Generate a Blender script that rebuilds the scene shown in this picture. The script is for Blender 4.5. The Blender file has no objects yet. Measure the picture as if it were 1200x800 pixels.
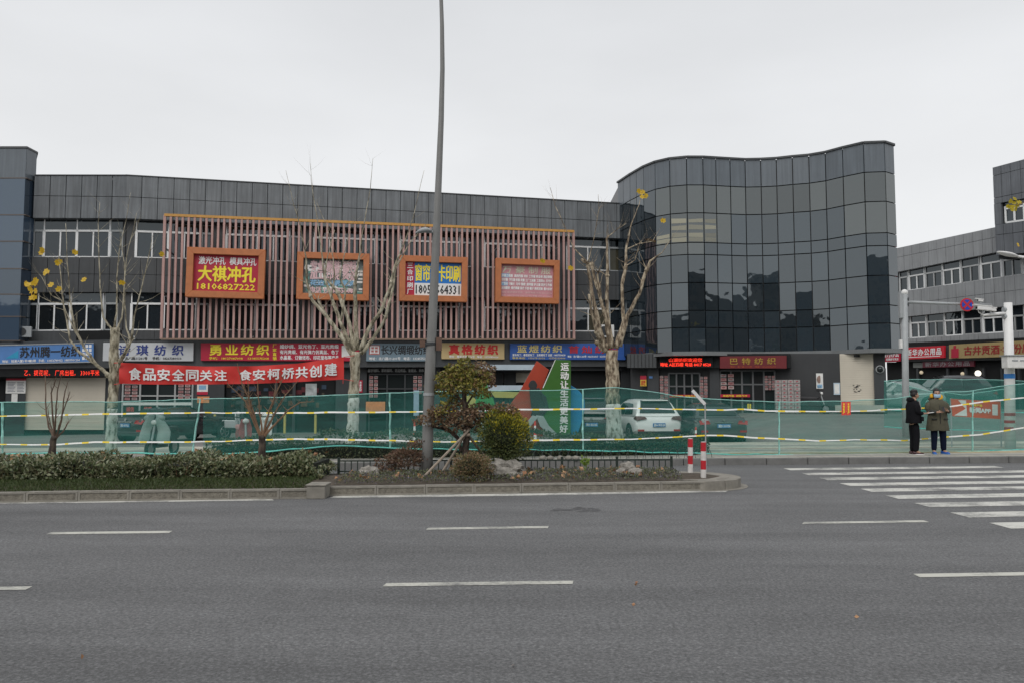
import bpy, bmesh, math, random
from mathutils import Vector, Matrix, noise

S = bpy.context.scene
COL = S.collection
RND = random.Random(11)
U = RND.uniform
# ------------------------------------------------------------------ camera
F, H, TH = 933.0, 1.6, math.atan(64 / 933.0)
cd = bpy.data.cameras.new('camera')
cd.sensor_width = 36.0
cd.lens = 36.0 * F / 1200.0
cd.clip_start = 0.1
cd.clip_end = 3000.0
cam = bpy.data.objects.new('camera', cd)
COL.objects.link(cam)
cam.location = (0, 0, H)
cam.rotation_euler = (math.pi / 2 + TH, 0, 0)
S.camera = cam
# ------------------------------------------------------------------ world: overcast sky
W = bpy.data.worlds.new('World')
S.world = W
W.use_nodes = True
nt = W.node_tree
nt.nodes.clear()
N, L = nt.nodes.new, nt.links.new
out = N('ShaderNodeOutputWorld')
sky = N('ShaderNodeTexSky')
sky.sky_type = 'NISHITA'
sky.sun_disc = False
sky.sun_elevation = math.radians(48)
sky.sun_rotation = math.radians(200)
sky.dust_density = 4.0
bg1 = N('ShaderNodeBackground')
bg1.inputs[1].default_value = 0.09
L(sky.outputs[0], bg1.inputs[0])
tc = N('ShaderNodeTexCoord')
sx = N('ShaderNodeSeparateXYZ')
L(tc.outputs['Generated'], sx.inputs[0])
rmp = N('ShaderNodeValToRGB')
rmp.color_ramp.elements[0].position = 0.0
rmp.color_ramp.elements[0].color = (0.93, 0.935, 0.935, 1)
rmp.color_ramp.elements[1].position = 0.62
rmp.color_ramp.elements[1].color = (0.73, 0.745, 0.77, 1)
L(sx.outputs[2], rmp.inputs[0])
mp = N('ShaderNodeMapping')
mp.inputs['Scale'].default_value = (1.0, 1.0, 3.0)
L(tc.outputs['Generated'], mp.inputs[0])
nz = N('ShaderNodeTexNoise')
nz.inputs['Scale'].default_value = 1.6
nz.inputs['Detail'].default_value = 5.0
L(mp.outputs[0], nz.inputs[0])
mr = N('ShaderNodeMapRange')
mr.inputs[1].default_value = 0.3
mr.inputs[2].default_value = 0.7
mr.inputs[3].default_value = 0.92
mr.inputs[4].default_value = 1.07
L(nz.outputs[0], mr.inputs[0])
bg2 = N('ShaderNodeBackground')
L(rmp.outputs[0], bg2.inputs[0])
L(mr.outputs[0], bg2.inputs[1])
mix = N('ShaderNodeMixShader')
mix.inputs[0].default_value = 0.93
L(bg1.outputs[0], mix.inputs[1])
L(bg2.outputs[0], mix.inputs[2])
L(mix.outputs[0], out.inputs[0])
sl = bpy.data.lights.new('sun', 'SUN')
sl.energy = 1.5
sl.angle = math.radians(42)
sl.color = (1.0, 0.97, 0.93)
sun = bpy.data.objects.new('sun', sl)
COL.objects.link(sun)
sun.rotation_euler = (math.radians(44), 0, math.radians(-18))
S.view_settings.view_transform = 'Standard'
S.view_settings.look = 'None'
S.view_settings.exposure = 0.0
S.view_settings.gamma = 1.0
S.render.resolution_x, S.render.resolution_y = 1024, 682
S.cycles.max_bounces = 8
S.cycles.transparent_max_bounces = 16

# ------------------------------------------------------------------ pixel geometry (photo pixels 1200x800)
ST, CT = math.sin(TH), math.cos(TH)
def ray(px, py):
    up = (400 - py) / F
    return Vector(((px - 600) / F, CT - ST * up, ST + CT * up))
def gp(px, py, z=0.0):
    d = ray(px, py)
    t = (z - H) / d.z
    return Vector((d.x * t, d.y * t, z))
def at(px, py, Y):
    d = ray(px, py)
    t = Y / d.y
    return Vector((d.x * t, Y, H + d.z * t))
def gd(py, z=0.0):
    return gp(600, py, z).y
class Plane:
    def __init__(s, a, b):
        s.a, s.b = Vector((a[0], a[1], 0)), Vector((b[0], b[1], 0))
        s.u = (s.b - s.a).normalized()
        s.n = Vector((s.u.y, -s.u.x, 0))
        if s.n.y > 0: s.n = -s.n
    def off(s, o):
        return Plane(s.a + s.n * o, s.b + s.n * o)
    def hit(s, px, py):
        d = ray(px, py)
        c = Vector((0, 0, H))
        t = (s.a - c).dot(s.n) / d.dot(s.n)
        return c + d * t
    def at(s, px, py):          # true vertical: plan position from px at mid height, z from py
        b = s.hit(px, 350)
        return at(px, py, b.y).z, b
    def pt(s, px, py, o=0.0):
        z, b = s.at(px, py)
        return Vector((b.x, b.y, z)) + s.n * o
def lin(x, x0, x1, a, b):
    return a + (b - a) * (x - x0) / (x1 - x0)
def poly(x, pts):
    if x <= pts[0][0]: return pts[0][1]
    for (a, b), (c, d) in zip(pts, pts[1:]):
        if x <= c: return lin(x, a, c, b, d)
    return pts[-1][1]

# ------------------------------------------------------------------ materials
MATS = {}
def new_mat(name):
    m = bpy.data.materials.new(name)
    m.use_nodes = True
    return m, m.node_tree, m.node_tree.nodes['Principled BSDF']
def pm(name, col, rough=0.6, var=0.18, scale=3.0, bump=0.0, bscale=40.0, metal=0.0, stretch=(1, 1, 1), ior=None, streak=0.0, spec=None):
    """surface whose colour wanders a little with a two-octave noise, optional fine bump and vertical rain streaks"""
    if name in MATS: return MATS[name]
    m, t, b = new_mat(name)
    n, l = t.nodes.new, t.links.new
    g = n('ShaderNodeNewGeometry')
    mpn = n('ShaderNodeMapping'); mpn.inputs['Scale'].default_value = stretch
    l(g.outputs['Position'], mpn.inputs[0])
    no = n('ShaderNodeTexNoise'); no.inputs['Scale'].default_value = scale; no.inputs['Detail'].default_value = 6; no.inputs['Roughness'].default_value = 0.65
    l(mpn.outputs[0], no.inputs[0])
    r = n('ShaderNodeMapRange'); r.inputs[1].default_value = 0.3; r.inputs[2].default_value = 0.7; r.inputs[3].default_value = 1 - var; r.inputs[4].default_value = 1 + var
    l(no.outputs[0], r.inputs[0])
    fac = r.outputs[0]
    if streak:
        m2 = n('ShaderNodeMapping'); m2.inputs['Scale'].default_value = (5.0, 5.0, 0.25)
        l(g.outputs['Position'], m2.inputs[0])
        n2 = n('ShaderNodeTexNoise'); n2.inputs['Scale'].default_value = 2.2; n2.inputs['Detail'].default_value = 4
        l(m2.outputs[0], n2.inputs[0])
        r2 = n('ShaderNodeMapRange'); r2.inputs[1].default_value = 0.35; r2.inputs[2].default_value = 0.7; r2.inputs[3].default_value = 1 - streak; r2.inputs[4].default_value = 1 + streak
        l(n2.outputs[0], r2.inputs[0])
        mu = n('ShaderNodeMath'); mu.operation = 'MULTIPLY'
        l(fac, mu.inputs[0]); l(r2.outputs[0], mu.inputs[1]); fac = mu.outputs[0]
    vm = n('ShaderNodeVectorMath'); vm.operation = 'SCALE'; vm.inputs[0].default_value = col
    l(fac, vm.inputs['Scale'])
    l(vm.outputs[0], b.inputs['Base Color'])
    b.inputs['Roughness'].default_value = rough
    b.inputs['Metallic'].default_value = metal
    if ior: b.inputs['IOR'].default_value = ior
    if spec is not None: b.inputs['Specular IOR Level'].default_value = spec
    if bump:
        nb = n('ShaderNodeTexNoise'); nb.inputs['Scale'].default_value = bscale; nb.inputs['Detail'].default_value = 4
        l(g.outputs['Position'], nb.inputs[0])
        bp = n('ShaderNodeBump'); bp.inputs['Strength'].default_value = bump; bp.inputs['Distance'].default_value = 0.02
        l(nb.outputs[0], bp.inputs['Height']); l(bp.outputs[0], b.inputs['Normal'])
    MATS[name] = m
    return m
def glow(name, col, s=1.0):
    if name in MATS: return MATS[name]
    m, t, b = new_mat(name)
    b.inputs['Base Color'].default_value = (*col, 1)
    b.inputs['Emission Color'].default_value = (*col, 1)
    b.inputs['Emission Strength'].default_value = s
    MATS[name] = m
    return m
def leafmat(name, cols, rough=0.5, trans=0.25, var=0.3):
    if name in MATS: return MATS[name]
    m, t, b = new_mat(name)
    n, l = t.nodes.new, t.links.new
    g = n('ShaderNodeNewGeometry')
    r = n('ShaderNodeValToRGB'); r.color_ramp.interpolation = 'LINEAR'
    el = r.color_ramp.elements
    el[0].position = 0; el[0].color = (*cols[0], 1)
    el[1].position = 1; el[1].color = (*cols[-1], 1)
    for i, c in enumerate(cols[1:-1]):
        e = el.new((i + 1) / (len(cols) - 1)); e.color = (*c, 1)
    l(g.outputs['Random Per Island'], r.inputs[0])
    l(r.outputs[0], b.inputs['Base Color'])
    b.inputs['Roughness'].default_value = rough
    tr = n('ShaderNodeBsdfTranslucent'); l(r.outputs[0], tr.inputs[0])
    mx = n('ShaderNodeMixShader'); mx.inputs[0].default_value = trans
    l(b.outputs[0], mx.inputs[1]); l(tr.outputs[0], mx.inputs[2])
    l(mx.outputs[0], t.nodes['Material Output'].inputs[0])
    MATS[name] = m
    return m
def glassmat(name, col, ior=1.7, rough=0.03, wave=0.02, wscale=0.9, cell=None):
    """dark reflective glazing with slight waviness"""
    if name in MATS: return MATS[name]
    m, t, b = new_mat(name)
    n, l = t.nodes.new, t.links.new
    g = n('ShaderNodeNewGeometry')
    no = n('ShaderNodeTexNoise'); no.inputs['Scale'].default_value = wscale; no.inputs['Detail'].default_value = 3
    l(g.outputs['Position'], no.inputs[0])
    bp = n('ShaderNodeBump'); bp.inputs['Strength'].default_value = 1.0; bp.inputs['Distance'].default_value = wave
    l(no.outputs[0], bp.inputs['Height']); l(bp.outputs[0], b.inputs['Normal'])
    oi = n('ShaderNodeObjectInfo')
    r = n('ShaderNodeMapRange'); r.inputs[3].default_value = 0.6; r.inputs[4].default_value = 1.5
    l(oi.outputs['Random'], r.inputs[0])
    vm = n('ShaderNodeVectorMath'); vm.operation = 'SCALE'; vm.inputs[0].default_value = col
    l(r.outputs[0], vm.inputs['Scale'])
    l(vm.outputs[0], b.inputs['Base Color'])
    b.inputs['Roughness'].default_value = rough
    b.inputs['IOR'].default_value = ior
    b.inputs['Specular Tint'].default_value = (.88, .96, 1.0, 1)
    MATS[name] = m
    return m

# ------------------------------------------------------------------ mesh builder
class MB:
    def __init__(s):
        s.v, s.f, s.m = [], [], []
        s.cur = 0
    def add(s, vs, fs, m=None):
        k = len(s.v)
        s.v += [Vector(p) for p in vs]
        s.f += [tuple(i + k for i in f) for f in fs]
        s.m += [s.cur if m is None else m] * len(fs)
        return s
    def box(s, a, b, m=None):
        (x0, y0, z0), (x1, y1, z1) = a, b
        return s.add([(x0, y0, z0), (x1, y0, z0), (x1, y1, z0), (x0, y1, z0), (x0, y0, z1), (x1, y0, z1), (x1, y1, z1), (x0, y1, z1)],
                     [(0, 3, 2, 1), (4, 5, 6, 7), (0, 1, 5, 4), (1, 2, 6, 5), (2, 3, 7, 6), (3, 0, 4, 7)], m)
    def prism(s, pts, vec, m=None):
        n = len(pts); v = Vector(vec)
        p = [Vector(q) for q in pts]
        return s.add(p + [q + v for q in p],
                     [tuple(range(n))[::-1], tuple(range(n, 2 * n))] + [(i, (i + 1) % n, n + (i + 1) % n, n + i) for i in range(n)], m)
    def obox(s, c, ax, ay, az, m=None):
        c, ax, ay, az = map(Vector, (c, ax, ay, az))
        vs = [c + ax * i + ay * j + az * k for k in (-1, 1) for j, i in ((-1, -1), (-1, 1), (1, 1), (1, -1))]
        return s.add(vs, [(0, 3, 2, 1), (4, 5, 6, 7), (0, 1, 5, 4), (1, 2, 6, 5), (2, 3, 7, 6), (3, 0, 4, 7)], m)
    def bar(s, a, b, w, h, m=None, up=(0, 0, 1)):
        a, b = Vector(a), Vector(b)
        d = (b - a) / 2
        x = d.cross(Vector(up))
        if x.length < 1e-6: x = d.cross(Vector((0, 1, 0)))
        x.normalize(); y = x.cross(d).normalized()
        return s.obox((a + b) / 2, d, x * w / 2, y * h / 2, m)
    def tube(s, path, rad, n=8, m=None, cap=True):
        path = [Vector(p) for p in path]
        if not hasattr(rad, '__len__'): rad = [rad] * len(path)
        k = len(s.v); vs = []
        px = None
        for i, p in enumerate(path):
            d = (path[min(i + 1, len(path) - 1)] - path[max(i - 1, 0)])
            if d.length < 1e-9: d = Vector((0, 0, 1))
            d.normalize()
            if px is None:
                px = d.orthogonal().normalized()
            px = (px - d * px.dot(d))
            px = px.normalized() if px.length > 1e-6 else d.orthogonal().normalized()
            py = d.cross(px)
            for j in range(n):
                a = 2 * math.pi * j / n
                vs.append(p + (px * math.cos(a) + py * math.sin(a)) * rad[i])
        fs = []
        for i in range(len(path) - 1):
            for j in range(n):
                fs.append((i * n + j, i * n + (j + 1) % n, (i + 1) * n + (j + 1) % n, (i + 1) * n + j))
        if cap:
            fs.append(tuple(range(n))[::-1]); fs.append(tuple((len(path) - 1) * n + j for j in range(n)))
        return s.add(vs, fs, m)
    def loft(s, rings, m=None, cap=True):
        n = len(rings[0]); vs = [p for r in rings for p in r]; fs = []
        for i in range(len(rings) - 1):
            for j in range(n):
                fs.append((i * n + j, i * n + (j + 1) % n, (i + 1) * n + (j + 1) % n, (i + 1) * n + j))
        if cap:
            fs.append(tuple(range(n))[::-1]); fs.append(tuple((len(rings) - 1) * n + j for j in range(n)))
        return s.add(vs, fs, m)
    def ball(s, c, r, nu=10, nv=7, m=None, jit=0.0, seed=0):
        c = Vector(c)
        if not hasattr(r, '__len__'): r = (r, r, r)
        rings = []
        for i in range(nv + 1):
            t = math.pi * i / nv
            ring = []
            for j in range(nu):
                a = 2 * math.pi * j / nu
                d = Vector((math.sin(t) * math.cos(a), math.sin(t) * math.sin(a), math.cos(t)))
                k = 1 + (jit * noise.noise(d * 1.7 + Vector((seed, seed * 2.1, 0))) if jit else 0)
                ring.append(c + Vector((d.x * r[0], d.y * r[1], d.z * r[2])) * k)
            rings.append(ring)
        return s.loft(rings, m, cap=False)
    def disc(s, c, n, r, th=0.01, k=20, m=None):
        c, n = Vector(c), Vector(n).normalized()
        return s.tube([c - n * th / 2, c + n * th / 2], r, k, m)
    def leaf(s, p, sz, m=None, d=None, asp=0.55):
        d = Vector((U(-1, 1), U(-1, 1), U(-1, 1))) if d is None else Vector(d)
        if d.length < 1e-3: d = Vector((0, 0, 1))
        d.normalize()
        w = d.orthogonal().normalized()
        w = Matrix.Rotation(U(0, 6.28), 3, d) @ w
        n = d.cross(w)
        p = Vector(p)
        a = p + d * sz
        k = sz * asp / 2
        mid = p + d * sz * 0.45
        return s.add([p, mid + w * k + n * k * 0.4, a, mid - w * k + n * k * 0.4], [(0, 1, 2), (0, 2, 3)], m)
    def build(s, name, mats, parent=None, smooth=False, bevel=0.0, seg=2):
        if not isinstance(mats, (list, tuple)): mats = [mats]
        off = Vector((0, 0, 0)); r = parent
        while r is not None:
            off += r.location; r = r.parent
        if parent is None and s.v:
            xs = [p.x for p in s.v]; ys = [p.y for p in s.v]; zs = [p.z for p in s.v]
            loc = Vector(((min(xs) + max(xs)) / 2, (min(ys) + max(ys)) / 2, min(zs)))
        else:
            loc = None
        o0 = off if loc is None else loc
        me = bpy.data.meshes.new(name)
        me.from_pydata([p - o0 for p in s.v], [], s.f)
        for m in mats: me.materials.append(m)
        if len(mats) > 1: me.polygons.foreach_set('material_index', s.m)
        if smooth: me.polygons.foreach_set('use_smooth', [True] * len(s.f))
        me.update()
        ob = bpy.data.objects.new(name, me)
        COL.objects.link(ob)
        if loc is not None: ob.location = loc
        ob.parent = parent
        if bevel:
            md = ob.modifiers.new('bevel', 'BEVEL'); md.width = bevel; md.segments = seg; md.limit_method = 'ANGLE'; md.angle_limit = math.radians(35)
        return ob
def tag(o, label=None, cat=None, group=None, kind=None):
    if label: o['label'] = label
    if cat: o['category'] = cat
    if group: o['group'] = group
    if kind: o['kind'] = kind
    return o
def thing(name, loc, label, cat, group=None):
    o = bpy.data.objects.new(name, None)
    o.empty_display_size = 0.2
    COL.objects.link(o); o.location = loc
    return tag(o, label, cat, group)
def copy_tree(o, parent=None):
    c = o.copy(); COL.objects.link(c); c.parent = parent
    for ch in list(o.children): copy_tree(ch, c)
    return c
_tc = {}
def text_mesh(body, spacing=1.0, line=1.0):
    k = (body, spacing, line)
    if k not in _tc:
        c = bpy.data.curves.new('lettering', 'FONT')
        c.body = body; c.size = 1; c.resolution_u = 1 if len(body) > 6 else 2
        c.space_character = spacing; c.space_line = line
        o = bpy.data.objects.new('lettering', c)
        COL.objects.link(o)
        dg = bpy.context.evaluated_depsgraph_get(); dg.update()
        me = o.evaluated_get(dg).to_mesh()
        vs = [v.co.copy() for v in me.vertices]; fs = [tuple(p.vertices) for p in me.polygons]
        o.evaluated_get(dg).to_mesh_clear()
        bpy.data.objects.remove(o); bpy.data.curves.remove(c)
        _tc[k] = (vs, fs)
    return _tc[k]
def text(body, quad, mat, parent, nrm, o=0.012, bold=0.02, name='lettering', spacing=1.0, line=1.0, th=0.0):
    """flat lettering stretched into the 3D quad TL, TR, BR, BL"""
    vs, fs = text_mesh(body, spacing, line)
    if not vs: return None
    x0 = min(v.x for v in vs); x1 = max(v.x for v in vs); y0 = min(v.y for v in vs); y1 = max(v.y for v in vs)
    TL, TR, BR, BL = map(Vector, quad)
    b = MB(); n = Vector(nrm)
    # heavier strokes: the outline is laid down a few times, shifted by a hair and stacked
    h_ = (TL - BL).length / max(y1 - y0, .3) * bold
    ux, uy = (TR - TL).normalized() * h_, (TL - BL).normalized() * h_
    steps = [(0, 0)] if bold <= .005 else [(-1, 0), (1, 0), (0, -.8), (0, .8)] if bold < .04 else [(-1, -.7), (1, .7), (-1, .7), (1, -.7), (0, 0)]
    for k_, (dx, dy) in enumerate(steps):
        P = []
        for v in vs:
            s_, t_ = (v.x - x0) / max(x1 - x0, 1e-6), (v.y - y0) / max(y1 - y0, 1e-6)
            P.append((BL * (1 - s_) + BR * s_) * (1 - t_) + (TL * (1 - s_) + TR * s_) * t_ + n * (o + .0006 * k_) + ux * dx + uy * dy)
        b.add(P, fs)
    return b.build(name, mat, parent)
def quad_on(pl, x0, y0, x1, y1, dl=0, dr=0, o=0.0):
    return [pl.pt(x0, y0, o), pl.pt(x1, y0 + dl, o), pl.pt(x1, y1 + dr, o), pl.pt(x0, y1, o)]

# ================================================================== GROUND
def asphalt(name, col, contrast=0.22, patch=0.14):
    m, t, b = new_mat(name)
    n, l = t.nodes.new, t.links.new
    g = n('ShaderNodeNewGeometry')
    def noi(sc, st=(1, 1, 1), det=3, ro=0.6):
        mp_ = n('ShaderNodeMapping'); mp_.inputs['Scale'].default_value = st
        l(g.outputs['Position'], mp_.inputs[0])
        q = n('ShaderNodeTexNoise'); q.inputs['Scale'].default_value = sc; q.inputs['Detail'].default_value = det; q.inputs['Roughness'].default_value = ro
        l(mp_.outputs[0], q.inputs[0]); return q.outputs[0]
    def rng(o, a, c, lo=0.3, hi=0.7):
        r = n('ShaderNodeMapRange'); r.inputs[1].default_value = lo; r.inputs[2].default_value = hi; r.inputs[3].default_value = a; r.inputs[4].default_value = c
        l(o, r.inputs[0]); return r.outputs[0]
    def mul(a, c):
        q = n('ShaderNodeMath'); q.operation = 'MULTIPLY'; l(a, q.inputs[0]); l(c, q.inputs[1]); return q.outputs[0]
    grain = noi(34, det=6, ro=0.85)
    fine = noi(85, det=3, ro=.9)
    f = mul(mul(rng(grain, 1 - contrast, 1 + contrast, .38, .62), rng(fine, .82, 1.2, .38, .62)), rng(noi(0.55, (0.35, 1.2, 1), 5, 0.6), 1 - patch, 1 + patch))
    f = mul(f, rng(noi(4.0, (0.5, 1, 1), 6, 0.7), 0.93, 1.07))
    wear = noi(1.1, (0.06, 1.6, 1), 3, 0.5)
    f = mul(f, rng(wear, 0.88, 1.09))
    vo = n('ShaderNodeTexVoronoi'); vo.inputs['Scale'].default_value = 38
    l(g.outputs['Position'], vo.inputs[0])
    f = mul(f, rng(vo.outputs['Distance'], 1.25, 0.82, 0.05, 0.6))
    vm = n('ShaderNodeVectorMath'); vm.operation = 'SCALE'; vm.inputs[0].default_value = col
    l(f, vm.inputs['Scale']); l(vm.outputs[0], b.inputs['Base Color'])
    b.inputs['Roughness'].default_value = 0.82
    b.inputs['Specular IOR Level'].default_value = 0.35
    bp = n('ShaderNodeBump'); bp.inputs['Strength'].default_value = 0.7; bp.inputs['Distance'].default_value = 0.012
    l(grain, bp.inputs['Height']); l(bp.outputs[0], b.inputs['Normal'])
    MATS[name] = m
    return m
M_road = asphalt('asphalt_road', (0.150, 0.151, 0.153), .40, .17)
M_fore = asphalt('asphalt_forecourt', (0.20, 0.20, 0.19), 0.1, 0.1)
M_earth = pm('earth', (0.16, 0.14, 0.11), 0.95, 0.3, 2)
M_kerbL = pm('kerb_concrete', (0.24, 0.225, 0.195), 0.9, 0.22, 5, 0.5, 60)
M_kerbR = pm('kerb_rough', (0.19, 0.175, 0.145), 0.95, 0.35, 14, 1.0, 45)
M_kerbF = pm('kerb_far_grey', (0.16, 0.16, 0.155), 0.9, 0.2, 3, 0.3, 60)
def wornpaint(name, col, lo, hi):
    m, t, b = new_mat(name)
    n, l = t.nodes.new, t.links.new
    g = n('ShaderNodeNewGeometry')
    no = n('ShaderNodeTexNoise'); no.inputs['Scale'].default_value = 16; no.inputs['Detail'].default_value = 8; no.inputs['Roughness'].default_value = .75
    l(g.outputs['Position'], no.inputs[0])
    n2 = n('ShaderNodeTexNoise'); n2.inputs['Scale'].default_value = 1.7; n2.inputs['Detail'].default_value = 4
    l(g.outputs['Position'], n2.inputs[0])
    ad = n('ShaderNodeMath'); ad.operation = 'ADD'; l(no.outputs[0], ad.inputs[0]); l(n2.outputs[0], ad.inputs[1])
    r = n('ShaderNodeMapRange'); r.inputs[1].default_value = lo; r.inputs[2].default_value = hi; l(ad.outputs[0], r.inputs[0])
    mx = n('ShaderNodeMix'); mx.data_type = 'RGBA'; mx.inputs['A'].default_value = (.17, .17, .165, 1); mx.inputs['B'].default_value = (*col, 1)
    l(r.outputs[0], mx.inputs['Factor']); l(mx.outputs['Result'], b.inputs['Base Color']); b.inputs['Roughness'].default_value = .75
    return m
M_paint = wornpaint('road_paint_white', (0.58, 0.575, 0.53), .76, 1.08)
M_paint2 = wornpaint('road_paint_grey', (0.52, 0.515, 0.46), .74, 1.1)

def kerbY(X): return poly(X, [(-60, 10.2), (-12, 16.4), (-3.8, 17.6), (4.9, 18.8), (12.5, 19.4), (80, 24)])
def sm(t): t = max(0, min(1, t)); return t * t * (3 - 2 * t)
def fz(X, Y): return 0.15 - 0.15 * sm((Y - 24.2) / 1.6) + 0.9 * sm((Y - 24.5) / 6.0) * sm((X - 6.5) / 3.5)

g = MB().add([(-700, -500, -0.3), (700, -500, -0.3), (700, 900, -0.3), (-700, 900, -0.3)], [(0, 1, 2, 3)]).build('ground', M_earth)
tag(g, kind='structure')
b = MB()
xs = [-90, -60, -12, -3.8, 4.9, 12.5, 80, 90]
b.add([(x, -26, 0) for x in xs] + [(x, kerbY(x) + 0.1, 0) for x in xs], [(i, i + 1, 8 + i + 1, 8 + i) for i in range(7)])
tag(b.build('road', M_road), kind='structure')
# forecourt sheet rising towards the round tower
b = MB(); nx, ny = 60, 40
for j in range(ny + 1):
    for i in range(nx + 1):
        X = -45 + 110 * i / nx
        y0 = kerbY(X) + 0.15
        Y = y0 + (75 - y0) * (j / ny) ** 1.5
        b.v.append(Vector((X, Y, fz(X, Y))))
for j in range(ny):
    for i in range(nx):
        b.f.append((j * (nx + 1) + i, j * (nx + 1) + i + 1, (j + 1) * (nx + 1) + i + 1, (j + 1) * (nx + 1) + i)); b.m.append(0)
fo = b.build('forecourt', M_fore, smooth=True); tag(fo, kind='structure')
# pavement strips behind the far kerb
def strip(name, o0, o1, z, mat, X0=-30, X1=40, step=2.0):
    b = MB(); n = int((X1 - X0) / step)
    for i in range(n + 1):
        X = X0 + step * i
        b.v += [Vector((X, kerbY(X) + o0, z)), Vector((X, kerbY(X) + o1, z))]
    for i in range(n):
        b.f.append((2 * i, 2 * i + 2, 2 * i + 3, 2 * i + 1)); b.m.append(0)
    return tag(b.build(name, mat), kind='structure')
def paving(name, c1, c2, mortar, sx_, sy_):
    m, t, bs = new_mat(name)
    n, l = t.nodes.new, t.links.new
    g_ = n('ShaderNodeNewGeometry')
    br = n('ShaderNodeTexBrick'); br.inputs['Scale'].default_value = 1.0
    br.inputs['Color1'].default_value = (*c1, 1); br.inputs['Color2'].default_value = (*c2, 1); br.inputs['Mortar'].default_value = (*mortar, 1)
    br.inputs['Brick Width'].default_value = sx_; br.inputs['Row Height'].default_value = sy_; br.inputs['Mortar Size'].default_value = 0.008
    l(g_.outputs['Position'], br.inputs[0])
    no = n('ShaderNodeTexNoise'); no.inputs['Scale'].default_value = 1.5; no.inputs['Detail'].default_value = 6
    l(g_.outputs['Position'], no.inputs[0])
    r = n('ShaderNodeMapRange'); r.inputs[1].default_value = .3; r.inputs[2].default_value = .7; r.inputs[3].default_value = .82; r.inputs[4].default_value = 1.15
    l(no.outputs[0], r.inputs[0])
    vm = n('ShaderNodeVectorMath'); vm.operation = 'SCALE'
    l(br.outputs['Color'], vm.inputs[0]); l(r.outputs[0], vm.inputs['Scale']); l(vm.outputs[0], bs.inputs['Base Color'])
    bs.inputs['Roughness'].default_value = 0.85
    return m
M_pave = paving('paving_beige', (0.50, 0.475, 0.40), (0.40, 0.385, 0.33), (0.16, 0.15, 0.13), 0.6, 0.3)
M_pave2 = paving('paving_grey', (0.36, 0.345, 0.31), (0.29, 0.28, 0.26), (0.13, 0.13, 0.12), 0.5, 0.25)
M_tact = paving('paving_yellow', (0.50, 0.38, 0.20), (0.42, 0.33, 0.2), (0.22, 0.18, 0.12), 0.3, 0.3)
M_red = paving('paving_red', (0.36, 0.22, 0.18), (0.32, 0.2, 0.17), (0.2, 0.16, 0.14), 0.3, 0.3)
strip('pavement', 0.15, 6.4, 0.154, M_pave)
strip('paving_strip', 0.45, 1.0, 0.158, M_pave2)
strip('paving_strip', 1.35, 1.75, 0.158, M_tact)
strip('paving_strip', 2.3, 3.0, 0.158, M_pave2)
strip('paving_strip', 3.3, 3.5, 0.158, M_red)
strip('paving_strip', 4.3, 5.0, 0.158, M_pave2)

# far kerb, one object per stone
fk = tag(thing('far_kerb', (0, 19, 0), None, None), kind='structure')
X = -15.0
while X < 18:
    x1 = X + 0.992
    y0, y1 = kerbY(X), kerbY(x1)
    dz = U(-0.004, 0.004)
    b = MB(); b.prism([(X + .004, y0, -0.05), (x1 - .004, y1, -0.05), (x1 - .004, y1 + .16, -0.05), (X + .004, y0 + .16, -0.05)], (0, 0, 0.21 + dz))
    b.build('kerb_stone', M_kerbF, fk, bevel=0.015, seg=1)
    X += 1.0
# ---- median island
def fY(X): return poly(X, [(-40, 7.3), (-7.8, 12.14), (-3.05, 12.65), (-3.0, 12.93), (3.2, 13.68)])
def bY(X): return poly(X, [(-40, 13.2), (-8, 15.0), (3.2, 15.52)])
isl = tag(thing('median_kerb', (0, 13, 0), None, None), kind='structure')
def kstone(p, q, rough=True):
    """kerb block with a recessed rough-hewn face between smooth borders"""
    p, q = Vector(p), Vector(q)
    d = (q - p).normalized(); n = Vector((d.y, -d.x, 0))
    if n.y > 0: n = -n
    p = p + d * .003; q = q - d * .003
    b = MB()
    zt = 0.155 + U(-.003, .003)
    b.cur = 1
    b.prism([p - n * .012, q - n * .012, q - n * .12, p - n * .12], (0, 0, zt - .006))
    b.cur = 0
    for (s0, s1, z0, z1) in ((0, 1, zt - .03, zt), (0, 1, 0, .03)):
        dep = .13 if z0 > .05 else .02
        a_, c_ = p.copy(), q.copy()
        a_.z = c_.z = z0
        b.prism([a_, c_, c_ - n * dep, a_ - n * dep], (0, 0, z1 - z0))
    for e0, e1 in ((p, p + d * .03), (q - d * .03, q)):
        a_, c_ = e0.copy(), e1.copy(); a_.z = c_.z = .0305
        b.prism([a_, c_, c_ - n * .0125, a_ - n * .0125], (0, 0, zt - .061))
    return b.build('kerb_stone', [M_kerbL, M_kerbR], isl)
L = .745; X = -9.6
pts = []
while X < -3.08 - L * .4:
    x1 = min(X + L, -3.12)
    kstone((X, fY(X), 0), (x1, fY(x1), 0)); X += L
L2 = .785; X = -2.98
while X + L2 < 3.4:
    kstone((X, fY(X), 0), (X + L2, fY(X + L2), 0)); X += L2
kstone((X, fY(X), 0), (3.2, 13.68, 0))
# corner block
b = MB(); b.box((-3.22, 12.6, 0), (-2.93, 12.98, 0.20)); b.box((-3.235, 12.585, 0.2), (-2.915, 12.995, 0.225))
b.build('corner_block', M_kerbL, isl, bevel=0.008, seg=1)
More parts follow.
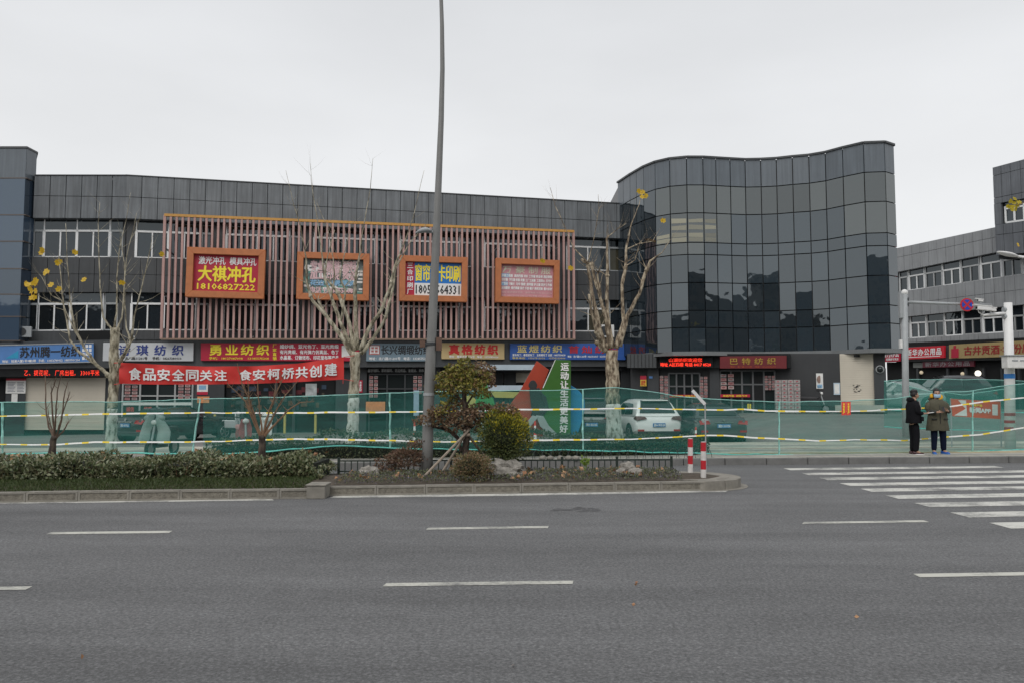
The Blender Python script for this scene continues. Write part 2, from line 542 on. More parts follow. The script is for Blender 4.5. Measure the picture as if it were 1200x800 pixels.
# rounded nose
c0 = Vector((3.2, 14.6, 0)); r0 = .92
for k in range(6):
    a0 = math.radians(-90 + 30 * k + .6); a1 = math.radians(-90 + 30 * (k + 1) - .6)
    pa = []
    for t_ in range(5):
        a = a0 + (a1 - a0) * t_ / 4; pa.append(c0 + Vector((math.cos(a), math.sin(a), 0)) * r0)
    pi_ = []
    for t_ in range(5):
        a = a1 + (a0 - a1) * t_ / 4; pi_.append(c0 + Vector((math.cos(a), math.sin(a), 0)) * (r0 - .2))
    MB().prism(pa + pi_, (0, 0, .158)).build('kerb_stone', M_kerbL, isl)
b = MB()
for k in range(13):
    a = math.radians(-90 + 15 * k)
    b.v += [c0 + Vector((math.cos(a), math.sin(a), 0)) * (r0 + .13) + Vector((0, 0, .006)), c0 + Vector((math.cos(a), math.sin(a), 0)) * (r0 + .001) + Vector((0, 0, .006))]
for k in range(12): b.f.append((2 * k, 2 * k + 2, 2 * k + 3, 2 * k + 1)); b.m.append(0)
b.build('gutter_apron', M_kerbL, isl)
X = -14
while X < 3.1:
    x1 = min(X + 1, 3.2)
    MB().prism([(X + .004, bY(X) - .12, 0), (x1 - .004, bY(x1) - .12, 0), (x1 - .004, bY(x1), 0), (X + .004, bY(X), 0)], (0, 0, .155)).build('kerb_stone', M_kerbF, isl)
    X += 1
M_soil = pm('planting_soil', (0.075, 0.06, 0.045), 0.95, 0.4, 8, 1.0, 30)
b = MB(); n = 40
for i in range(n + 1):
    X = -14 + 17.9 * i / n
    hw = 1.0 if X < 3.2 else math.sqrt(max(0, 1 - ((X - 3.2) / .71) ** 2))
    yf, yb = fY(X) + .1, bY(X) - .1
    for j in range(7):
        v = j / 6
        y = yf + (yb - yf) * v if X < 3.2 else 14.6 + .72 * hw * (2 * v - 1)
        b.v.append(Vector((X, y, .135 + .07 * math.sin(math.pi * v) * min(1, hw))))
for i in range(n):
    for j in range(6):
        b.f.append((i * 7 + j, (i + 1) * 7 + j, (i + 1) * 7 + j + 1, i * 7 + j + 1)); b.m.append(0)
tag(b.build('planting_bed', M_soil, smooth=True), kind='structure')
b = MB()                                   # concrete cap inside the nose
cap = [(2.85, 13.88, .1), (3.2, 13.88, .1)] + [(3.2 + .72 * math.sin(math.radians(a)), 14.6 - .72 * math.cos(math.radians(a)), .1) for a in range(15, 180, 15)] + [(3.2, 15.32, .1), (2.95, 15.32, .1), (3.1, 14.6, .1)]
b.prism(cap, (0, 0, .062)); tag(b.build('island_nose_slab', M_kerbL), kind='structure')

# ---- road markings
def marking(name, pix, z=.004, mat=None):
    b = MB(); p = [gp(x, y, z) for x, y in pix]
    b.add(p, [tuple(range(len(p)))])
    o = b.build(name, mat or M_paint)
    return tag(o, kind='structure')
marking('edge_line', [(-60, 587.6), (318, 583.6), (321, 585.6), (-60, 590.4)])
marking('edge_line', [(392, 580.2), (600, 577.8), (855, 573.6), (850, 575.6), (600, 580.2), (386, 582.8)])
for q in ([(60, 622.8), (202, 621.2), (198, 623.8), (54, 625.4)], [(502, 617.6), (643, 615.6), (642, 618), (499, 620)],
          [(942, 611), (1082, 608.8), (1089, 611), (940, 613.2)],
          [(-80, 688), (38, 686.2), (30, 690.2), (-80, 691.6)], [(453, 682.5), (672, 679.6), (671, 683.4), (448, 686.4)],
          [(1070, 671.6), (1290, 668.2), (1290, 672), (1078, 675.6)]):
    marking('lane_dash', q, mat=M_paint2)
for yl in (549.4, 555, 560.7, 567.3, 574, 582, 591.3, 603, 615.5, 631, 650):
    Yc = gd(yl); h_ = .225
    b = MB(); k = .12
    b.add([(6.05, Yc - h_, .004), (11.1, Yc - h_ + 5.05 * k, .004), (11.1, Yc + h_ + 5.05 * k, .004), (6.05, Yc + h_, .004)], [(0, 1, 2, 3)])
    tag(b.build('crosswalk_stripe', M_paint), kind='structure')
b = MB()
for k in range(26):                       # oil stain left by a parked lorry
    a = U(0, 6.28); r = U(0, .3); c = gp(672, 596, .0035); c += Vector((math.cos(a) * r * 1.3, math.sin(a) * r * .8, k * 1e-5))
    b.add([c + Vector((math.cos(t) * U(.03, .09), math.sin(t) * U(.02, .07), 0)) for t in [i * .9 for i in range(7)]], [tuple(range(7))])
tag(b.build('oil_stain', pm('oil_stain', (0.085, 0.085, 0.087), 0.8, 0.4, 20)), kind='structure')
def parking_line(pix):
    b = MB(); p = []
    for x, y in pix:
        q = gp(x, y, .16); q = gp(x, y, 0.0); q.z = fz(q.x, q.y) + .012; p.append(q)
    b.add(p, [tuple(range(len(p)))]); tag(b.build('parking_line', M_paint2), kind='structure')
for q in ([(-40, 504.2), (235, 501.5), (235, 502.4), (-40, 505.4)], [(236, 498.8), (476, 495.3), (476, 496), (236, 499.7)],
          [(480, 493.5), (700, 492.8), (700, 493.5), (480, 494.3)]):
    parking_line(q)

# ================================================================== BUILDINGS
M_wall = pm('facade_dark_wall', (0.025, 0.028, 0.03), 0.7, 0.2, 1.5)
M_panel = pm('facade_grey_panel', (0.135, 0.147, 0.158), 0.5, 0.16, 0.8, metal=0.0, streak=0.22)
M_span = pm('facade_spandrel', (0.055, 0.059, 0.063), 0.5, 0.14, 0.9, streak=0.12)
M_trim = pm('fascia_dark', (0.055, 0.06, 0.064), 0.5, 0.12, 1.0, streak=0.08)
M_white = pm('window_frame_white', (0.78, 0.79, 0.79), 0.4, 0.06, 3)
M_glassW = glassmat('window_glass', (0.012, 0.016, 0.02), 1.75, 0.03, 0.015, 0.8)
M_glassT = glassmat('curtain_wall_glass', (0.018, 0.026, 0.033), 2.1, 0.02, 0.014, 0.6)
M_metalG = pm('tower_grey_sheet', (0.115, 0.135, 0.155), 0.35, 0.08, 0.9, streak=0.12)
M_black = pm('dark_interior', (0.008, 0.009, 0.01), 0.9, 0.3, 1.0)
M_slat = pm('pink_slat', (0.43, 0.265, 0.24), 0.6, 0.12, 1.5, streak=0.12)
M_rail = pm('ochre_rail', (0.52, 0.27, 0.06), 0.5, 0.15, 4)
M_orange = pm('orange_brown_frame', (0.44, 0.15, 0.055), 0.55, 0.12, 4)
M_letW = pm('letter_white', (0.78, 0.78, 0.78), 0.5, 0.03, 3)
M_letY = pm('letter_yellow', (0.85, 0.70, 0.04), 0.5, 0.03, 3)
M_letR = pm('letter_red', (0.50, 0.02, 0.02), 0.5, 0.05, 3)
M_letK = pm('letter_black', (0.015, 0.015, 0.017), 0.5, 0.05, 3)
M_letB = pm('letter_navy', (0.02, 0.04, 0.20), 0.5, 0.05, 3)
M_letG = pm('letter_gold', (0.62, 0.52, 0.20), 0.5, 0.05, 3)
M_led = glow('led_red', (1.0, 0.045, 0.02), 1.2)
M_redp = pm('sign_red', (0.42, 0.015, 0.045), 0.4, 0.06, 2)
M_blue = pm('sign_blue', (0.09, 0.22, 0.50), 0.4, 0.1, 2)
M_dblue = pm('sign_royal_blue', (0.03, 0.10, 0.36), 0.4, 0.08, 2)
M_cream = pm('cream_shutter', (0.57, 0.525, 0.44), 0.6, 0.07, 0.8)
M_grey = pm('galvanised_grey', (0.33, 0.35, 0.36), 0.5, 0.1, 4)
M_wht = pm('painted_white', (0.72, 0.72, 0.71), 0.5, 0.06, 3)
M_paper = pm('paper_white', (0.70, 0.70, 0.68), 0.7, 0.1, 12)

PA = Plane(at(35, 350, 32.72), at(145, 350, 34.2))
PB = Plane(at(145, 350, 34.2), at(722, 350, 38.7))
R = dict(roof=(208, 240.5), mid=(232.7, 261.5), pbot=(258, 281), tr=(270.5, 290.5), wb=(301.8, 318), sm=(322, 335), sb=(343, 352), tr2=(355.5, 362), wb2=(387, 388.5), bb=(398.5, 400), st=(404, 403), sbt=(427, 424), band=(431, 429.5), grd=(507, 498.5))
def ry(px, r):
    a, c = R[r] if isinstance(r, str) else r
    if px < 145:
        la = dict(roof=208, mid=231.5, pbot=257.4, tr=270.3, wb=301.6, sm=321.5, sb=343.3, tr2=356.3, wb2=388, bb=401, st=406, sbt=428, band=432, grd=508).get(r, a) if isinstance(r, str) else a
        return lin(px, 35, 145, la, a)
    return lin(px, 145, 722, a, c)
def fp(px, r, o=0.0):
    pl = PA if px < 145 else PB
    return pl.pt(px, ry(px, r), o)
def slab(name, mat, x0, x1, r0, r1, o0, o1, parent, gap=0.0, bevel=0):
    """box standing on the facade between two photo columns and two rows, from offset o0 to o1"""
    pl = PA if x1 <= 145.01 else PB
    p = [pl.pt(x0, ry(x0, r1) , o0), pl.pt(x1, ry(x1, r1), o0), pl.pt(x1, ry(x1, r0), o0), pl.pt(x0, ry(x0, r0), o0)]
    if gap:
        u = pl.u * gap * (1 if pl.u.x > 0 else -1); z = Vector((0, 0, gap))
        p = [p[0] + u + z, p[1] - u + z, p[2] - u - z, p[3] + u - z]
    b = MB(); b.prism(p, pl.n * (o1 - o0))
    return b.build(name, mat, parent, bevel=bevel, seg=1)
main = thing('market_building', (0, 36, 0.15), 'long three storey textile market hall with dark grey panel cladding and white framed windows', 'building')
# body
for pl, xa, xb in ((PA, -90, 145), (PB, 145, 760)):
    p = [pl.pt(xa, ry(max(xa, 36), 'roof') + 1.2), pl.pt(xb, ry(min(xb, 722), 'roof') + 1.2)]
    q = [Vector((p[0].x, p[0].y, 0)), Vector((p[1].x, p[1].y, 0))]
    b = MB(); n_ = pl.n
    b.add([q[0], q[1], p[1], p[0], q[0] - n_ * 14, q[1] - n_ * 14, p[1] - n_ * 14, p[0] - n_ * 14],
          [(0, 1, 2, 3), (5, 4, 7, 6), (3, 2, 6, 7), (1, 5, 6, 2), (4, 0, 3, 7)])
    # inner wall stands 0.25 m behind the cladding plane
    b.v = [v - n_ * 0.22 for v in b.v]
    b.build('wall', M_wall, main)
def px_steps(pl, x0, x1, n):
    a, c = pl.hit(x0, 350), pl.hit(x1, 350)
    res = []
    for i in range(n + 1):
        p = a.lerp(c, i / n); d = p.x / p.y
        # pixel column of a point at mid height
        res.append(600 + F * d * (CT - ST * ((400 - 350) / F)))
    return res
colsA = px_steps(PA, 35.5, 145, 6); colsB = px_steps(PB, 145, 736, 35)
for cols in (colsA, colsB):
    for a, c in zip(cols, cols[1:]):
        slab('parapet_panel', M_panel, a, c, 'roof', 'mid', -0.2, 0.3 + U(-.004, .004), main, 0.012)
        slab('parapet_panel', M_panel, a, c, 'mid', 'pbot', -0.2, 0.3 + U(-.004, .004), main, 0.012)
        slab('spandrel_panel', M_span, a, c, 'wb', 'sm', -0.2, 0.12 + U(-.003, .003), main, 0.009)
        slab('spandrel_panel', M_span, a, c, 'sm', 'sb', -0.2, 0.12 + U(-.003, .003), main, 0.009)
    slab('roof_coping', M_trim, cols[0], cols[-1], (ry(cols[0], 'roof') - 1.0, R['roof'][1] - 1.0) if cols is colsB else (207, 207), 'roof', -0.25, 0.33, main)
    slab('soffit_band', M_black, cols[0], cols[-1], 'wb2', 'bb', -0.2, 0.0, main)
for a, c in zip((colsA + colsB)[::3], (colsA + colsB)[3::3]):
    if a < 144 < c: continue
    if c > a: slab('sill_panel', M_span, a, c, 'wb2', 'bb', -0.2, 0.1, main, 0.006)
# windows: module = white double window (4 sashes), a fixed pane, a grey panel
def window(x0, x1, rt, rm, rb, kind=4, frame=M_white):
    w = thing_part('window', main)
    pl = PA if x1 <= 145 else PB
    fr = MB(); fw = 0.045
    def P(x, y, o=-.08): return pl.pt(x, y, o)
    def vbar(x, ra, rb_, w_):
        a, c = P(x, ry(x, ra)), P(x, ry(x, rb_)); fr.bar(a, c, w_, 0.07, up=pl.n)
    def hbar(xa, xb, r, w_):
        fr.bar(P(xa, ry(xa, r)), P(xb, ry(xb, r)), w_, 0.07, up=(0, 0, 1)) if False else fr.obox((P(xa, ry(xa, r)) + P(xb, ry(xb, r))) / 2, (P(xb, ry(xb, r)) - P(xa, ry(xa, r))) / 2, pl.n * .035, Vector((0, 0, w_ / 2)))
    xs_ = [x0 + (x1 - x0) * i / kind for i in range(kind + 1)]
    for i, x in enumerate(xs_):
        vbar(x, rm, rb, 0.10 if i % 2 == 0 else 0.055)
        if i % 2 == 0: vbar(x, rt, rm, 0.045)
    hbar(x0, x1, rm, .085); hbar(x0, x1, rb, .11)
    o = fr.build('frame', frame, w)
    for i in range(kind):
        a, c = xs_[i], xs_[i + 1]; k = U(-.012, .012)
        q = [P(a, ry(a, rb), -.11 + k), P(c, ry(c, rb), -.11 - k), P(c, ry(c, rm), -.11 - k), P(a, ry(a, rm), -.11 + k)]
        MB().prism(q, -pl.n * .02).build('pane', M_glassW if RND.random() > .05 else M_glassD, w)
    for i in range(0, kind, 2):
        a, c = xs_[i], xs_[min(i + 2, kind)]
        q = [P(a, ry(a, rm), -.11), P(c, ry(c, rm), -.11), P(c, ry(c, rt), -.11), P(a, ry(a, rt), -.11)]
        MB().prism(q, -pl.n * .02).build('transom_pane', M_glassW, w)
    return w
def thing_part(name, parent):
    o = bpy.data.objects.new(name, None); COL.objects.link(o); o.parent = parent; o.empty_display_size = .1
    return o
M_glassD = glassmat('window_glass_blind', (0.07, 0.065, 0.045), 1.6, 0.05, 0.015, 0.8)
def grey_panel(x0, x1, rt, rb):
    slab('infill_panel', M_span, x0, x1, rt, rb, -.2, -.05, main, .01)
for (rt, rm, rb) in (('pbot', 'tr', 'wb'), ('sb', 'tr2', 'wb2')):
    up = rt == 'pbot'
    window(36 if up else 31, 47.5 if up else 45, rt, rm, rb, 1, M_grey)
    window(48.5 if up else 45, 126 if up else 121, rt, rm, rb, 4)
    window(127 if up else 123, 141 if up else 138, rt, rm, rb, 1, M_grey)
    st = [157, 263.5, 367, 468.5, 568, 665.5]
    if not up: st = [154, 262, 366, 468, 568, 665.5]
    for k, x in enumerate(st):
        wd = 76 - 1.9 * k
        if k == 5:
            window(x, x + 48, rt, rm, rb, 2); window(x + 49, x + 66, rt, rm, rb, 1, M_grey)
        else:
            window(x, x + wd, rt, rm, rb, 4)
            nxt = st[k + 1]
            window(x + wd + 1, x + wd + 14, rt, rm, rb, 1, M_grey)
            grey_panel(x + wd + 15, nxt - 1, rt, rb)
    grey_panel(141.5 if up else 139, 144.8, rt, rb); grey_panel(145.2, st[0] - 1, rt, rb)
# fascia band for shop signs
slab('fascia', M_trim, -60, 145, 'bb', 'band', -.2, .55, main)
slab('fascia', M_trim, 145, 737, 'bb', 'band', -.2, .55, main)
slab('fascia_ledge', M_span, 145, 737, (397.6, 399.2), 'bb', -.2, .6, main)

# ---- slat screen with billboards
PS = PB.off(1.0)
scr = thing('slat_screen', (0, 35, 4), 'wide screen of thin pink vertical slats with ochre top rail on the facade', 'screen')
sx0, sx1, ns = 195.0, 672.0, 75
def sy(x, top): return lin(x, 195, 672, 252.5, 271.5) if top else lin(x, 195, 672, 397.2, 397.6)
a0, c0_ = PS.hit(190.5, 350), PS.hit(672.3, 350)
slat_cols = px_steps(PS, 190.5, 672.3, ns)
for i, x in enumerate(slat_cols):
    p, q = PS.pt(x, sy(x, 0)), PS.pt(x, sy(x, 1))
    w = .05 if i not in (0, ns) else .06
    b = MB(); b.obox((p + q) / 2, PS.u * (w * .88), PS.n * .06, (q - p) / 2)
    b.build('slat', M_slat, scr)
for nm, y0, th_, mt in (('top_rail', 1, .055, M_rail), ('bottom_rail', 0, .035, pm('brown_rail', (0.22, 0.15, 0.11), .6, .15, 3))):
    p, q = PS.pt(190, sy(190, y0)), PS.pt(673, sy(673, y0))
    b = MB(); b.obox((p + q) / 2, (q - p) / 2, PS.n * .075, (0, 0, th_)); b.build(nm, mt, scr)
b = MB()
for x in slat_cols[::12]:
    for yy in (290, 345, 385):
        p = PS.pt(x, yy, -.05); b.obox(p - PS.n * .45, PS.n * .45, PS.u * .03, (0, 0, .03))
b.build('bracket', M_grey, scr)
PF = PB.off(1.18)
def billboard(pix, fill, label, frac=(.085, .13)):
    """orange box frame round a flat print; pix = outer TL,TR,BR,BL in photo pixels"""
    TL, TR, BR, BL = [PF.hit(*p) for p in pix]
    t = thing('billboard', (BL + BR) / 2, label, 'billboard', 'framed billboards hung on the slat screen')
    n_ = PF.n
    def I(u, v): return (TL * (1 - u) + TR * u) * (1 - v) + (BL * (1 - u) + BR * u) * v
    fx, fy = frac
    for nm, q in (('frame_bar', [I(0, 0), I(1, 0), I(1 - fx, fy), I(fx, fy)]), ('frame_bar', [I(0, 1), I(fx, 1 - fy), I(1 - fx, 1 - fy), I(1, 1)]),
                  ('frame_bar', [I(0, 0), I(fx, fy), I(fx, 1 - fy), I(0, 1)]), ('frame_bar', [I(1, 0), I(1, 1), I(1 - fx, 1 - fy), I(1 - fx, fy)])):
        MB().prism(q, n_ * .32).build(nm, M_orange, t, bevel=.01, seg=1)
    q = [I(fx * .9, fy * .9), I(1 - fx * .9, fy * .9), I(1 - fx * .9, 1 - fy * .9), I(fx * .9, 1 - fy * .9)]
    MB().prism(q, n_ * .12).build('print_panel', fill, t)
    def J(u0, v0, u1, v1):   # quad inside the print area
        g_ = lambda u, v: I(fx + (1 - 2 * fx) * u, fy + (1 - 2 * fy) * v) + n_ * .12
        return [g_(u0, v0), g_(u1, v0), g_(u1, v1), g_(u0, v1)]
    return t, J, n_
t, J, n_ = billboard([(221, 291), (312, 294.3), (310, 351.5), (218.5, 349)], M_redp, 'red billboard with large yellow characters and phone number 18106827222, leftmost on the slats')
text('激光冲孔  模具冲孔', J(.07, .05, .96, .26), M_letW, t, n_, bold=.02)
text('大祺冲孔', J(.07, .30, .95, .72), M_letY, t, n_, bold=.03)
text('18106827222', J(.06, .78, .95, .94), M_letY, t, n_, bold=.026)
M_camo = pm('board_cracked_black', (0.10, 0.13, 0.125), 0.5, 0.8, 4)
t, J, n_ = billboard([(349, 296.5), (433, 299), (432, 353.5), (347.5, 351.5)], M_camo, 'worn billboard with peeling pink white and green print behind the middle plane tree')
M_pinkL = pm('letter_pink', (0.62, 0.42, 0.44), 0.6, 0.3, 20)
M_teal = pm('print_teal', (0.10, 0.27, 0.23), 0.6, 0.3, 8)
M_lbl = pm('print_light_blue', (0.22, 0.40, 0.58), 0.6, 0.2, 8)
b1, b2 = MB(), MB()
rr = random.Random(5)
for k in range(80):
    u, v = rr.uniform(0, .93), rr.uniform(.03, .95); w, h = rr.uniform(.05, .18), rr.uniform(.03, .08)
    q = J(u, v, min(u + w, .99), min(v + h, .99))
    (b1 if k % 3 else b2).prism([p + n_ * (.002 + k * .0001) for p in q], n_ * .002)
b1.build('peeling_paint', M_paper, t)['kind'] = 'stuff'; b2.build('peeling_paint', M_teal, t)['kind'] = 'stuff'
for v0, v1, m_, s_ in ((.04, .34, M_pinkL, '专业 服装 面料'), (.33, .58, M_pinkL, '加工 印花 烫金'), (.60, .76, M_lbl, '花边 刺绣 服务'), (.80, .97, M_pinkL, '电话 13957556688')):
    text(s_, J(.12, v0, .88, v1), m_, t, n_, o=.018, bold=.045)
t, J, n_ = billboard([(468, 300.5), (547, 303), (546.3, 355), (467.5, 353.5)], pm('sign_board_blue', (0.01, 0.16, 0.5), .4, .05, 2), 'blue and white billboard with yellow characters and black phone number, crossed by the lamp post')
MB().prism(J(.0, .0, .165, 1), n_ * .006).build('red_strip', M_redp, t)
MB().prism(J(.165, .62, 1, 1), n_ * .006).build('white_strip', M_wht, t)
for k, c_ in enumerate('三合印刷厂'): text(c_, J(.035, .03 + .195 * k, .135, .18 + .195 * k), M_letW, t, n_, bold=.03)
text('窗帘彩卡印刷', J(.18, .06, .98, .56), M_letY, t, n_, bold=.018)
text('18057564331', J(.19, .68, .97, .94), M_letK, t, n_, bold=.015)
t, J, n_ = billboard([(580, 303.5), (654, 306.5), (653, 357), (579.3, 355)], pm('board_faded_pink', (0.52, 0.24, 0.27), .5, .12, 3), 'faded pink billboard with rows of small white characters, rightmost on the slats')
text('万 豪 制 服', J(.03, .04, .95, .26), pm('letter_silver', (0.55, 0.55, 0.42), .5, .2, 6), t, n_, bold=.01)
for k, s_ in enumerate(('承接工程服  高档西服 衬衫 工作服 职业装 酒店制服', '保安服  学生服 校服 班服 工厂工装服  工程背心  反光衣', '广告衫 T恤衫  马甲 围裙  厨师服 护士服 医护工作服', '运动服装  棉衣棉服 雨衣 手套 帽子 来样定制  量大从优')):
    MBq = J(.02, .295 + .125 * k, .98, .385 + .125 * k)
    text(s_, MBq, M_letW, t, n_, bold=.03)
for q in ((0, .28, .17, .40), (0, .53, .14, .65)): MB().prism(J(*q), n_ * .006).build('blue_patch', M_lbl, t)
for k, s_ in enumerate(('地址 轻纺城东市场    联系电话 0575-84112233', '手机 13806756688 15857500456 传真 0575-81188866')):
    text(s_, J(.02, .82 + .1 * k, .98, .88 + .1 * k), pm('letter_pale_pink', (0.65, 0.45, 0.45), .6, .1, 9), t, n_, bold=.02)

# ---- shop signs on the fascia
def shop_sign(pix, fill, label, pl=None, th=.14, base_o=.56, grp='shop name signs along the fascia', border=None):
    pl = (pl or (PA if pix[1][0] < 145 else PB)).off(base_o)
    TL, TR, BR, BL = [pl.hit(*p) for p in pix]
    n_ = pl.n
    t = thing('shop_sign', (BL + BR) / 2, label, 'shop sign', grp)
    MB().prism([BL, BR, TR, TL], n_ * th).build('sign_box', fill, t, bevel=.008, seg=1)
    def J(u0, v0, u1, v1):
        g_ = lambda u, v: (TL * (1 - u) + TR * u) * (1 - v) + (BL * (1 - u) + BR * u) * v + n_ * th
        return [g_(u0, v0), g_(u1, v0), g_(u1, v1), g_(u0, v1)]
    if border:
        MB().prism(J(0, 0, 1, .05), n_ * .02).build('sign_border', border, t); MB().prism(J(0, .95, 1, 1), n_ * .02).build('sign_border', border, t)
    return t, J, n_
t, J, n_ = shop_sign([(-12, 404.5), (110, 401.5), (110, 424.5), (-12, 427)], M_blue, 'blue shop sign with black characters at the far left of the row', border=M_grey)
text('苏州腾一纺织', J(.285, .14, .865, .68), M_letK, t, n_, bold=.02)
text('地址：钱清大厦1号9幢2楼   手机：13456789022  18857501234', J(.12, .78, .86, .92), M_letW, t, n_, bold=.03)
MB().prism([J(.15, .3, .27, .7)[i] for i in (1, 2, 3)], n_ * .006).build('logo_wedge', pm('logo_cyan', (0.03, 0.3, 0.5), .4, .1, 3), t)
b = MB()
for i in range(3):
    for j in range(4): b.prism(J(.885 + .034 * i, .1 + .2 * j, .91 + .034 * i, .25 + .2 * j), n_ * .006)
b.build('logo_grid', M_letW, t)
t, J, n_ = shop_sign([(119.5, 401.7), (227.5, 402), (227, 423), (119, 423)], pm('sign_pale_grey', (0.50, 0.52, 0.54), .4, .06, 2), 'pale grey shop sign with navy blue characters behind the left plane tree')
text('诗琪纺织', J(.19, .12, .89, .68), M_letB, t, n_, bold=.03, spacing=1.9)
text('北八路11201号     手机：18267281010', J(.26, .76, .87, .92), M_letK, t, n_, bold=.03)
t, J, n_ = shop_sign([(236, 402.2), (421, 402.5), (421, 423), (236, 422.5)], M_redp, 'long crimson shop sign with yellow brush characters and three rows of small white text')
text('勇业纺织', J(.055, .08, .42, .68), M_letY, t, n_, bold=.03, spacing=1.3)
text('手机：18127087008    13185575268', J(.05, .78, .42, .93), M_letY, t, n_, bold=.025)
for k, c_ in enumerate(('厂', '家', '直', '销')): text(c_, J(.445, .06 + .235 * k, .468, .24 + .235 * k), M_letY, t, n_, bold=.03)
for k, s_ in enumerate(('婚纱绸、亚光色丁、亚光贵缎', '有光贵缎、有光弹力仿真丝、色丁', '水晶葛、订做坯布、印花里布等产品')):
    text(s_, J(.49, .07 + .31 * k, .865, .30 + .31 * k), M_letW, t, n_, bold=.03)
MB().prism(J(.885, .12, .955, .78), n_ * .005).build('blank_square', M_paper, t)
t, J, n_ = shop_sign([(429.5, 402.5), (510, 403), (510, 423), (429, 423.2)], pm('sign_slate_blue', (0.17, 0.24, 0.29), .4, .08, 2), 'slate blue shop sign with red seal emblem, half behind the lamp post')
text('长兴绸缎纺织', J(.21, .1, .93, .62), M_letK, t, n_, bold=.02)
text('地址：北八路11-201号   电话：13285752345', J(.04, .76, .92, .93), M_letW, t, n_, bold=.03)
q = J(.04, .1, .19, .62); MB().prism(q, n_ * .006).build('seal', pm('seal_red', (0.5, 0.16, 0.15), .5, .1, 5), t)
text('田', J(.055, .15, .175, .57), M_letW, t, n_, o=.016, bold=.02)
t, J, n_ = shop_sign([(517, 402), (590.5, 402.5), (590.5, 421), (517, 420.5)], pm('sign_tan', (0.50, 0.38, 0.19), .4, .08, 2), 'tan yellow shop sign with four red characters between the two blue signs')
text('真格纺织', J(.12, .1, .89, .70), M_letR, t, n_, bold=.045, spacing=1.35)
text('地址：精英北路1126号   电话：13705856666', J(.12, .77, .90, .92), M_letW, t, n_, bold=.03)
t, J, n_ = shop_sign([(597.3, 402.7), (732, 402.7), (732, 421.5), (597, 421.3)], M_dblue, 'long royal blue shop sign with gold and dark red characters behind the right plane tree')
text('蓝煜纺织', J(.06, .1, .44, .56), M_letG, t, n_, bold=.03, spacing=1.3)
text('首灿纺织', J(.50, .14, .93, .6), M_letR, t, n_, bold=.03, spacing=1.4)
text('里布色丁、春亚纺色丁、五枚缎色丁 白胚  18857534038', J(.02, .63, .47, .78), M_letW, t, n_, bold=.03)
text('地址：北八路11-203号  18267512567   15157500345', J(.49, .72, .86, .86), M_letW, t, n_, bold=.03)
text('联系电话：13567512020    13735223366', J(.02, .83, .47, .95), M_letG, t, n_, bold=.03)

# ---- ground floor
def rect(name, mat, x0, y0, x1, y1, o0=-.2, o1=.05, parent=None, pl=None, bevel=0, dl=0, dr=0):
    pl = pl or (PA if x1 <= 145 else PB)
    p = [pl.pt(x0, y1, o0), pl.pt(x1, y1 + dr, o0), pl.pt(x1, y0 + dl, o0), pl.pt(x0, y0, o0)]
    b = MB(); b.prism(p, pl.n * (o1 - o0))
    return b.build(name, mat, main if parent is None else parent, bevel=bevel, seg=1)
def rq(x0, y0, x1, y1, o, pl=None):
    pl = pl or (PA if x1 <= 145 else PB)
    return [pl.pt(x0, y0, o), pl.pt(x1, y0, o), pl.pt(x1, y1, o), pl.pt(x0, y1, o)]
def flat(name, label, cat, mat, x0, y0, x1, y1, o=.1, pl=None, th=.02, group=None):
    """a thin sheet or board of its own (poster, notice)"""
    pl = pl or (PA if x1 <= 145 else PB)
    p = rq(x0, y0, x1, y1, o, pl)
    t = thing(name, (p[2] + p[3]) / 2, label, cat, group)
    MB().prism([p[3], p[2], p[1], p[0]], pl.n * th).build('sheet', mat, t)
    return t, pl
M_col = pm('ground_floor_pier', (0.036, 0.04, 0.044), 0.5, 0.12, 1.0, streak=.06)
M_glassS = glassmat('shop_glass', (0.02, 0.025, 0.026), 1.5, 0.04, 0.01, 0.6)
M_alu = pm('aluminium', (0.45, 0.46, 0.46), 0.35, 0.08, 3, metal=.4)
M_pinkp = pm('sticker_pink', (0.42, 0.24, 0.23), 0.6, 0.25, 14)
STK = [M_pinkp, pm('sticker_pale', (.36, .30, .29), .6, .4, 20), pm('sticker_rose', (.30, .16, .16), .6, .4, 20), pm('sticker_grey', (.26, .24, .24), .6, .4, 20)]
M_orng = pm('paper_orange', (0.62, 0.25, 0.10), 0.6, 0.15, 9)
for x0, x1 in ((12, 35), (127, 146), (231, 266), (395, 431), (498, 516), (590, 604), (726, 737)):
    rect('pier', M_col, x0, 430, x1, 512, -.2, .12)
rect('pier', M_col, -60, 430, -14, 512, -.2, .12)
# led tickers
def ticker(x0, y0, x1, y1, s, tx0, tx1, label, pl=None, o=.4, two=None):
    pl = pl or (PA if x1 <= 145 else PB)
    p = rq(x0, y0, x1, y1, o, pl)
    t = thing('led_ticker', (p[2] + p[3]) / 2, label, 'led sign', 'red led tickers over shop doors')
    MB().prism([p[3], p[2], p[1], p[0]], pl.n * .12).build('led_box', M_black, t, bevel=.01, seg=1)
    if two is None:
        text(s, rq(tx0, y0 + 2, tx1, y1 - 1.5, o + .12, pl), M_led, t, pl.n, bold=.0, spacing=1.1)
    else:
        m_ = (y0 + y1) / 2
        text(s, rq(tx0 + 10, y0 + 1.5, tx1 - 10, m_ - .3, o + .12, pl), M_led, t, pl.n, bold=.01)
        text(two, rq(tx0, m_ + .5, tx1, y1 - 1.5, o + .12, pl), M_led, t, pl.n, bold=.02)
    return t
ticker(-10, 431.5, 128, 441.5, '乙、提花呢。 厂房出租。 3300平米', 34, 120, 'wide red led ticker above the cream shutter at the left')
rect('roller_shutter', M_cream, 35, 442, 127, 503, -.15, .02)
b = MB()
for k in range(12):
    y = 446 + 4.8 * k; p, q = PA.pt(35.5, y, .021), PA.pt(126.5, y, .021); b.obox((p + q) / 2, (q - p) / 2, PA.n * .006, (0, 0, .02))
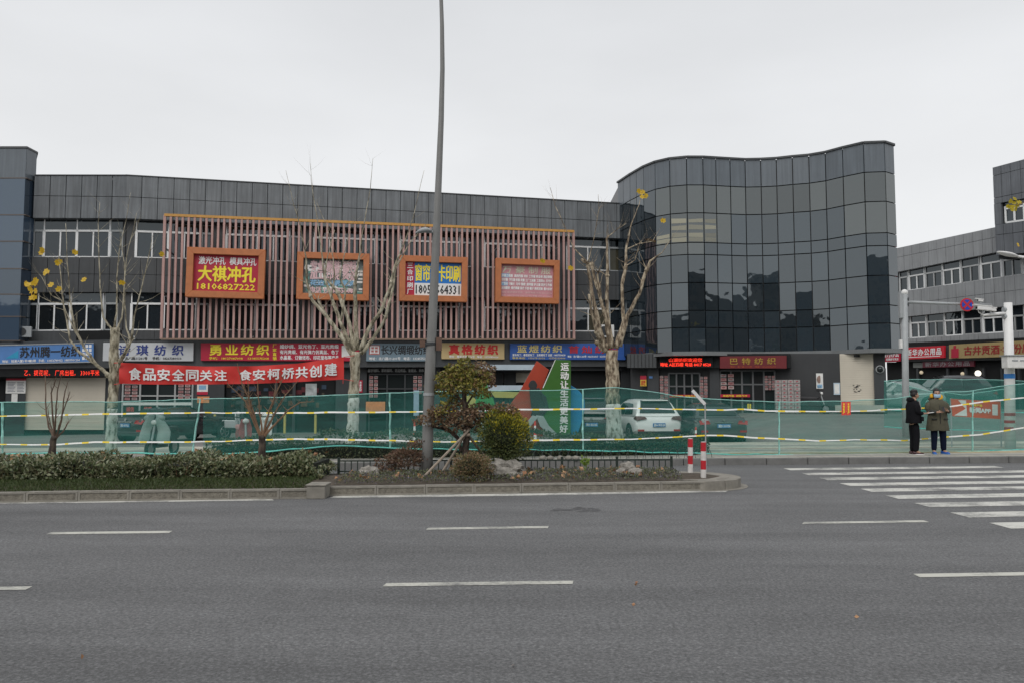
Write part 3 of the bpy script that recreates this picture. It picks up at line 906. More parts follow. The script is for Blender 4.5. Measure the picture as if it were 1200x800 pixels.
b.build('shutter_rib', M_cream, main)['kind'] = 'stuff'
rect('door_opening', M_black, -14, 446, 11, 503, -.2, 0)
t, pl = flat('notice_board', 'white notice board with red and yellow top edge beside the cream shutter', 'notice board', M_paper, 12, 445, 35, 460.5, .13)
MB().prism(rq(12, 443, 35, 445.4, .14, pl)[::-1], pl.n * .03).build('top_strip', M_redp, t)
b = MB()
for k in range(7):
    b.prism(rq(14, 447.5 + 1.7 * k, 23 - k % 3, 448.3 + 1.7 * k, .151, pl)[::-1], pl.n * .002); b.prism(rq(25, 447.5 + 1.7 * k, 33 - k % 2, 448.3 + 1.7 * k, .151, pl)[::-1], pl.n * .002)
b.build('print', pm('print_grey', (0.25, 0.26, 0.3), .7, .3, 20), t)['kind'] = 'stuff'
flat('paper_notice', 'small white sheet taped under the notice board at the left', 'notice', M_paper, 19, 461, 26, 470.5, .13)
# glass shop door left
def door_set(x0, x1, y0, y1, n, pl=None, o=0.0, frame=M_alu):
    d = thing_part('shop_front', main if pl is None else tower)
    pl = pl or PB
    fr = MB()
    for i in range(n + 1):
        x = lin(i, 0, n, x0, x1); fr.bar(pl.pt(x, y0, o + .06), pl.pt(x, y1, o + .06), .07, .07, up=pl.n)
    for y in (y0, y0 + (y1 - y0) * .25, y1):
        p, q = pl.pt(x0, y, o + .06), pl.pt(x1, y, o + .06); fr.obox((p + q) / 2, (q - p) / 2, pl.n * .03, (0, 0, .03))
    fr.build('frame', frame, d)
    for i in range(n):
        a, c = lin(i, 0, n, x0, x1), lin(i + 1, 0, n, x0, x1)
        MB().prism(rq(a, y0, c, y1, o + .03, pl)[::-1], pl.n * .012).build('pane', M_glassS, d)
    return d
def stickers(x0, y0, x1, y1, nx, ny, name, label, pl=None, o=.09, mat=None, fill=.78, chars='布丝绸缎纱棉麻绒呢锦'):
    """grid of pink sample labels stuck on glass"""
    pl = pl or PB
    t = thing('window_sticker_grid', (pl.pt(x0, y1, o) + pl.pt(x1, y1, o)) / 2, label, 'window stickers')
    b, c_ = MB(), 0
    dx, dy = (x1 - x0) / nx, (y1 - y0) / ny
    for i in range(nx):
        for j in range(ny):
            xx, yy = x0 + dx * i, y0 + dy * j
            q = rq(xx, yy, xx + dx * fill, yy + dy * fill, o, pl)
            MB().prism(q[::-1], pl.n * .006).build('sticker', mat or STK[(i * 5 + j * 3 + int(x0)) % 4], t)
            b.prism(rq(xx + dx * .12, yy + dy * .25, xx + dx * .62, yy + dy * .5, o + .006, pl)[::-1], pl.n * .002)
    b.build('print', pm('print_dark_red', (0.2, 0.05, 0.05), .6, .2, 9), t)['kind'] = 'stuff'
    return t
door_set(148, 229, 449, 506, 4)
stickers(150.5, 451, 167, 469, 2, 5, '', 'pink stickers on the left pane of the glass door behind the dark sedan')
stickers(212.5, 450, 228, 468, 2, 5, '', 'pink stickers on the right pane of the glass door behind the dark sedan')
rect('glass_band', M_paper, 149, 470.8, 228.5, 474.2, .09, .1)
t = thing('door_lettering', PB.pt(190, 481), 'red characters stuck low on the glass door behind the dark sedan', 'lettering')
for k, s_ in enumerate(('诚信', '经营', '服务', '至上')): text(s_, rq(153 + 20.5 * k, 476, 162 + 20.5 * k, 481.5, .1, PB), pm('char_red', (0.55, .05, .05), .5, .1, 4), t, PB.n, bold=.03)
t, pl = flat('poster', 'white and red poster on the dark pier right of the glass door', 'poster', M_paper, 234.5, 449.5, 247, 462, .13)
MB().prism(rq(234.5, 458.5, 247, 462, .15, pl)[::-1], pl.n * .004).build('red_foot', M_redp, t)
MB().prism(rq(236.5, 451, 245, 456, .15, pl)[::-1], pl.n * .004).build('blue_picture', M_lbl, t)
flat('poster', 'orange poster below the white and red one on the dark pier', 'poster', M_orng, 235, 464, 249, 471.5, .13)
# open shop between the two red things
def interior(x0, x1, y0, y1, pl=None, depth=3.0, parent=None, col=M_black):
    pl = pl or PB
    b = MB(); q = rq(x0, y0, x1, y1, -.19, pl)
    d = -pl.n * depth
    A, B_, C_, D_ = q
    for f in ((A, B_, B_ + d, A + d), (D_, C_, C_ + d, D_ + d), (A, D_, D_ + d, A + d), (B_, C_, C_ + d, B_ + d), (A + d, B_ + d, C_ + d, D_ + d)):
        b.add(f, [(0, 1, 2, 3)])
    return b.build('shop_interior', col, parent or main)
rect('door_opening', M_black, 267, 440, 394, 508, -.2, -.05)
for x in (285.5, 324, 345): rect('door_post', M_col, x, 440, x + 3.5, 508, -.2, .1)
flat('shop_poster', 'pale picture standing in the dark open shop behind the bare trees', 'poster', pm('faded_print', (0.35, 0.38, 0.38), .6, .5, 3), 360, 449, 373, 463, .0)
b = MB(); cols_ = [M_orng, M_lbl, M_redp, M_cream, M_wht]
goods = thing('goods_shelf', PB.pt(335, 470, -.04), 'dim shelves of fabric rolls inside the open shop', 'shelf')
for k in range(34):
    x = 270 + (k * 7.3) % 52 + (k // 17) * 62; y = 452 + (k * 5) % 26
    p = PB.pt(x, y, -.045)
    MB().obox(p, PB.u * U(.04, .16), PB.n * .03, (0, 0, U(.05, .12))).build('fabric_roll', pm('roll_%d' % (k % 5), [(0.10, 0.04, 0.02), (0.03, 0.05, 0.08), (0.09, 0.015, 0.02), (0.08, 0.07, 0.05), (0.05, .05, .05)][k % 5], .8, .3, 3), goods)
t, pl = flat('door_scroll', 'narrow red scroll with white characters beside the middle plane tree', 'poster', M_redp, 421.5, 445, 426, 459.5, .14)
text('恭\n喜\n发\n财', rq(422.5, 446.5, 425, 458, .162, pl), M_letW, t, pl.n, bold=.03)
door_set(434, 496, 438, 506, 3, frame=M_col)
t, pl = flat('menu_board', 'black board with rows of small white characters above the shop door', 'sign', M_black, 431, 425.5, 499, 436.5, .14, th=.05)
text('各类仿真丝、色丁、雪纺、里布、衬布', rq(449, 427, 497, 430.6, .19, pl), pm('letter_grey', (0.3, 0.31, 0.31), .5, .1, 5), t, pl.n, bold=.02)
text('服装辅料、家纺面料、花边绣品、金银丝、网布', rq(432, 431.8, 497, 435.6, .19, pl), pm('letter_grey', (0.3, 0.31, 0.31), .5, .1, 5), t, pl.n, bold=.02)
stickers(434, 440, 445, 466, 2, 6, '', 'pink and dark sticker column at the left of the door under the slate blue sign')
stickers(485, 440, 496, 462, 2, 5, '', 'pink and dark sticker column at the right of the door under the slate blue sign')
flat('banner_stand', 'pale blue upright panel leaning beside the lamp post', 'panel', pm('pale_blue_panel', (0.30, 0.40, 0.50), .5, .1, 3), 484, 457, 490, 486, .8, th=.05)
flat('display_board', 'orange and brown display behind the net left of the lamp post', 'display', M_orng, 430, 470, 452, 482, .5, th=.1)
# bays behind the sculpture: shutters under pale canopy boards
M_canopy = pm('canopy_pale_blue', (0.42, 0.50, 0.56), 0.4, 0.08, 2)
PC = PB.off(1.4)
for q in ((560, 427, 628, 433), (568, 451, 616, 457)):
    p = [PC.pt(q[0], q[1]), PC.pt(q[2], q[1]), PC.pt(q[2], q[3]), PC.pt(q[0] + 2, q[3])]
    t = thing('canopy', (p[2] + p[3]) / 2, 'pale blue %s canopy board behind the running figure' % ('upper' if q[1] < 440 else 'lower short'), 'canopy')
    MB().prism(p[::-1], PC.n * .12).build('board', M_canopy, t)
    MB().prism([p[3], p[2], p[2] + PC.n * -1.3 + Vector((0, 0, -.1)), p[3] - PC.n * 1.3 + Vector((0, 0, -.1))], (0, 0, .05)).build('underside', M_col, t)
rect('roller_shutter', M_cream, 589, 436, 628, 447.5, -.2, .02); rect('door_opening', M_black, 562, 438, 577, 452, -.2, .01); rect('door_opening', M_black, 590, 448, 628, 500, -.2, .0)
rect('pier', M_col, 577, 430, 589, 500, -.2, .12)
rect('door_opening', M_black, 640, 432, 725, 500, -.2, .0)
rect('lintel', M_col, 604, 430, 726, 434, -.2, .3)
# low ledge and small wall lamp
b = MB(); p = PB.pt(690, 399, .62)
for k, x in enumerate((164, 300, 452, 560, 641)):
    b = MB(); p = PB.pt(x, 399, .62); b.tube([p, p + Vector((0, 0, .08)), p + PB.n * .15 + Vector((0, 0, .12))], .03, 6); b.build('cable_stub', M_grey, main)
# outdoor air conditioners
def aircon(x, y, pl, o, label, w=.42, h=.3, mt=None):
    p = pl.pt(x, y, o); t = thing('air_conditioner', p, label, 'air conditioner')
    MB().obox(p + Vector((0, 0, h)), pl.u * w, pl.n * .15, (0, 0, h)).build('casing', mt or M_wht, t, bevel=.02)
    MB().disc(p + pl.n * .16 + Vector((0, 0, h)) - pl.u * .1, pl.n, h * .75, .02).build('fan_grille', M_col, t)
aircon(706, 396, PB, .35, 'white air conditioner on the ledge behind the right plane tree')
aircon(32, 396, PA, .35, 'small grey box on the ledge at the left corner tower', .25, .22, M_grey)

# ================================================================== LEFT CORNER TOWER
lt = thing('corner_tower', at(0, 500, 32.3), 'dark blue glazed corner tower rising above the roof at the left edge', 'building')
zt = at(20, 173.6, 32.0).z
xr = at(26, 300, 32.0).x
rowsL = [at(20, y, 32).z for y in (173.6, 209, 252, 283, 315, 345, 371, 399)]
MB().prism([(-28, 32.3, rowsL[-1]), (xr - .06, 32.3, rowsL[-1]), (xr - .05, 32.72, rowsL[-1]), (-23.5, 38, rowsL[-1]), (-28, 38, rowsL[-1])], (0, 0, zt - .05 - rowsL[-1])).build('wall', M_wall, lt)
colL = [xr - 1.32 * i for i in range(5)]
M_glassL = glassmat('corner_glass', (0.035, 0.055, 0.085), 1.9, 0.03, 0.01, 0.6)
M_seam = pm('seam_brown', (0.10, 0.08, 0.07), .5, .1, 4)
for z0, z1 in zip(rowsL, rowsL[1:]):
    for i in range(4):
        x0, x1 = colL[i + 1], colL[i]
        k = U(-.006, .006)
        MB().prism([(x0 + .01, 32.2 + k, z1 + .02), (x1 - .01, 32.2 - k, z1 + .02), (x1 - .01, 32.2 - k, z0 - .02), (x0 + .01, 32.2 + k, z0 - .02)], (0, -.2, 0)).build('glass_panel', M_glassL if z0 < zt - .1 else M_metalG, lt)
    MB().prism([(xr - .05, 32.02, z1 + .02), (xr - .05, 32.70, z1 + .02), (xr - .05, 32.70, z0 - .02), (xr - .05, 32.02, z0 - .02)], (.05, 0, 0)).build('glass_panel', M_glassL if z0 < zt - .1 else M_metalG, lt)
    MB().box((-26, 31.985, z1 - .02), (xr + .07, 32.3, z1 + .02)).build('seam', M_seam, lt)
MB().prism([(-28, 31.97, zt - .02), (xr + .03, 31.97, zt - .02), (xr + .02, 32.75, zt - .02), (-23.4, 38, zt - .02), (-28, 38, zt - .02)], (0, 0, .08)).build('coping', M_trim, lt)

# ================================================================== CURVED GLASS TOWER
TX = [724.4, 731, 739, 746.5, 755, 768.7, 786, 806, 825.4, 840.6, 857.4, 875, 893.5, 912, 931, 950.5, 970, 990.4, 1015.4, 1040.4, 1051.5]
TY = [(724, 214.9), (739, 205), (755, 195.9), (769, 190.2), (786, 186.4), (806, 184.5), (825, 184.5), (857, 186.4), (875, 187.4), (893.5, 187), (912, 186), (931, 183.9), (950, 182.3), (970, 179), (990, 173.7), (1015, 167.9), (1040, 166.8), (1051.5, 170.6)]
ZT = 12.07
def tdepth(px):
    d = ray(px, poly(px, TY)); t = (ZT - H) / d.z
    return d.y * t
def tplan(px):
    Y = tdepth(px); p = at(px, 290, Y); return Vector((p.x, p.y, 0))
TP = [tplan(x) for x in TX]
TP.append(TP[-1] + Vector((-.25, 3.2, 0)))
tower = thing('curved_tower', (9.5, 36, .1), 'tall wavy dark glass curtain wall tower at the right end of the market hall', 'building')
ZR = [12.07, 10.83, 9.59, 8.28, 7.75, 6.52, 5.3, 4.56, 3.5]
core = [p.copy() for p in TP]
b = MB()
inn = []
for i, p in enumerate(TP):
    d = (TP[min(i + 1, len(TP) - 1)] - TP[max(i - 1, 0)]).normalized(); n_ = Vector((-d.y, d.x, 0))
    if n_.y < 0 and i < 19: n_ = -n_
    if i >= 19: n_ = Vector((-.9, .4, 0))
    inn.append(p + n_ * .12)
b.add([Vector((p.x, p.y, 3.55)) for p in inn] + [Vector((inn[-1].x, 44, 3.55)), Vector((inn[0].x, 44, 3.55))] + [Vector((p.x, p.y, ZT - .03)) for p in inn] + [Vector((inn[-1].x, 44, ZT - .03)), Vector((inn[0].x, 44, ZT - .03))],
      [(i, (i + 1) % (len(inn) + 2), (i + 1) % (len(inn) + 2) + len(inn) + 2, i + len(inn) + 2) for i in range(len(inn) + 2)] + [tuple(range(len(inn) + 2))[::-1], tuple(range(len(inn) + 2, 2 * len(inn) + 4))])
b.build('core_wall', pm('tower_mullion', (0.012, 0.014, 0.018), .4, .1, 3), tower)
M_blind = glassmat('curtain_wall_blind', (0.06, 0.065, 0.062), 2.0, 0.05, 0.01, 0.5)
M_tan = glassmat('curtain_wall_tan', (0.20, 0.185, 0.125), 1.9, 0.06, 0.01, 0.5)
for i in range(len(TP) - 1):
    p, q = TP[i], TP[i + 1]
    d = (q - p); n_ = Vector((d.y, -d.x, 0)).normalized()
    u = d.normalized()
    for j in range(8):
        z1, z0 = ZR[j], ZR[j + 1]
        g_ = .021
        k1, k2 = U(-.0012, .0012), U(-.0012, .0012)
        pts = [p + u * g_ + Vector((0, 0, z0 + g_)), q - u * g_ + Vector((0, 0, z0 + g_)), q - u * g_ + Vector((0, 0, z1 - g_)), p + u * g_ + Vector((0, 0, z1 - g_))]
        pts[0] += n_ * k1; pts[1] += n_ * k2; pts[2] -= n_ * k1; pts[3] -= n_ * k2
        mt = M_glassT
        if j == 0: mt = M_metalG
        elif 5 <= i <= 19 and j == 1: mt = M_blind
        elif 6 <= i <= 9 and j == 2: mt = M_blind
        elif i in (5, 6, 7) and j == 3: mt = M_blind
        elif i >= 17 and j == 2: mt = M_blind
        MB().prism(pts, -n_ * .05).build('glass_panel', mt, tower)
# tan bands on some panes: a reflection painted on as raised strips
for i in (5, 6, 7, 8):
    p, q = TP[i + 0], TP[i + 1]; u = (q - p).normalized(); n_ = Vector(((q - p).y, -(q - p).x, 0)).normalized()
    for z in (9.25, 8.95, 8.62, 8.42):
        if i == 5 and z > 8.8: continue
        h_ = .09
        MB().prism([p + u * .05 + Vector((0, 0, z - h_)), q - u * .05 + Vector((0, 0, z - h_ + U(-.03, .03))), q - u * .05 + Vector((0, 0, z + h_)), p + u * .05 + Vector((0, 0, z + h_ + U(-.04, .04)))], n_ * .006).build('painted_reflection', M_tan, tower)
b = MB()
for i in range(len(TP) - 1):
    b.bar(TP[i] + Vector((0, 0, ZT + .02)), TP[i + 1] + Vector((0, 0, ZT + .02)), .12, .08)
b.build('coping', M_trim, tower)
# canopy slab following the wave, recessed ground floor wall
b = MB()
cp = [tplan(x) for x in (738, 755, 786, 825, 857, 893, 931, 970, 1015, 1040)] + [TP[-2], TP[-1]]
o_ = [p + Vector((0, -.12, 3.36)) for p in cp]; bk = [p + Vector((0, 2.6, 3.36)) for p in cp]
for i in range(len(cp) - 1):
    b.prism([o_[i], o_[i + 1], bk[i + 1], bk[i]], (0, 0, .17))
b.build('canopy', pm('canopy_edge', (0.16, 0.17, 0.175), .45, .1, 1.5), tower)
M_darkf = pm('door_frame_dark', (.12, .125, .13), .4, .1, 3)
PT = Plane(at(752, 420, 36.3), at(1036, 420, 32.7))
M_tw = pm('tower_ground_wall', (0.033, 0.035, 0.038), .5, .12, 1.2, streak=.05)
def trect(name, mat, x0, y0, x1, y1, o0=0, o1=.05, bevel=0): return rect(name, mat, x0, y0, x1, y1, o0, o1, tower, PT, bevel)
trect('wall', M_tw, 738, 414, 1035, 508, -.4, 0)
trect('fascia', M_trim, 738, 415, 772, 431, 0, .7)
b = MB()
for k in range(9):
    p = PT.pt(738 + k * 4.2, 415.5, .71); q = PT.pt(738 + k * 4.2, 430.5, .71); b.bar(p, q, .015, .015, up=PT.n)
b.build('fascia_joint', M_black, tower)
for x0, x1 in ((759, 772), (831, 842), (1021, 1035)): trect('pier', M_col, x0, 431, x1, 508, 0, .25)
trect('soffit_box', M_black, 772, 415, 925, 431, 0, .5)
ticker(775, 418.5, 836, 431, '山湖纺织欢迎您', 776, 834, 'two line red led ticker under the tower canopy', PT, .52, two='地址 A区四楼 电话 8417 8520')
def wall_sign(pix, fill, label, pl, o):
    return shop_sign(pix, fill, label, pl, .14, o, None)
t, J, n_ = wall_sign([(844, 417.5), (922, 416.5), (922, 431.5), (844, 431.5)], pm('sign_dark_red', (0.13, 0.008, 0.012), .5, .1, 3), 'dark red sign with dim yellow characters under the tower canopy', PT, .5)
text('巴特纺织', J(.16, .15, .84, .68), pm('letter_dull_gold', (0.36, 0.25, 0.03), .5, .2, 5), t, n_, bold=.01, spacing=1.7)
text('地址：北八路1128号    电话：15067576633', J(.16, .8, .84, .93), pm('letter_dull_red', (0.4, 0.07, 0.02), .5, .2, 5), t, n_, bold=.02)
def sticks(x0, y0, x1, y1, nx, ny, label, mat=None): return stickers(x0, y0, x1, y1, nx, ny, '', label, PT, .2, mat)
d = door_set(783, 819, 437, 498, 4, PT, .05, M_darkf)
sticks(773, 440, 783.5, 468, 2, 9, 'tall white pink sticker column left of the tower glass door')
sticks(819.5, 441, 829, 466, 2, 7, 'torn pink sticker column right of the tower glass door')
d = door_set(842.5, 906, 434, 498, 5, PT, .05, M_darkf)
sticks(843.5, 438, 860.5, 456.5, 2, 4, 'two by four block of pink stickers left of the open tower shop')
sticks(894.5, 440, 907, 457, 3, 6, 'dense pink stickers beside the stack of cartons')
for q, lab in (((784, 462, 818, 465), 'red strip banner low on the tower glass door'), ((843, 461.5, 877, 464.8), 'red and orange strip banner under the block of pink stickers')):
    t, pl = flat('strip_banner', lab, 'banner', M_redp, *q, .22, pl=PT)
    text('欢迎光临  诚信为本', rq(q[0] + 3, q[1] + .5, q[2] - 3, q[3] - .5, .242, PT), M_letY, t, PT.n, bold=.02)
trect('door_opening', M_black, 877, 440, 893, 500, 0, .12)
t, pl = flat('poster', 'red over yellow poster on the pier at the left of the tower base', 'poster', pm('poster_yellow', (.62, .42, .05), .5, .1, 4), 751, 440, 758, 452, .3, pl=PT)
MB().prism(rq(751, 440, 758, 444.5, .32, PT)[::-1], PT.n * .004).build('red_head', M_redp, t)
text('出租\n转让', rq(752, 445.5, 757, 451, .322, PT), M_letR, t, PT.n, bold=.03)
flat('wall_plate', 'small blue plate with number on the tower pier', 'plate', M_blue, 761, 440.5, 765, 443, .27, pl=PT)
stickers(737.5, 449, 749.5, 466, 4, 3, '', 'faint pink stickers on the window between hall and tower', PB, .15)
t, pl = flat('poster', 'white portrait poster on the dark tower wall', 'poster', M_paper, 954, 437, 962, 455, .03, pl=PT)
b = MB(); p = PT.pt(958, 444, .055); b.ball(p, (.12, .01, .16), 8, 6); b.build('portrait', pm('portrait_tone', (.25, .17, .14), .7, .3, 9), t)
MB().prism(rq(955, 450, 961, 454, .051, PT)[::-1], PT.n * .004).build('caption', M_lbl, t)
t, pl = flat('paper_notice', 'white notice sheet with blue border left of the beige roller shutter', 'notice', pm('paper_blue', (.42, .52, .6), .6, .1, 8), 974, 448, 981.5, 462, .03, pl=PT)
MB().prism(rq(975, 449.5, 980.5, 460.5, .051, PT)[::-1], PT.n * .004).build('page', M_paper, t)
trect('roller_shutter', M_cream, 982, 414.5, 1021, 474, 0, .06)
for k in range(22):
    y = 416.5 + 2.65 * k; p, q = PT.pt(982.5, y, .062), PT.pt(1020.5, y, .062)
    b = MB(); b.obox((p + q) / 2, (q - p) / 2, PT.n * .012, (0, 0, .035)); b.build('shutter_slat', M_cream, tower)
b = MB()
for k in range(14):
    p = PT.pt(1000 + U(-3, 6), 449 + U(0, 10), .08); b.obox(p, PT.u * U(.02, .06), PT.n * .003, (0, 0, U(.01, .02)))
b.build('shutter_scribble', M_letK, tower)
MB().box((PT.pt(1002, 417, .2).x - .1, PT.pt(1002, 417, .2).y - .05, PT.pt(1002, 417, .2).z - .05), (PT.pt(1002, 417, .2).x + .1, PT.pt(1002, 417, .2).y + .05, PT.pt(1002, 417, .2).z + .05)).build('shutter_motor', M_black, tower)
trect('door_step', pm('step_pale', (0.4, 0.39, 0.35), .8, .1, 3), 975, 474, 1032, 482, 0, .5)
p = PT.pt(1028, 432.5, .3); t = thing('dome_camera', p, 'round dome camera on the dark pier right of the beige shutter', 'camera')
MB().ball(p, .13, 12, 8).build('dome', M_glassS, t, smooth=True); MB().disc(p + PT.n * -.03, PT.n, .16, .06).build('base', M_grey, t)
# stack of wrapped cartons
p0, p1 = PT.pt(907.5, 481, 1.0), PT.pt(936, 481, 1.0)
base = (p0 + p1) / 2; base.z = fz(base.x, base.y) + .02
M_wrap = pm('wrapped_carton', (0.33, 0.30, 0.29), 0.35, 0.35, 12)
st_ = 0
for j in range(9):
    for i in range(4):
        w = (p1 - p0).length / 4
        c = p0 + PT.u * (w * (i + .5)) * (1 if PT.u.x > 0 else -1); c.z = base.z + .13 + .262 * j * .58 + 0
        c.z = base.z + .077 + .152 * j
        m = MB(); m.obox(c + PT.n * U(-.02, .03), PT.u * (w / 2 - .008), PT.n * .25, (0, 0, .07)); m.cur = 1
        m.obox(c + PT.n * .27, PT.u * (w / 7), PT.n * .006, (0, 0, .014))
        o = m.build('carton', [M_wrap, M_redp], None)
        hgt = ['bottom', 'second', 'third', 'fourth', 'fifth', 'sixth', 'seventh', 'eighth', 'top'][j]; pos = ['leftmost', 'second', 'third', 'rightmost'][i]
        tag(o, '%s carton in the %s row of the wrapped stack before the tower' % (pos, hgt), 'carton', 'cartons wrapped in film stacked before the tower shop')
# ================================================================== RIGHT WING
def wing_dir(): return Vector((-2.6, 6.2, 0)).normalized()
wa = at(1172, 300, 44.0); wb_ = wa + wing_dir() * 12
PW = Plane(wa, wb_)
wing = thing('side_wing_building', at(1130, 480, 46), 'grey panelled side wing with rows of white framed windows at the right', 'building')
WR = dict(roof=(291.5, 267), pbot=(319.5, 296.5), tr=(326, 306.5), wb=(342.5, 326), sb=(372.5, 360.5), tr2=(379.5, 371.5), wb2=(397, 389.5), bb=(402, 397), st=(406.5, 403.5), sbt=(420.5, 417.5), band=(423.5, 421.5))
def wy(px, r): return lin(px, 1055, 1172, *WR[r])
def wslab(name, mat, x0, x1, r0, r1, o0, o1, gap=0.0):
    p = [PW.pt(x0, wy(x0, r1), o0), PW.pt(x1, wy(x1, r1), o0), PW.pt(x1, wy(x1, r0), o0), PW.pt(x0, wy(x0, r0), o0)]
    if gap:
        u = (p[1] - p[0]).normalized() * gap; z = Vector((0, 0, gap)); p = [p[0] + u + z, p[1] - u + z, p[2] - u - z, p[3] + u - z]
    return MB().prism(p, PW.n * (o1 - o0)).build(name, mat, wing)
b = MB(); p = PW.pt(1045, wy(1045, 'roof') + .6, -.2); q = PW.pt(1260, wy(1260, 'roof') + .6, -.2)
b.prism([Vector((p.x, p.y, .1)), Vector((q.x, q.y, .1)), q, p], -PW.n * 6); b.build('wall', M_wall, wing)
M_wpan = pm('wing_grey_panel', (0.27, 0.28, 0.29), 0.5, 0.1, 0.8, streak=0.12)
wc = px_steps(PW, 1046, 1232, 17)
for a, c in zip(wc, wc[1:]):
    for r0, r1 in (('roof', 'pbot'), ('wb', 'sb'), ('wb2', 'bb')):
        if r0 == 'wb2': wslab('sill_panel', M_wpan, a, c, r0, r1, -.15, .1, .01); continue
        ym = 'm_' + r0; WR[ym] = tuple((x + y) / 2 - (3 if r0 == 'roof' else 0) for x, y in zip(WR[r0], WR[r1]))
        wslab('cladding_panel', M_wpan, a, c, r0, ym, -.15, .25, .01); wslab('cladding_panel', M_wpan, a, c, ym, r1, -.15, .25, .01)
wslab('soffit', M_black, 1046, 1232, 'bb', 'st', -.15, .2)
def wwin(x0, x1, rt, rm, rb, n=2, frame=M_white):
    w = thing_part('window', wing); fr = MB()
    P = lambda x, r: PW.pt(x, wy(x, r), -.02)
    for i in range(n + 1):
        x = lin(i, 0, n, x0, x1); fr.bar(P(x, rm), P(x, rb), .11 if i in (0, n) else .06, .06, up=PW.n)
        if i in (0, n): fr.bar(P(x, rt), P(x, rm), .05, .06, up=PW.n)
    for r, h_ in ((rm, .09), (rb, .12)):
        p, q = P(x0, r), P(x1, r); fr.obox((p + q) / 2, (q - p) / 2, PW.n * .03, (0, 0, h_ / 2))
    fr.build('frame', frame, w)
    for i in range(n):
        a, c = lin(i, 0, n, x0, x1), lin(i + 1, 0, n, x0, x1)
        MB().prism([PW.pt(a, wy(a, rb), -.06), PW.pt(c, wy(c, rb), -.06), PW.pt(c, wy(c, rm), -.06), PW.pt(a, wy(a, rm), -.06)], -PW.n * .02).build('pane', M_glassW, w)
    MB().prism([PW.pt(x0, wy(x0, rm), -.06), PW.pt(x1, wy(x1, rm), -.06), PW.pt(x1, wy(x1, rt), -.06), PW.pt(x0, wy(x0, rt), -.06)], -PW.n * .02).build('transom_pane', M_glassW, w)
for rt, rm, rb in (('pbot', 'tr', 'wb'), ('sb', 'tr2', 'wb2')):
    for k, (x0, x1) in enumerate(((1055, 1064.5), (1066, 1084), (1085.5, 1105), (1106, 1126.5), (1128, 1149), (1151, 1175), (1177, 1199), (1200, 1230))):
        wwin(x0, x1, rt, rm, rb, 2 if k else 1, M_white if k in (1, 3, 5, 7) else M_alu)
wslab('fascia', M_trim, 1034, 1240, 'st', 'band', -.15, .3)
t, J, n_ = wall_sign([(1034, 410), (1056, 409), (1056, 423), (1034, 424)], M_redp, 'short red sign with white letters, cut by the grey sign post', PW, .35)
text('得力办公', J(.1, .1, .98, .62), M_letW, t, n_, bold=.03); text('经销商专卖店', J(.3, .7, .95, .9), M_letW, t, n_, bold=.03)
t, J, n_ = wall_sign([(1062.5, 407.5), (1108.5, 404.8), (1108.5, 419), (1062.5, 421)], pm('sign_bright_red', (.55, .012, .03), .4, .05, 2), 'bright red office supplies sign with white characters in the right wing', PW, .35)
text('新华办公用品', J(.05, .15, .93, .72), M_letW, t, n_, bold=.035, spacing=1.15)
MB().prism(J(.05, .80, .9, .86), n_ * .006).build('underline', M_letW, t)
t, J, n_ = wall_sign([(1114, 404), (1230, 397.5), (1230, 416.5), (1114, 420)], pm('sign_dull_gold', (.36, .27, .12), .45, .1, 2), 'dull gold sign with carved red characters and bottle emblem in the right wing', PW, .35)
text('古井贡酒·年份原浆', J(.17, .18, .95, .80), pm('letter_dark_red', (.28, .02, .02), .5, .1, 3), t, n_, bold=.03)
b = MB(); c0_ = (J(.03, .3, .11, .95)); b.prism(c0_[::-1], n_ * .03); b.prism(J(.055, .08, .08, .3)[::-1], n_ * .03); b.build('bottle_emblem', M_redp, t)
def wrect(name, mat, x0, y0, x1, y1, o0, o1, parent=None): return rect(name, mat, x0, y0, x1, y1, o0, o1, wing, PW)
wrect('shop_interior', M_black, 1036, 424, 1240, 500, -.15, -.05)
t, J, n_ = wall_sign([(1083, 423.5), (1143, 421.5), (1143, 429), (1083, 430.5)], pm('sign_maroon', (.12, .015, .03), .5, .1, 3), 'dim maroon second sign with grey characters under the bright red one', PW, .1)
text('新华办公用品', J(.06, .12, .93, .88), pm('letter_grey_dim', (.25, .22, .23), .5, .1, 4), t, n_, bold=.03, spacing=1.2)
t, pl = flat('paper_notice', 'grey pale panel sign left of the maroon sign in the wing', 'sign', pm('pale_grey_sheet', (.2, .21, .2), .6, .1, 8), 1069, 424.5, 1082, 430.5, .1, pl=PW)
for x in (1072, 1107, 1128, 1149, 1170, 1190): wrect('door_post', M_col, x, 431, x + 2.5, 500, -.1, .1)
for x, y, r, lab in ((1144, 437, .16, 'bright round ceiling lamp glowing inside the wing shop'), (1078, 436, .11, 'small dim warm lamp at the left inside the wing shop'), (1126, 437.5, .11, 'small dim warm lamp in the middle of the wing shop')):
    p = PW.pt(x, y, .1); t = thing('shop_lamp', p, lab, 'lamp'); MB().ball(p, r, 10, 8).build('bulb', glow('lamp_glow', (1, .93, .8), 2.0) if r > .12 else glow('lamp_dim', (.5, .42, .3), .6), t, smooth=True)
    MB().tube([p + Vector((0, 0, r)), p + Vector((0, 0, .7))], .015, 6).build('cord', M_black, t)
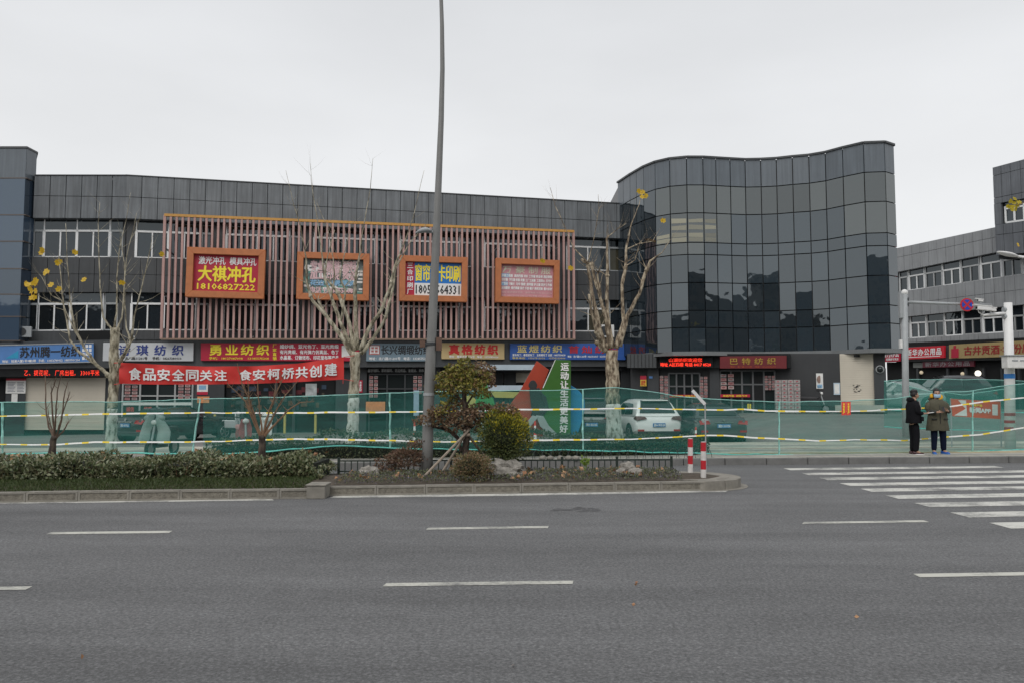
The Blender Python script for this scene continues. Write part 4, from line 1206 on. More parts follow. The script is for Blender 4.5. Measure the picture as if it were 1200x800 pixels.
# right block in front of the wing
blk = thing('right_block', at(1195, 480, 42), 'tall dark grey panelled block with white window at the right edge', 'building')
PR = Plane(at(1171.5, 300, 43.2), at(1171.5, 300, 43.2) + Vector((4.2, -10, 0)))
def rrow(px, a, s): return a + (px - 1172) * s
b = MB(); p = PR.pt(1171.6, 197.5, -.05); q = PR.pt(1262, 197 - 23, -.05)
b.prism([Vector((p.x, p.y, p.z - 12.0)), Vector((q.x, q.y, q.z - 12.0 )), q, p], -PR.n * 5); 
b.v = [Vector((v.x, v.y, max(v.z, PR.pt(1180, 302).z))) for v in b.v]
b.build('wall', M_wall, blk)
M_bpan = pm('block_panel', (0.12, 0.13, 0.145), 0.45, 0.15, 0.8, streak=0.15)
rc = [1172, 1182, 1193, 1205, 1219, 1235, 1255]
for a, c in zip(rc, rc[1:]):
    for y0, s0, y1, s1 in ((197, -.26, 207, -.245), (207, -.245, 233, -.20), (233, -.2, 240, -.19), (264, -.13, 276, -.12), (276, -.12, 300, -.09)):
        p = [PR.pt(a, rrow(a, y1, s1)), PR.pt(c, rrow(c, y1, s1)), PR.pt(c, rrow(c, y0, s0)), PR.pt(a, rrow(a, y0, s0))]
        u = (p[1] - p[0]).normalized() * .012; z = Vector((0, 0, .012)); p = [p[0] + u + z, p[1] - u + z, p[2] - u - z, p[3] + u - z]
        MB().prism(p, PR.n * .18).build('cladding_panel', M_bpan, blk)
p = [PR.pt(1172, 264), PR.pt(1180, 263), PR.pt(1180, 238.5), PR.pt(1172, 240)]
MB().prism(p, PR.n * .18).build('cladding_panel', M_bpan, blk)
w = thing_part('window', blk); fr = MB()
for x in (1183, 1193.5, 1205, 1218): fr.bar(PR.pt(x, rrow(x, 244, -.17), .02), PR.pt(x, rrow(x, 262.5, -.13), .02), .09, .06, up=PR.n)
for y, s in ((247, -.17), (262.5, -.13)):
    p, q = PR.pt(1183, rrow(1183, y, s), .02), PR.pt(1230, rrow(1230, y, s), .02); fr.obox((p + q) / 2, (q - p) / 2, PR.n * .03, (0, 0, .045))
fr.build('frame', M_white, w)
for a, c in ((1181, 1193), (1194, 1205), (1205, 1218), (1218, 1230)):
    MB().prism([PR.pt(a, rrow(a, 262.5, -.13), -.02), PR.pt(c, rrow(c, 262.5, -.13), -.02), PR.pt(c, rrow(c, 240, -.19), -.02), PR.pt(a, rrow(a, 240, -.19), -.02)], -PR.n * .02).build('pane', M_glassW, w)

# ================================================================== VEGETATION
def barkmat(name, c1, c2, c3, sc=6.0):
    m, t, b = new_mat(name)
    n, l = t.nodes.new, t.links.new
    g = n('ShaderNodeNewGeometry')
    mp_ = n('ShaderNodeMapping'); mp_.inputs['Scale'].default_value = (1, 1, .45)
    l(g.outputs['Position'], mp_.inputs[0])
    no = n('ShaderNodeTexNoise'); no.inputs['Scale'].default_value = sc; no.inputs['Detail'].default_value = 5; no.inputs['Roughness'].default_value = .6
    l(mp_.outputs[0], no.inputs[0])
    r = n('ShaderNodeValToRGB'); e = r.color_ramp.elements
    e[0].position = .38; e[0].color = (*c1, 1); e[1].position = .62; e[1].color = (*c3, 1)
    x = e.new(.47); x.color = (*c2, 1)
    l(no.outputs[0], r.inputs[0]); l(r.outputs[0], b.inputs['Base Color']); b.inputs['Roughness'].default_value = .9
    bp = n('ShaderNodeBump'); bp.inputs['Strength'].default_value = .8; bp.inputs['Distance'].default_value = .03
    l(no.outputs[0], bp.inputs['Height']); l(bp.outputs[0], b.inputs['Normal'])
    return m
M_plane = barkmat('plane_bark', (0.11, 0.095, 0.065), (0.28, 0.25, 0.18), (0.50, 0.46, 0.36), 11)
M_planeD = barkmat('plane_bark_brown', (0.08, 0.06, 0.04), (0.21, 0.16, 0.11), (0.48, 0.41, 0.30), 13)
M_lime = barkmat('limewashed_trunk', (0.2, 0.19, 0.16), (0.5, 0.5, 0.46), (0.66, 0.66, 0.62), 12)
M_dark = barkmat('dark_bark', (0.03, 0.022, 0.018), (0.055, 0.04, 0.032), (0.10, 0.075, 0.055), 14)
M_twig = pm('twig_brown', (0.20, 0.12, 0.07), .8, .3, 6)
M_yleaf = leafmat('autumn_leaf', [(0.55, 0.33, 0.02), (0.68, 0.48, 0.03), (0.5, 0.2, 0.03)], trans=.35)
def limb(b, pts, Y, bend=0.0, rs=1.0, n=8, m=None, jit=1.0):
    """pts (px, py, r_px) at depth about Y; bend moves the far end in depth"""
    P, Rr = [], []
    tot = len(pts) - 1
    for i, q in enumerate(pts):
        yy = Y + bend * (i / max(tot, 1))
        P.append(at(q[0], q[1], yy)); Rr.append(q[2] * yy / F * rs)
    # subdivide with small wander
    PP, RR = [P[0]], [Rr[0]]
    for i in range(tot):
        k = 4 if (P[i + 1] - P[i]).length > .25 else 2
        for s_ in range(1, k + 1):
            t_ = s_ / k
            q = P[i].lerp(P[i + 1], t_)
            w = min(Rr[i], Rr[i + 1]) * .22 * jit + .004
            if s_ < k: q += Vector((U(-w, w), U(-w, w), U(-w, w) * .5))
            PP.append(q); RR.append((Rr[i] * (1 - t_) + Rr[i + 1] * t_) * U(.93, 1.1))
    b.tube(PP, RR, n, m)
    return PP, RR
def twigs_from(b, PP, RR, count, Y, length=.6, m=None, up=1.0):
    count = count + (6 if length > .65 else 0)
    for _ in range(count):
        i = RND.randrange(len(PP) // 3, len(PP)); p = PP[i]
        d = Vector((U(-1, 1), U(-.6, .6), U(.1, 1) * up)).normalized(); q = [p]; r = [min(RR[i] * .5, .012)]
        l_ = length * U(.4, 1)
        for s_ in range(4):
            d = (d + Vector((U(-.2, .2), U(-.2, .2), U(.0, .25)))).normalized()
            q.append(q[-1] + d * l_ / 4); r.append(r[0] * (1 - (s_ + 1) / 4.6))
        b.tube(q, r, 4, m, cap=False)
def big_leaf(t, px, py, Y, s=.085, mat=None):
    """lobed plane-tree leaf"""
    c = at(px, py, Y)
    ax = Vector((U(-1, 1), U(-.5, .2), U(-1, 1))).normalized(); n_ = Vector((U(-.5, .5), -1, U(-.6, .6))).normalized(); w = ax.cross(n_).normalized(); ax = n_.cross(w)
    out_ = []
    for k, r in enumerate((.6, 1, .72, .92, .7, .8, .45, .8, .7, .92, .72, 1)):
        a = math.radians(30 * k + 200); out_.append(c + (w * math.cos(a) + ax * math.sin(a)) * r * s + n_ * (.25 * s * (r - .4)))
    b = MB(); b.add([c] + out_, [(0, i + 1, (i + 1) % 12 + 1) for i in range(12)])
    b.bar(c, c - ax * s * 1.1, .008, .008)
    return b.build('leaf', mat or M_yleaf, t)
def plane_tree(base, label, Y, trunk, limbs, leaves, lime, bark, twn=3):
    t = thing('plane_tree', at(base[0], base[1], Y), label, 'tree', 'pollarded plane trees along the pavement')
    for (a_, c_) in zip(trunk, trunk[1:]):
        if a_[1] > lime > c_[1]: cut = (lin(lime, a_[1], c_[1], a_[0], c_[0]), lime, lin(lime, a_[1], c_[1], a_[2], c_[2]))
    trunk = sorted(trunk + [cut], key=lambda p: -p[1])
    PP, RR = limb(MB(), trunk, Y, n=12, jit=.4)
    zc = at(cut[0], cut[1], Y).z; ic = min(range(len(PP)), key=lambda i: abs(PP[i].z - zc))
    MB().tube(PP[ic:], RR[ic:], 12).build('trunk', bark, t, smooth=True)
    MB().tube(PP[:ic + 1], [r * 1.01 for r in RR[:ic + 1]], 12).build('limewashed_foot', M_lime, t, smooth=True)
    for k, lm in enumerate(limbs):
        b = MB(); bend = U(-.7, .7)
        lm = [(x, y, r * (.46 if r < 5.2 else .56)) for x, y, r in lm]
        PP, RR = limb(b, lm, Y, bend, n=8)
        thick = [i for i, r in enumerate(RR) if r > .04]
        if thick: b.ball(PP[thick[-1]], RR[thick[-1]] * 1.35, 8, 6, jit=.5, seed=k)
        twigs_from(b, PP, RR, twn, Y, .7)
        b.build('branch', bark, t, smooth=True)
    for (x, y) in leaves: big_leaf(t, x, y, Y + U(-.4, .1))
    return t
plane_tree((133, 540), 'leftmost pollarded plane tree with pale trunk and a few yellow leaves', 18.6,
    [(129, 541, 7), (130, 520, 6.4), (131, 500, 6), (132, 475, 5.6), (133, 455, 5.6), (134, 430, 5.6), (134, 405, 5), (135, 384, 5)],
    [[(133, 447, 5), (120, 432, 4.2), (106, 422, 3.6), (91, 411, 3.2), (82, 398, 2.5), (77, 370, 2), (73, 345, 1.5), (71, 320, 1.2), (69, 300, .8)],
     [(130, 442, 4.6), (112, 426, 4), (98, 406, 3), (88, 385, 2.4), (82, 350, 1.6), (79, 310, 1.1), (77, 262, .6)],
     [(131, 386, 3), (121, 372, 2), (118, 345, 1.6), (116, 300, 1.2), (115, 262, .9), (117, 238, .5)],
     [(134, 386, 3), (137, 362, 2), (137, 325, 1.6), (140, 292, 1.1), (148, 258, .8), (153, 226, .4)],
     [(136, 388, 3), (143, 372, 2), (146, 332, 1.5), (149, 298, 1.1), (158, 262, .7), (160, 250, .4)],
     [(136, 432, 4.8), (147, 413, 4), (154, 398, 3.2), (157, 372, 1.9), (166, 338, 1.5), (174, 302, 1.1), (179, 276, .5)],
     [(153, 400, 2.6), (148, 384, 2), (146, 350, 1.4), (146, 310, 1), (141, 278, .6)],
     [(137, 440, 4), (140, 424, 3.6), (150, 405, 3)],
     [(88, 390, 1.6), (72, 352, 1.1), (60, 346, .9), (49, 325, .5)],
     [(94, 400, 2.2), (86, 378, 1.6), (80, 356, 1.2), (60, 354, .8), (44, 346, .4)]],
    [(50, 293), (49, 296), (88, 296), (67, 308), (70, 307), (55, 318), (53, 320), (42, 329), (40, 332), (33, 334), (35, 338), (37, 341), (42, 341), (31, 333), (37, 349), (40, 349), (60, 334), (69, 339), (98, 328), (143, 331), (190, 298)], 478, M_plane)
plane_tree((414, 520), 'middle pollarded plane tree with forked limbs in front of the slats', 20.4,
    [(412, 524, 7.6), (413, 500, 7), (414, 480, 6.4), (415, 455, 5.8), (416, 430, 5.6), (417, 412, 5.8)],
    [[(417, 420, 7), (402, 397, 5.5), (385, 374, 4.6), (366, 352, 4), (360, 332, 3.4), (359, 305, 2), (352, 265, 1.2), (343, 235, .8), (335, 200, .4)],
     [(414, 412, 5.5), (399, 378, 4.6), (389, 350, 4), (381, 328, 3), (378, 304, 1.8), (372, 258, 1.1), (366, 222, .7), (364, 192, .4)],
     [(417, 410, 6), (408, 374, 5), (396, 344, 4.2), (386, 330, 3.4), (380, 326, 2.6), (384, 300, 1.2), (392, 270, .7)],
     [(419, 410, 6), (417, 372, 5), (416, 342, 4.6), (417, 324, 3.4), (421, 300, 2), (426, 266, 1.2), (434, 222, .8), (437, 186, .4)],
     [(422, 410, 6), (432, 386, 5), (446, 365, 4.6), (458, 336, 4), (462, 314, 3.4), (472, 290, 1.8), (484, 256, 1), (497, 200, .4)],
     [(423, 414, 5.5), (438, 396, 4.6), (452, 372, 4), (460, 340, 3.2), (463, 316, 2.6), (480, 285, 1.2), (500, 262, .6)],
     [(412, 404, 5), (396, 390, 4), (384, 372, 3), (372, 352, 2)],
     [(388, 352, 2.5), (392, 324, 2), (390, 300, 1.1), (384, 268, .7), (370, 236, .4)],
     [(400, 376, 3), (405, 340, 2.4), (398, 326, 2), (404, 296, 1), (412, 262, .5)]],
    [], 466, M_plane, 4)
plane_tree((720, 530), 'rightmost pollarded plane tree with brown flaking bark beside the white SUV', 20.0,
    [(720, 532, 10.5), (720, 505, 9.8), (719, 480, 9.2), (718, 455, 8.2), (717, 432, 7.6), (717, 410, 7.2)],
    [[(711, 412, 7), (702, 385, 5.6), (695, 350, 4.6), (690, 318, 4.2), (689, 309, 5), (681, 304, 3.6)],
     [(716, 408, 6.4), (711, 378, 5), (703, 348, 4.2), (695, 318, 4), (693, 310, 4.6)],
     [(718, 408, 6), (712, 368, 4.6), (711, 345, 3.8), (712, 316, 4), (711, 280, 2.5), (713, 277, 2.6)],
     [(722, 408, 6), (731, 376, 5), (729, 334, 4.2), (733, 314, 4), (734, 290, 3), (740, 262, 1.2), (749, 240, .9), (752, 226, .5)],
     [(726, 406, 6), (735, 370, 5), (749, 345, 4.2), (758, 316, 4), (762, 306, 3), (776, 296, 1), (790, 275, .5)],
     [(706, 400, 5), (701, 395, 4.6), (694, 370, 3.4), (690, 345, 3)],
     [(690, 309, 2), (672, 290, 1.2), (660, 262, 1), (650, 240, .8), (645, 220, .4)],
     [(689, 307, 1.6), (695, 285, 1), (702, 245, .8), (701, 228, .4)],
     [(735, 292, 1.6), (748, 286, 1), (765, 283, .8), (772, 270, .4)],
     [(712, 278, 1.2), (722, 270, .8), (734, 262, .5)],
     [(733, 312, 1.4), (744, 305, 1), (750, 285, .6)],
     [(704, 347, 3), (700, 322, 2.4), (702, 318, 2.6)],
     [(712, 402, 5), (708, 412, 5), (700, 402, 5)]],
    [(749, 224), (753, 226), (752, 231), (757, 230), (777, 259), (636, 306), (669, 314)], 474, M_planeD, 1)

def twig_tree(base, Y, label, trunk, limbs, leafy):
    t = thing('bare_shrub_tree', at(base[0], base[1], Y), label, 'tree')
    b = MB(); limb(b, trunk, Y, n=8, jit=.4); b.build('trunk', M_dark, t, smooth=True)
    for lm in limbs:
        lm = [(x, y, r * .72) for x, y, r in lm]
        b = MB(); PP, RR = limb(b, lm, Y, U(-.3, .3), n=5); twigs_from(b, PP, RR, leafy + (8 if leafy > 4 else 2), Y, .26, up=1.2)
        b.build('branch', M_twig if leafy > 4 else barkT, t)
    return t
barkT = pm('twig_dark', (0.12, 0.08, 0.055), .8, .3, 6)
twig_tree((61, 545), 14.6, 'small bare tree rising from the hedge at the far left', [(60, 548, 5), (61, 530, 4), (63, 513, 3.4), (64, 511, 3.6)],
    [[(63, 512, 2.2), (57, 500, 1.6), (54, 480, 1.1), (53, 440, .7)], [(64, 512, 2), (62, 490, 1.4), (60, 460, 1), (66, 443, .6)], [(64, 512, 2), (65, 490, 1.3), (67, 460, .9), (72, 437, .5)],
     [(65, 512, 2), (72, 492, 1.3), (75, 465, .9), (79, 448, .5)], [(66, 512, 2), (74, 505, 1.3), (79, 496, .9), (81, 492, .5)], [(66, 511, 1.6), (73, 485, 1), (82, 458, .5)], [(64, 512, 1.6), (59, 497, 1), (56, 478, .5)]], 3)
twig_tree((306, 545), 14.8, 'bare reddish branched tree rising from the hedge below the red banner', [(307, 548, 5), (307, 528, 4.4), (307, 513, 4), (307, 511, 4.4)],
    [[(306, 512, 2.6), (296, 490, 1.8), (288, 470, 1.3), (266, 448, .6)], [(306, 512, 2.2), (298, 485, 1.5), (293, 470, 1.2), (284, 450, .9), (278, 425, .4)], [(309, 511, 2.4), (318, 492, 1.7), (325, 478, 1.2), (335, 462, .8), (350, 445, .4)],
     [(310, 511, 2.2), (322, 497, 1.6), (338, 480, 1.2), (352, 471, .8), (368, 470, .4)], [(308, 511, 2), (315, 482, 1.4), (324, 460, 1), (334, 438, .5)], [(308, 511, 1.8), (304, 480, 1), (302, 450, .5)], [(307, 511, 1.8), (293, 478, 1), (290, 445, .5)],
     [(309, 511, 1.8), (312, 490, 1.2), (320, 472, .8), (324, 446, .4)]], 8)

# ---- hedge on the island
M_hedge = leafmat('hedge_leaf', [(0.04, 0.06, 0.025), (0.09, 0.12, 0.05), (0.20, 0.23, 0.12), (0.13, 0.12, 0.06), (0.32, 0.33, 0.21)], rough=.35, trans=.15)
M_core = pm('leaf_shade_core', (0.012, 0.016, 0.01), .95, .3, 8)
def cloud(b, n, fn, sz, upb=.3, asp=.55, out=None):
    for _ in range(n):
        p = fn(); p = Vector(p)
        d = Vector((U(-1, 1), U(-1, 1), U(-.5, 1) + upb))
        if out is not None: d += (p - Vector(out)).normalized() * 1.2
        b.leaf(p, sz * U(.6, 1.25), d=d, asp=asp)
hd = thing('hedge', (-7, 14.3, .15), 'long broad leaved green hedge on the left half of the median island', 'hedge')
b = MB()
def htop(X): return .50 + .05 * math.sin(X * 3.1) + .035 * math.sin(X * 7.7 + 1) + .03 * noise.noise(Vector((X * 4, 0, 0)))
def hfn():
    X = U(-12.5, -3.25); k = RND.random(); z0 = .2
    yf, yb = fY(X) + 1.12 + .09 * math.sin(X * 4.3), bY(X) - .15
    top = htop(X) * (1 if X < -3.7 else sm((-3.2 - X) / .5) * .5 + .5)
    if k < .45: return (X, yf + U(-.06, .14), U(z0, top))
    if k < .9: return (X, U(yf, yb), top + U(-.09, .035) - .04 * ((yb + yf) / 2 > yb) )
    return (X, yb - U(0, .1), U(z0, top))
cloud(b, 19000, hfn, .075, .35)
b.build('foliage', M_hedge, hd)
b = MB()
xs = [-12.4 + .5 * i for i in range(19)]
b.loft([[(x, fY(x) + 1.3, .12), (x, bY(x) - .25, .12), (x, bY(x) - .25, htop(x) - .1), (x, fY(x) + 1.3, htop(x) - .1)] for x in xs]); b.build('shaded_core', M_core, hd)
b = MB()
for _ in range(260):
    X = U(-12, -3.4); b.bar((X, fY(X) + 1.2 + U(0, .2), .12), (X + U(-.15, .15), fY(X) + 1.2 + U(0, .2), .42), .012, .012)
b.build('stems', M_twig, hd)
# grass strip in front of the hedge
M_grass = leafmat('grass_blade', [(0.03, 0.055, 0.015), (0.06, 0.09, 0.022), (0.045, 0.075, 0.02), (0.09, 0.10, 0.03)], rough=.6, trans=.2)
b = MB()
for _ in range(26000):
    X = U(-10.5, -3.3); y0, y1 = fY(X) + .12, fY(X) + 1.5; Y_ = U(y0, y1); v = (Y_ - y0) / (y1 - y0)
    z = .145 + .07 * math.sin(math.pi * min(1, v * .75)); h_ = U(.025, .06); a = U(0, 6.28); w = .006; dx, dy = math.cos(a) * w, math.sin(a) * w
    b.add([(X - dx, Y_ - dy, z), (X + dx, Y_ + dy, z), (X + U(-.04, .04), Y_ + U(-.04, .03), z + h_)], [(0, 1, 2)])
tag(b.build('grass', M_grass), 'dark green grass strip between kerb and hedge', 'grass', kind='stuff')
# ground cover on the right half
M_gc = leafmat('ground_cover', [(0.06, 0.08, 0.03), (0.12, 0.15, 0.05), (0.08, 0.065, 0.10), (0.17, 0.18, 0.08), (0.13, 0.12, 0.18)], trans=.15)
b = MB()
def gfn():
    X = U(-2.9, 2.95); Y_ = U(fY(X) + .13, bY(X) - .13)
    return (X, Y_, .16 + .05 * math.sin(math.pi * (Y_ - fY(X)) / 1.8) + U(0, .085) * (1 + .5 * noise.noise(Vector((X * 3, Y_ * 3, 0)))))
cloud(b, 15000, gfn, .035, .6, .5)
tag(b.build('ground_cover', M_gc), 'low mixed green and purple ground cover on the island', 'ground cover', kind='stuff')
M_dry = leafmat('dry_leaf', [(0.36, 0.18, 0.08), (0.52, 0.31, 0.17), (0.26, 0.12, 0.06)], trans=.1)
b = MB()
for _ in range(170):
    if RND.random() < .6: cx = RND.choice([-2.85, -2.4, -1.95, -1.2, .12, .22, .3, .2, 1.0, -2.6, 1.9]); X = cx + RND.gauss(0, .10)
    else: X = U(-2.9, 2.9)
    X = max(-2.9, min(2.9, X)); Y_ = U(fY(X) + .3, bY(X) - .2)
    b.leaf((X, Y_, .23 + U(-.03, .04)), U(.06, .12), d=(U(-1, 1), U(-1, 1), U(-.2, .6)), asp=.8)
for _ in range(60):
    X = U(-10, -3.3); b.leaf((X, U(fY(X) + 1.3, bY(X) - .2), htop(X) + .02), U(.07, .12), d=(U(-1, 1), U(-1, 1), U(-.2, .5)), asp=.8)
for px, py in ((743, 684), (744, 681), (96, 772), (601, 778), (1001, 722), (740, 707)):
    p = gp(px, py, .012); b.leaf(p, .035, d=(U(-1, 1), U(-1, 1), .1), asp=.8)
tag(b.build('fallen_leaves', M_dry), 'dry orange brown fallen leaves on the planting bed', 'fallen leaves', kind='stuff')

def blob_bush(name, c, r, n, sz, mat, label, cat, core=True, stem=None, asp=.5, parts=None):
    t = thing(name, (c[0], c[1], .16), label, cat)
    b = MB(); c = Vector(c)
    def fn():
        while True:
            d = Vector((U(-1, 1), U(-1, 1), U(-1, 1)))
            if .2 < d.length <= 1: break
        d.normalize(); k = U(.55, 1.06) * (1 + .30 * noise.noise(d * 2.1 + c))
        return c + Vector((d.x * r[0], d.y * r[1], d.z * r[2])) * k
    cloud(b, n, fn, sz, .2, asp, out=c)
    b.build('foliage', mat, t)
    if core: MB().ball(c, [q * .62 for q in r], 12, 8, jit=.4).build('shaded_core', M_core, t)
    return t
Yb = 14.35
c = at(591, 512, Yb)
M_yg = leafmat('yellow_green_leaf', [(0.14, 0.16, 0.03), (0.35, 0.32, 0.03), (0.5, 0.42, 0.03), (0.22, 0.24, 0.03), (0.62, 0.48, 0.03)], trans=.3)
M_dg = leafmat('dark_green_leaf', [(0.04, 0.06, 0.02), (0.085, 0.11, 0.03), (0.15, 0.16, 0.05)], trans=.2)
t = blob_bush('yellow_tipped_shrub', c, (.46, .42, .46), 7500, .045, M_dg, 'large round shrub with bright yellow green top beside the striped stakes', 'shrub')
b = MB()
def yf_():
    while True:
        d = Vector((U(-1, 1), U(-1, 1), U(-.5, 1)))
        if .2 < d.length <= 1: break
    d.normalize(); k = U(.85, 1.10) * (1 + .30 * noise.noise(d * 2.1 + c))
    p = c + Vector((d.x * .45, d.y * .42, d.z * .46)) * k
    return p
for _ in range(6500):
    p = yf_()
    w = ((p - c).x * .4 + (p - c).z) / .5 + .1 + .6 * noise.noise(p * 5)
    if U(0, 1) < w: b.leaf(p, .042 * U(.6, 1.2), d=(p - c).normalized() * .8 + Vector((U(-.6, .6), U(-.6, .6), U(0, .8))), asp=.5)
b.build('yellow_tips', M_yg, t)
b = MB()
for k in range(7): b.tube([(c.x + U(-.1, .1), c.y, .16), (c.x + U(-.25, .25), c.y + U(-.1, .1), c.z)], .012, 5)
b.build('stems', M_dark, t)
M_rl = leafmat('reddish_small_leaf', [(0.08, 0.09, 0.03), (0.16, 0.16, 0.06), (0.26, 0.14, 0.08), (0.20, 0.19, 0.09), (0.40, 0.25, 0.17)], trans=.2)
blob_bush('round_box_shrub', at(553, 548, 13.75), (.34, .3, .27), 5200, .034, M_rl, 'small clipped round shrub with reddish tips at the foot of the maple', 'shrub')
M_rr = leafmat('purple_brown_leaf', [(0.08, 0.045, 0.035), (0.16, 0.09, 0.06), (0.24, 0.15, 0.10), (0.11, 0.10, 0.05)], trans=.2)
tt = blob_bush('red_dwarf_maple', at(477, 536, 14.6), (.36, .25, .16), 1500, .05, M_rr, 'low drooping reddish dwarf maple left of the lamp post', 'shrub', core=False)
b = MB(); c1 = at(455, 545, 14.6)
cloud(b, 500, lambda: c1 + Vector((U(-.25, .25), U(-.1, .1), U(-.12, .12))), .045); c1b = at(492, 522, 14.6); cloud(b, 260, lambda: c1b + Vector((U(-.22, .1), U(-.1, .1), U(-.06, .10))), .045)
b.build('foliage', M_rr, tt)
b = MB(); p0 = at(478, 556, 14.6); b.tube([p0, at(479, 545, 14.6), at(477, 534, 14.6)], [.02, .016, .01], 6)
for x, y in ((458, 535), (468, 527), (492, 521), (500, 536), (450, 548)): b.tube([at(477, 540, 14.6), at((x + 477) / 2, y - 1, 14.6), at(x, y, 14.6)], [.01, .007, .003], 5)
b.build('stems', M_dark, tt)
sp = thing('young_plant', at(686, 552, 14.6), 'small bright green upright seedling in the right part of the bed', 'plant')
b = MB()
for k in range(6):
    x = 686 + U(-5, 5); pts = [at(686, 554, 14.6), at((686 + x) / 2, 545, 14.6), at(x, 533 + U(0, 8), 14.6)]; b.tube(pts, [.006, .004, .002], 4)
    for q in range(9): b.leaf(pts[1].lerp(pts[2], q / 8), .06, d=(U(-1, 1), U(-.5, .5), .5))
b.build('foliage', leafmat('fresh_green', [(0.15, .24, .04), (.25, .35, .06)], trans=.3), sp)

# ---- cloud pruned maple with stakes
mp_t = thing('pruned_maple', at(547, 558, 14.5), 'two tiered pruned maple, olive crown above a dark red spreading tier', 'tree')
Ym = 14.5
b = MB(); PP, RR = limb(b, [(545, 560, 5.5), (546, 540, 4.6), (546, 520, 4.2), (547, 505, 4), (545, 480, 3.2), (544, 460, 2.6), (543, 440, 1.6)], Ym, n=9)
b.build('trunk', M_dark, mp_t, smooth=True)
b = MB()
for lm in ([(541, 528, 2.4), (536, 512, 2.4), (526, 503, 2), (512, 500, 1.6), (500, 499, .9)], [(546, 505, 2), (560, 494, 1.6), (580, 484, 1)], [(546, 505, 2), (530, 492, 1.5), (512, 484, .9)], [(545, 475, 1.6), (556, 460, 1.2), (566, 448, .8)], [(545, 475, 1.6), (530, 458, 1.2), (518, 448, .8)], [(544, 470, 1.6), (545, 450, 1), (541, 430, .6)], [(545, 495, 1.6), (558, 478, 1.2), (570, 476, .8)]):
    limb(b, lm, Ym, U(-.15, .15), n=6)
b.build('branch', M_dark, mp_t)
M_ol = leafmat('olive_maple_leaf', [(0.09, 0.10, 0.025), (0.22, 0.22, 0.045), (0.36, 0.33, 0.07), (0.22, 0.13, 0.05), (0.13, 0.14, 0.035)], trans=.3)
M_rd = leafmat('dark_red_maple_leaf', [(0.10, 0.055, 0.035), (0.21, 0.13, 0.08), (0.15, 0.10, 0.055), (0.32, 0.21, 0.14), (0.17, 0.15, 0.06)], trans=.25)
def tier(name, mat, clumps, nper, sz, mix=None):
    b = MB()
    for (x, y, rx_, ry_) in clumps:
        cc = at(x, y, Ym + U(-.25, .25)); rx_ *= Ym / F; ry_ *= Ym / F
        def fn():
            while True:
                d = Vector((U(-1, 1), U(-1, 1), U(-1, 1)))
                if d.length <= 1: break
            d = d.normalized() * d.length ** .4
            return cc + Vector((d.x * rx_, d.y * rx_ * .9, d.z * ry_))
        cloud(b, int(nper * (rx_ * ry_) / .03), fn, sz, 0.0, .6)
    b.build(name, mat, mp_t)['kind'] = 'stuff'
tier('crown_tier', M_ol, [(545, 434, 15, 9), (524, 442, 14, 8), (562, 443, 14, 9), (534, 452, 18, 9), (556, 456, 15, 8), (517, 457, 12, 7), (540, 444, 18, 11), (506, 454, 8, 4), (530, 464, 10, 6), (568, 462, 9, 5), (545, 426, 8, 6), (528, 432, 6, 6)], 200, .075)
tier('crown_tier', M_rd, [(570, 436, 9, 10), (574, 446, 7, 8), (563, 430, 8, 7), (578, 432, 4, 4)], 200, .07)
tier('lower_tier', M_rd, [(520, 490, 14, 10), (535, 479, 15, 9), (548, 488, 18, 10), (562, 480, 15, 9), (575, 482, 12, 8), (572, 490, 10, 7), (530, 498, 12, 9), (551, 498, 12, 9), (505, 492, 9, 8), (590, 478, 12, 6), (600, 480, 8, 4), (497, 492, 6, 5), (512, 482, 10, 7), (490, 493, 6, 5)], 210, .07)
tier('lower_tier', M_ol, [(522, 476, 9, 6), (535, 470, 12, 5), (515, 482, 6, 5)], 150, .07)
M_stake = pm('weathered_stake', (0.30, 0.25, 0.20), .9, .25, 12)
for (x0, y0, x1, y1, yy, lab) in ((548, 505, 492, 563, -.75, 'long weathered prop stake leaning from the maple towards the kerb'), (547, 506, 526, 540, -.2, 'second weathered prop stake of the maple, behind the long one'), (547, 507, 566, 532, .25, 'short weathered prop stake on the right side of the maple')):
    p, q = at(x0, y0, Ym - .08), at(x1, y1, Ym + yy)
    if yy > -.7: q = q + (q - p) * .35
    tag(MB().tube([p + (p - q).normalized() * .08, q], [.022, .026], 7).build('prop_stake', M_stake, smooth=False), lab, 'stake')
MB().tube([at(543, 509, Ym - .07), at(551, 509, Ym - .07)], .03, 8).build('rope_tie', M_stake, mp_t)

# ---- rocks
M_rock = pm('grey_rock', (0.25, 0.235, 0.21), .95, .45, 9, 1.0, 25)
def rock(px, py, Y, r, label, seed):
    c = at(px, py, Y); t = MB()
    vs = []; b = MB(); b.ball(c, r, 22, 14)
    for v in b.v:
        d = v - c; k = 1 + .38 * noise.noise(d * 9 + Vector((seed, 0, 0))) + .2 * noise.noise(d * 22 + Vector((0, seed, 0)))
        v.xyz = c + d * k
    tag(b.build('rock', M_rock), label, 'rock')
rock(432, 554, 14.2, (.2, .14, .13), 'grey rough rock in the bed left of the lamp post', 1)
rock(592, 551, 14.05, (.33, .2, .19), 'wide grey rock under the yellow tipped shrub', 2)
rock(736, 548, 14.3, (.15, .1, .12), 'pointed pitted rock near the right end of the bed', 3)
rock(744, 552, 14.2, (.14, .1, .07), 'low grey stone right of the pointed pitted rock', 4)
rock(728, 552, 14.2, (.10, .08, .07), 'low grey stone left of the pointed pitted rock', 5)

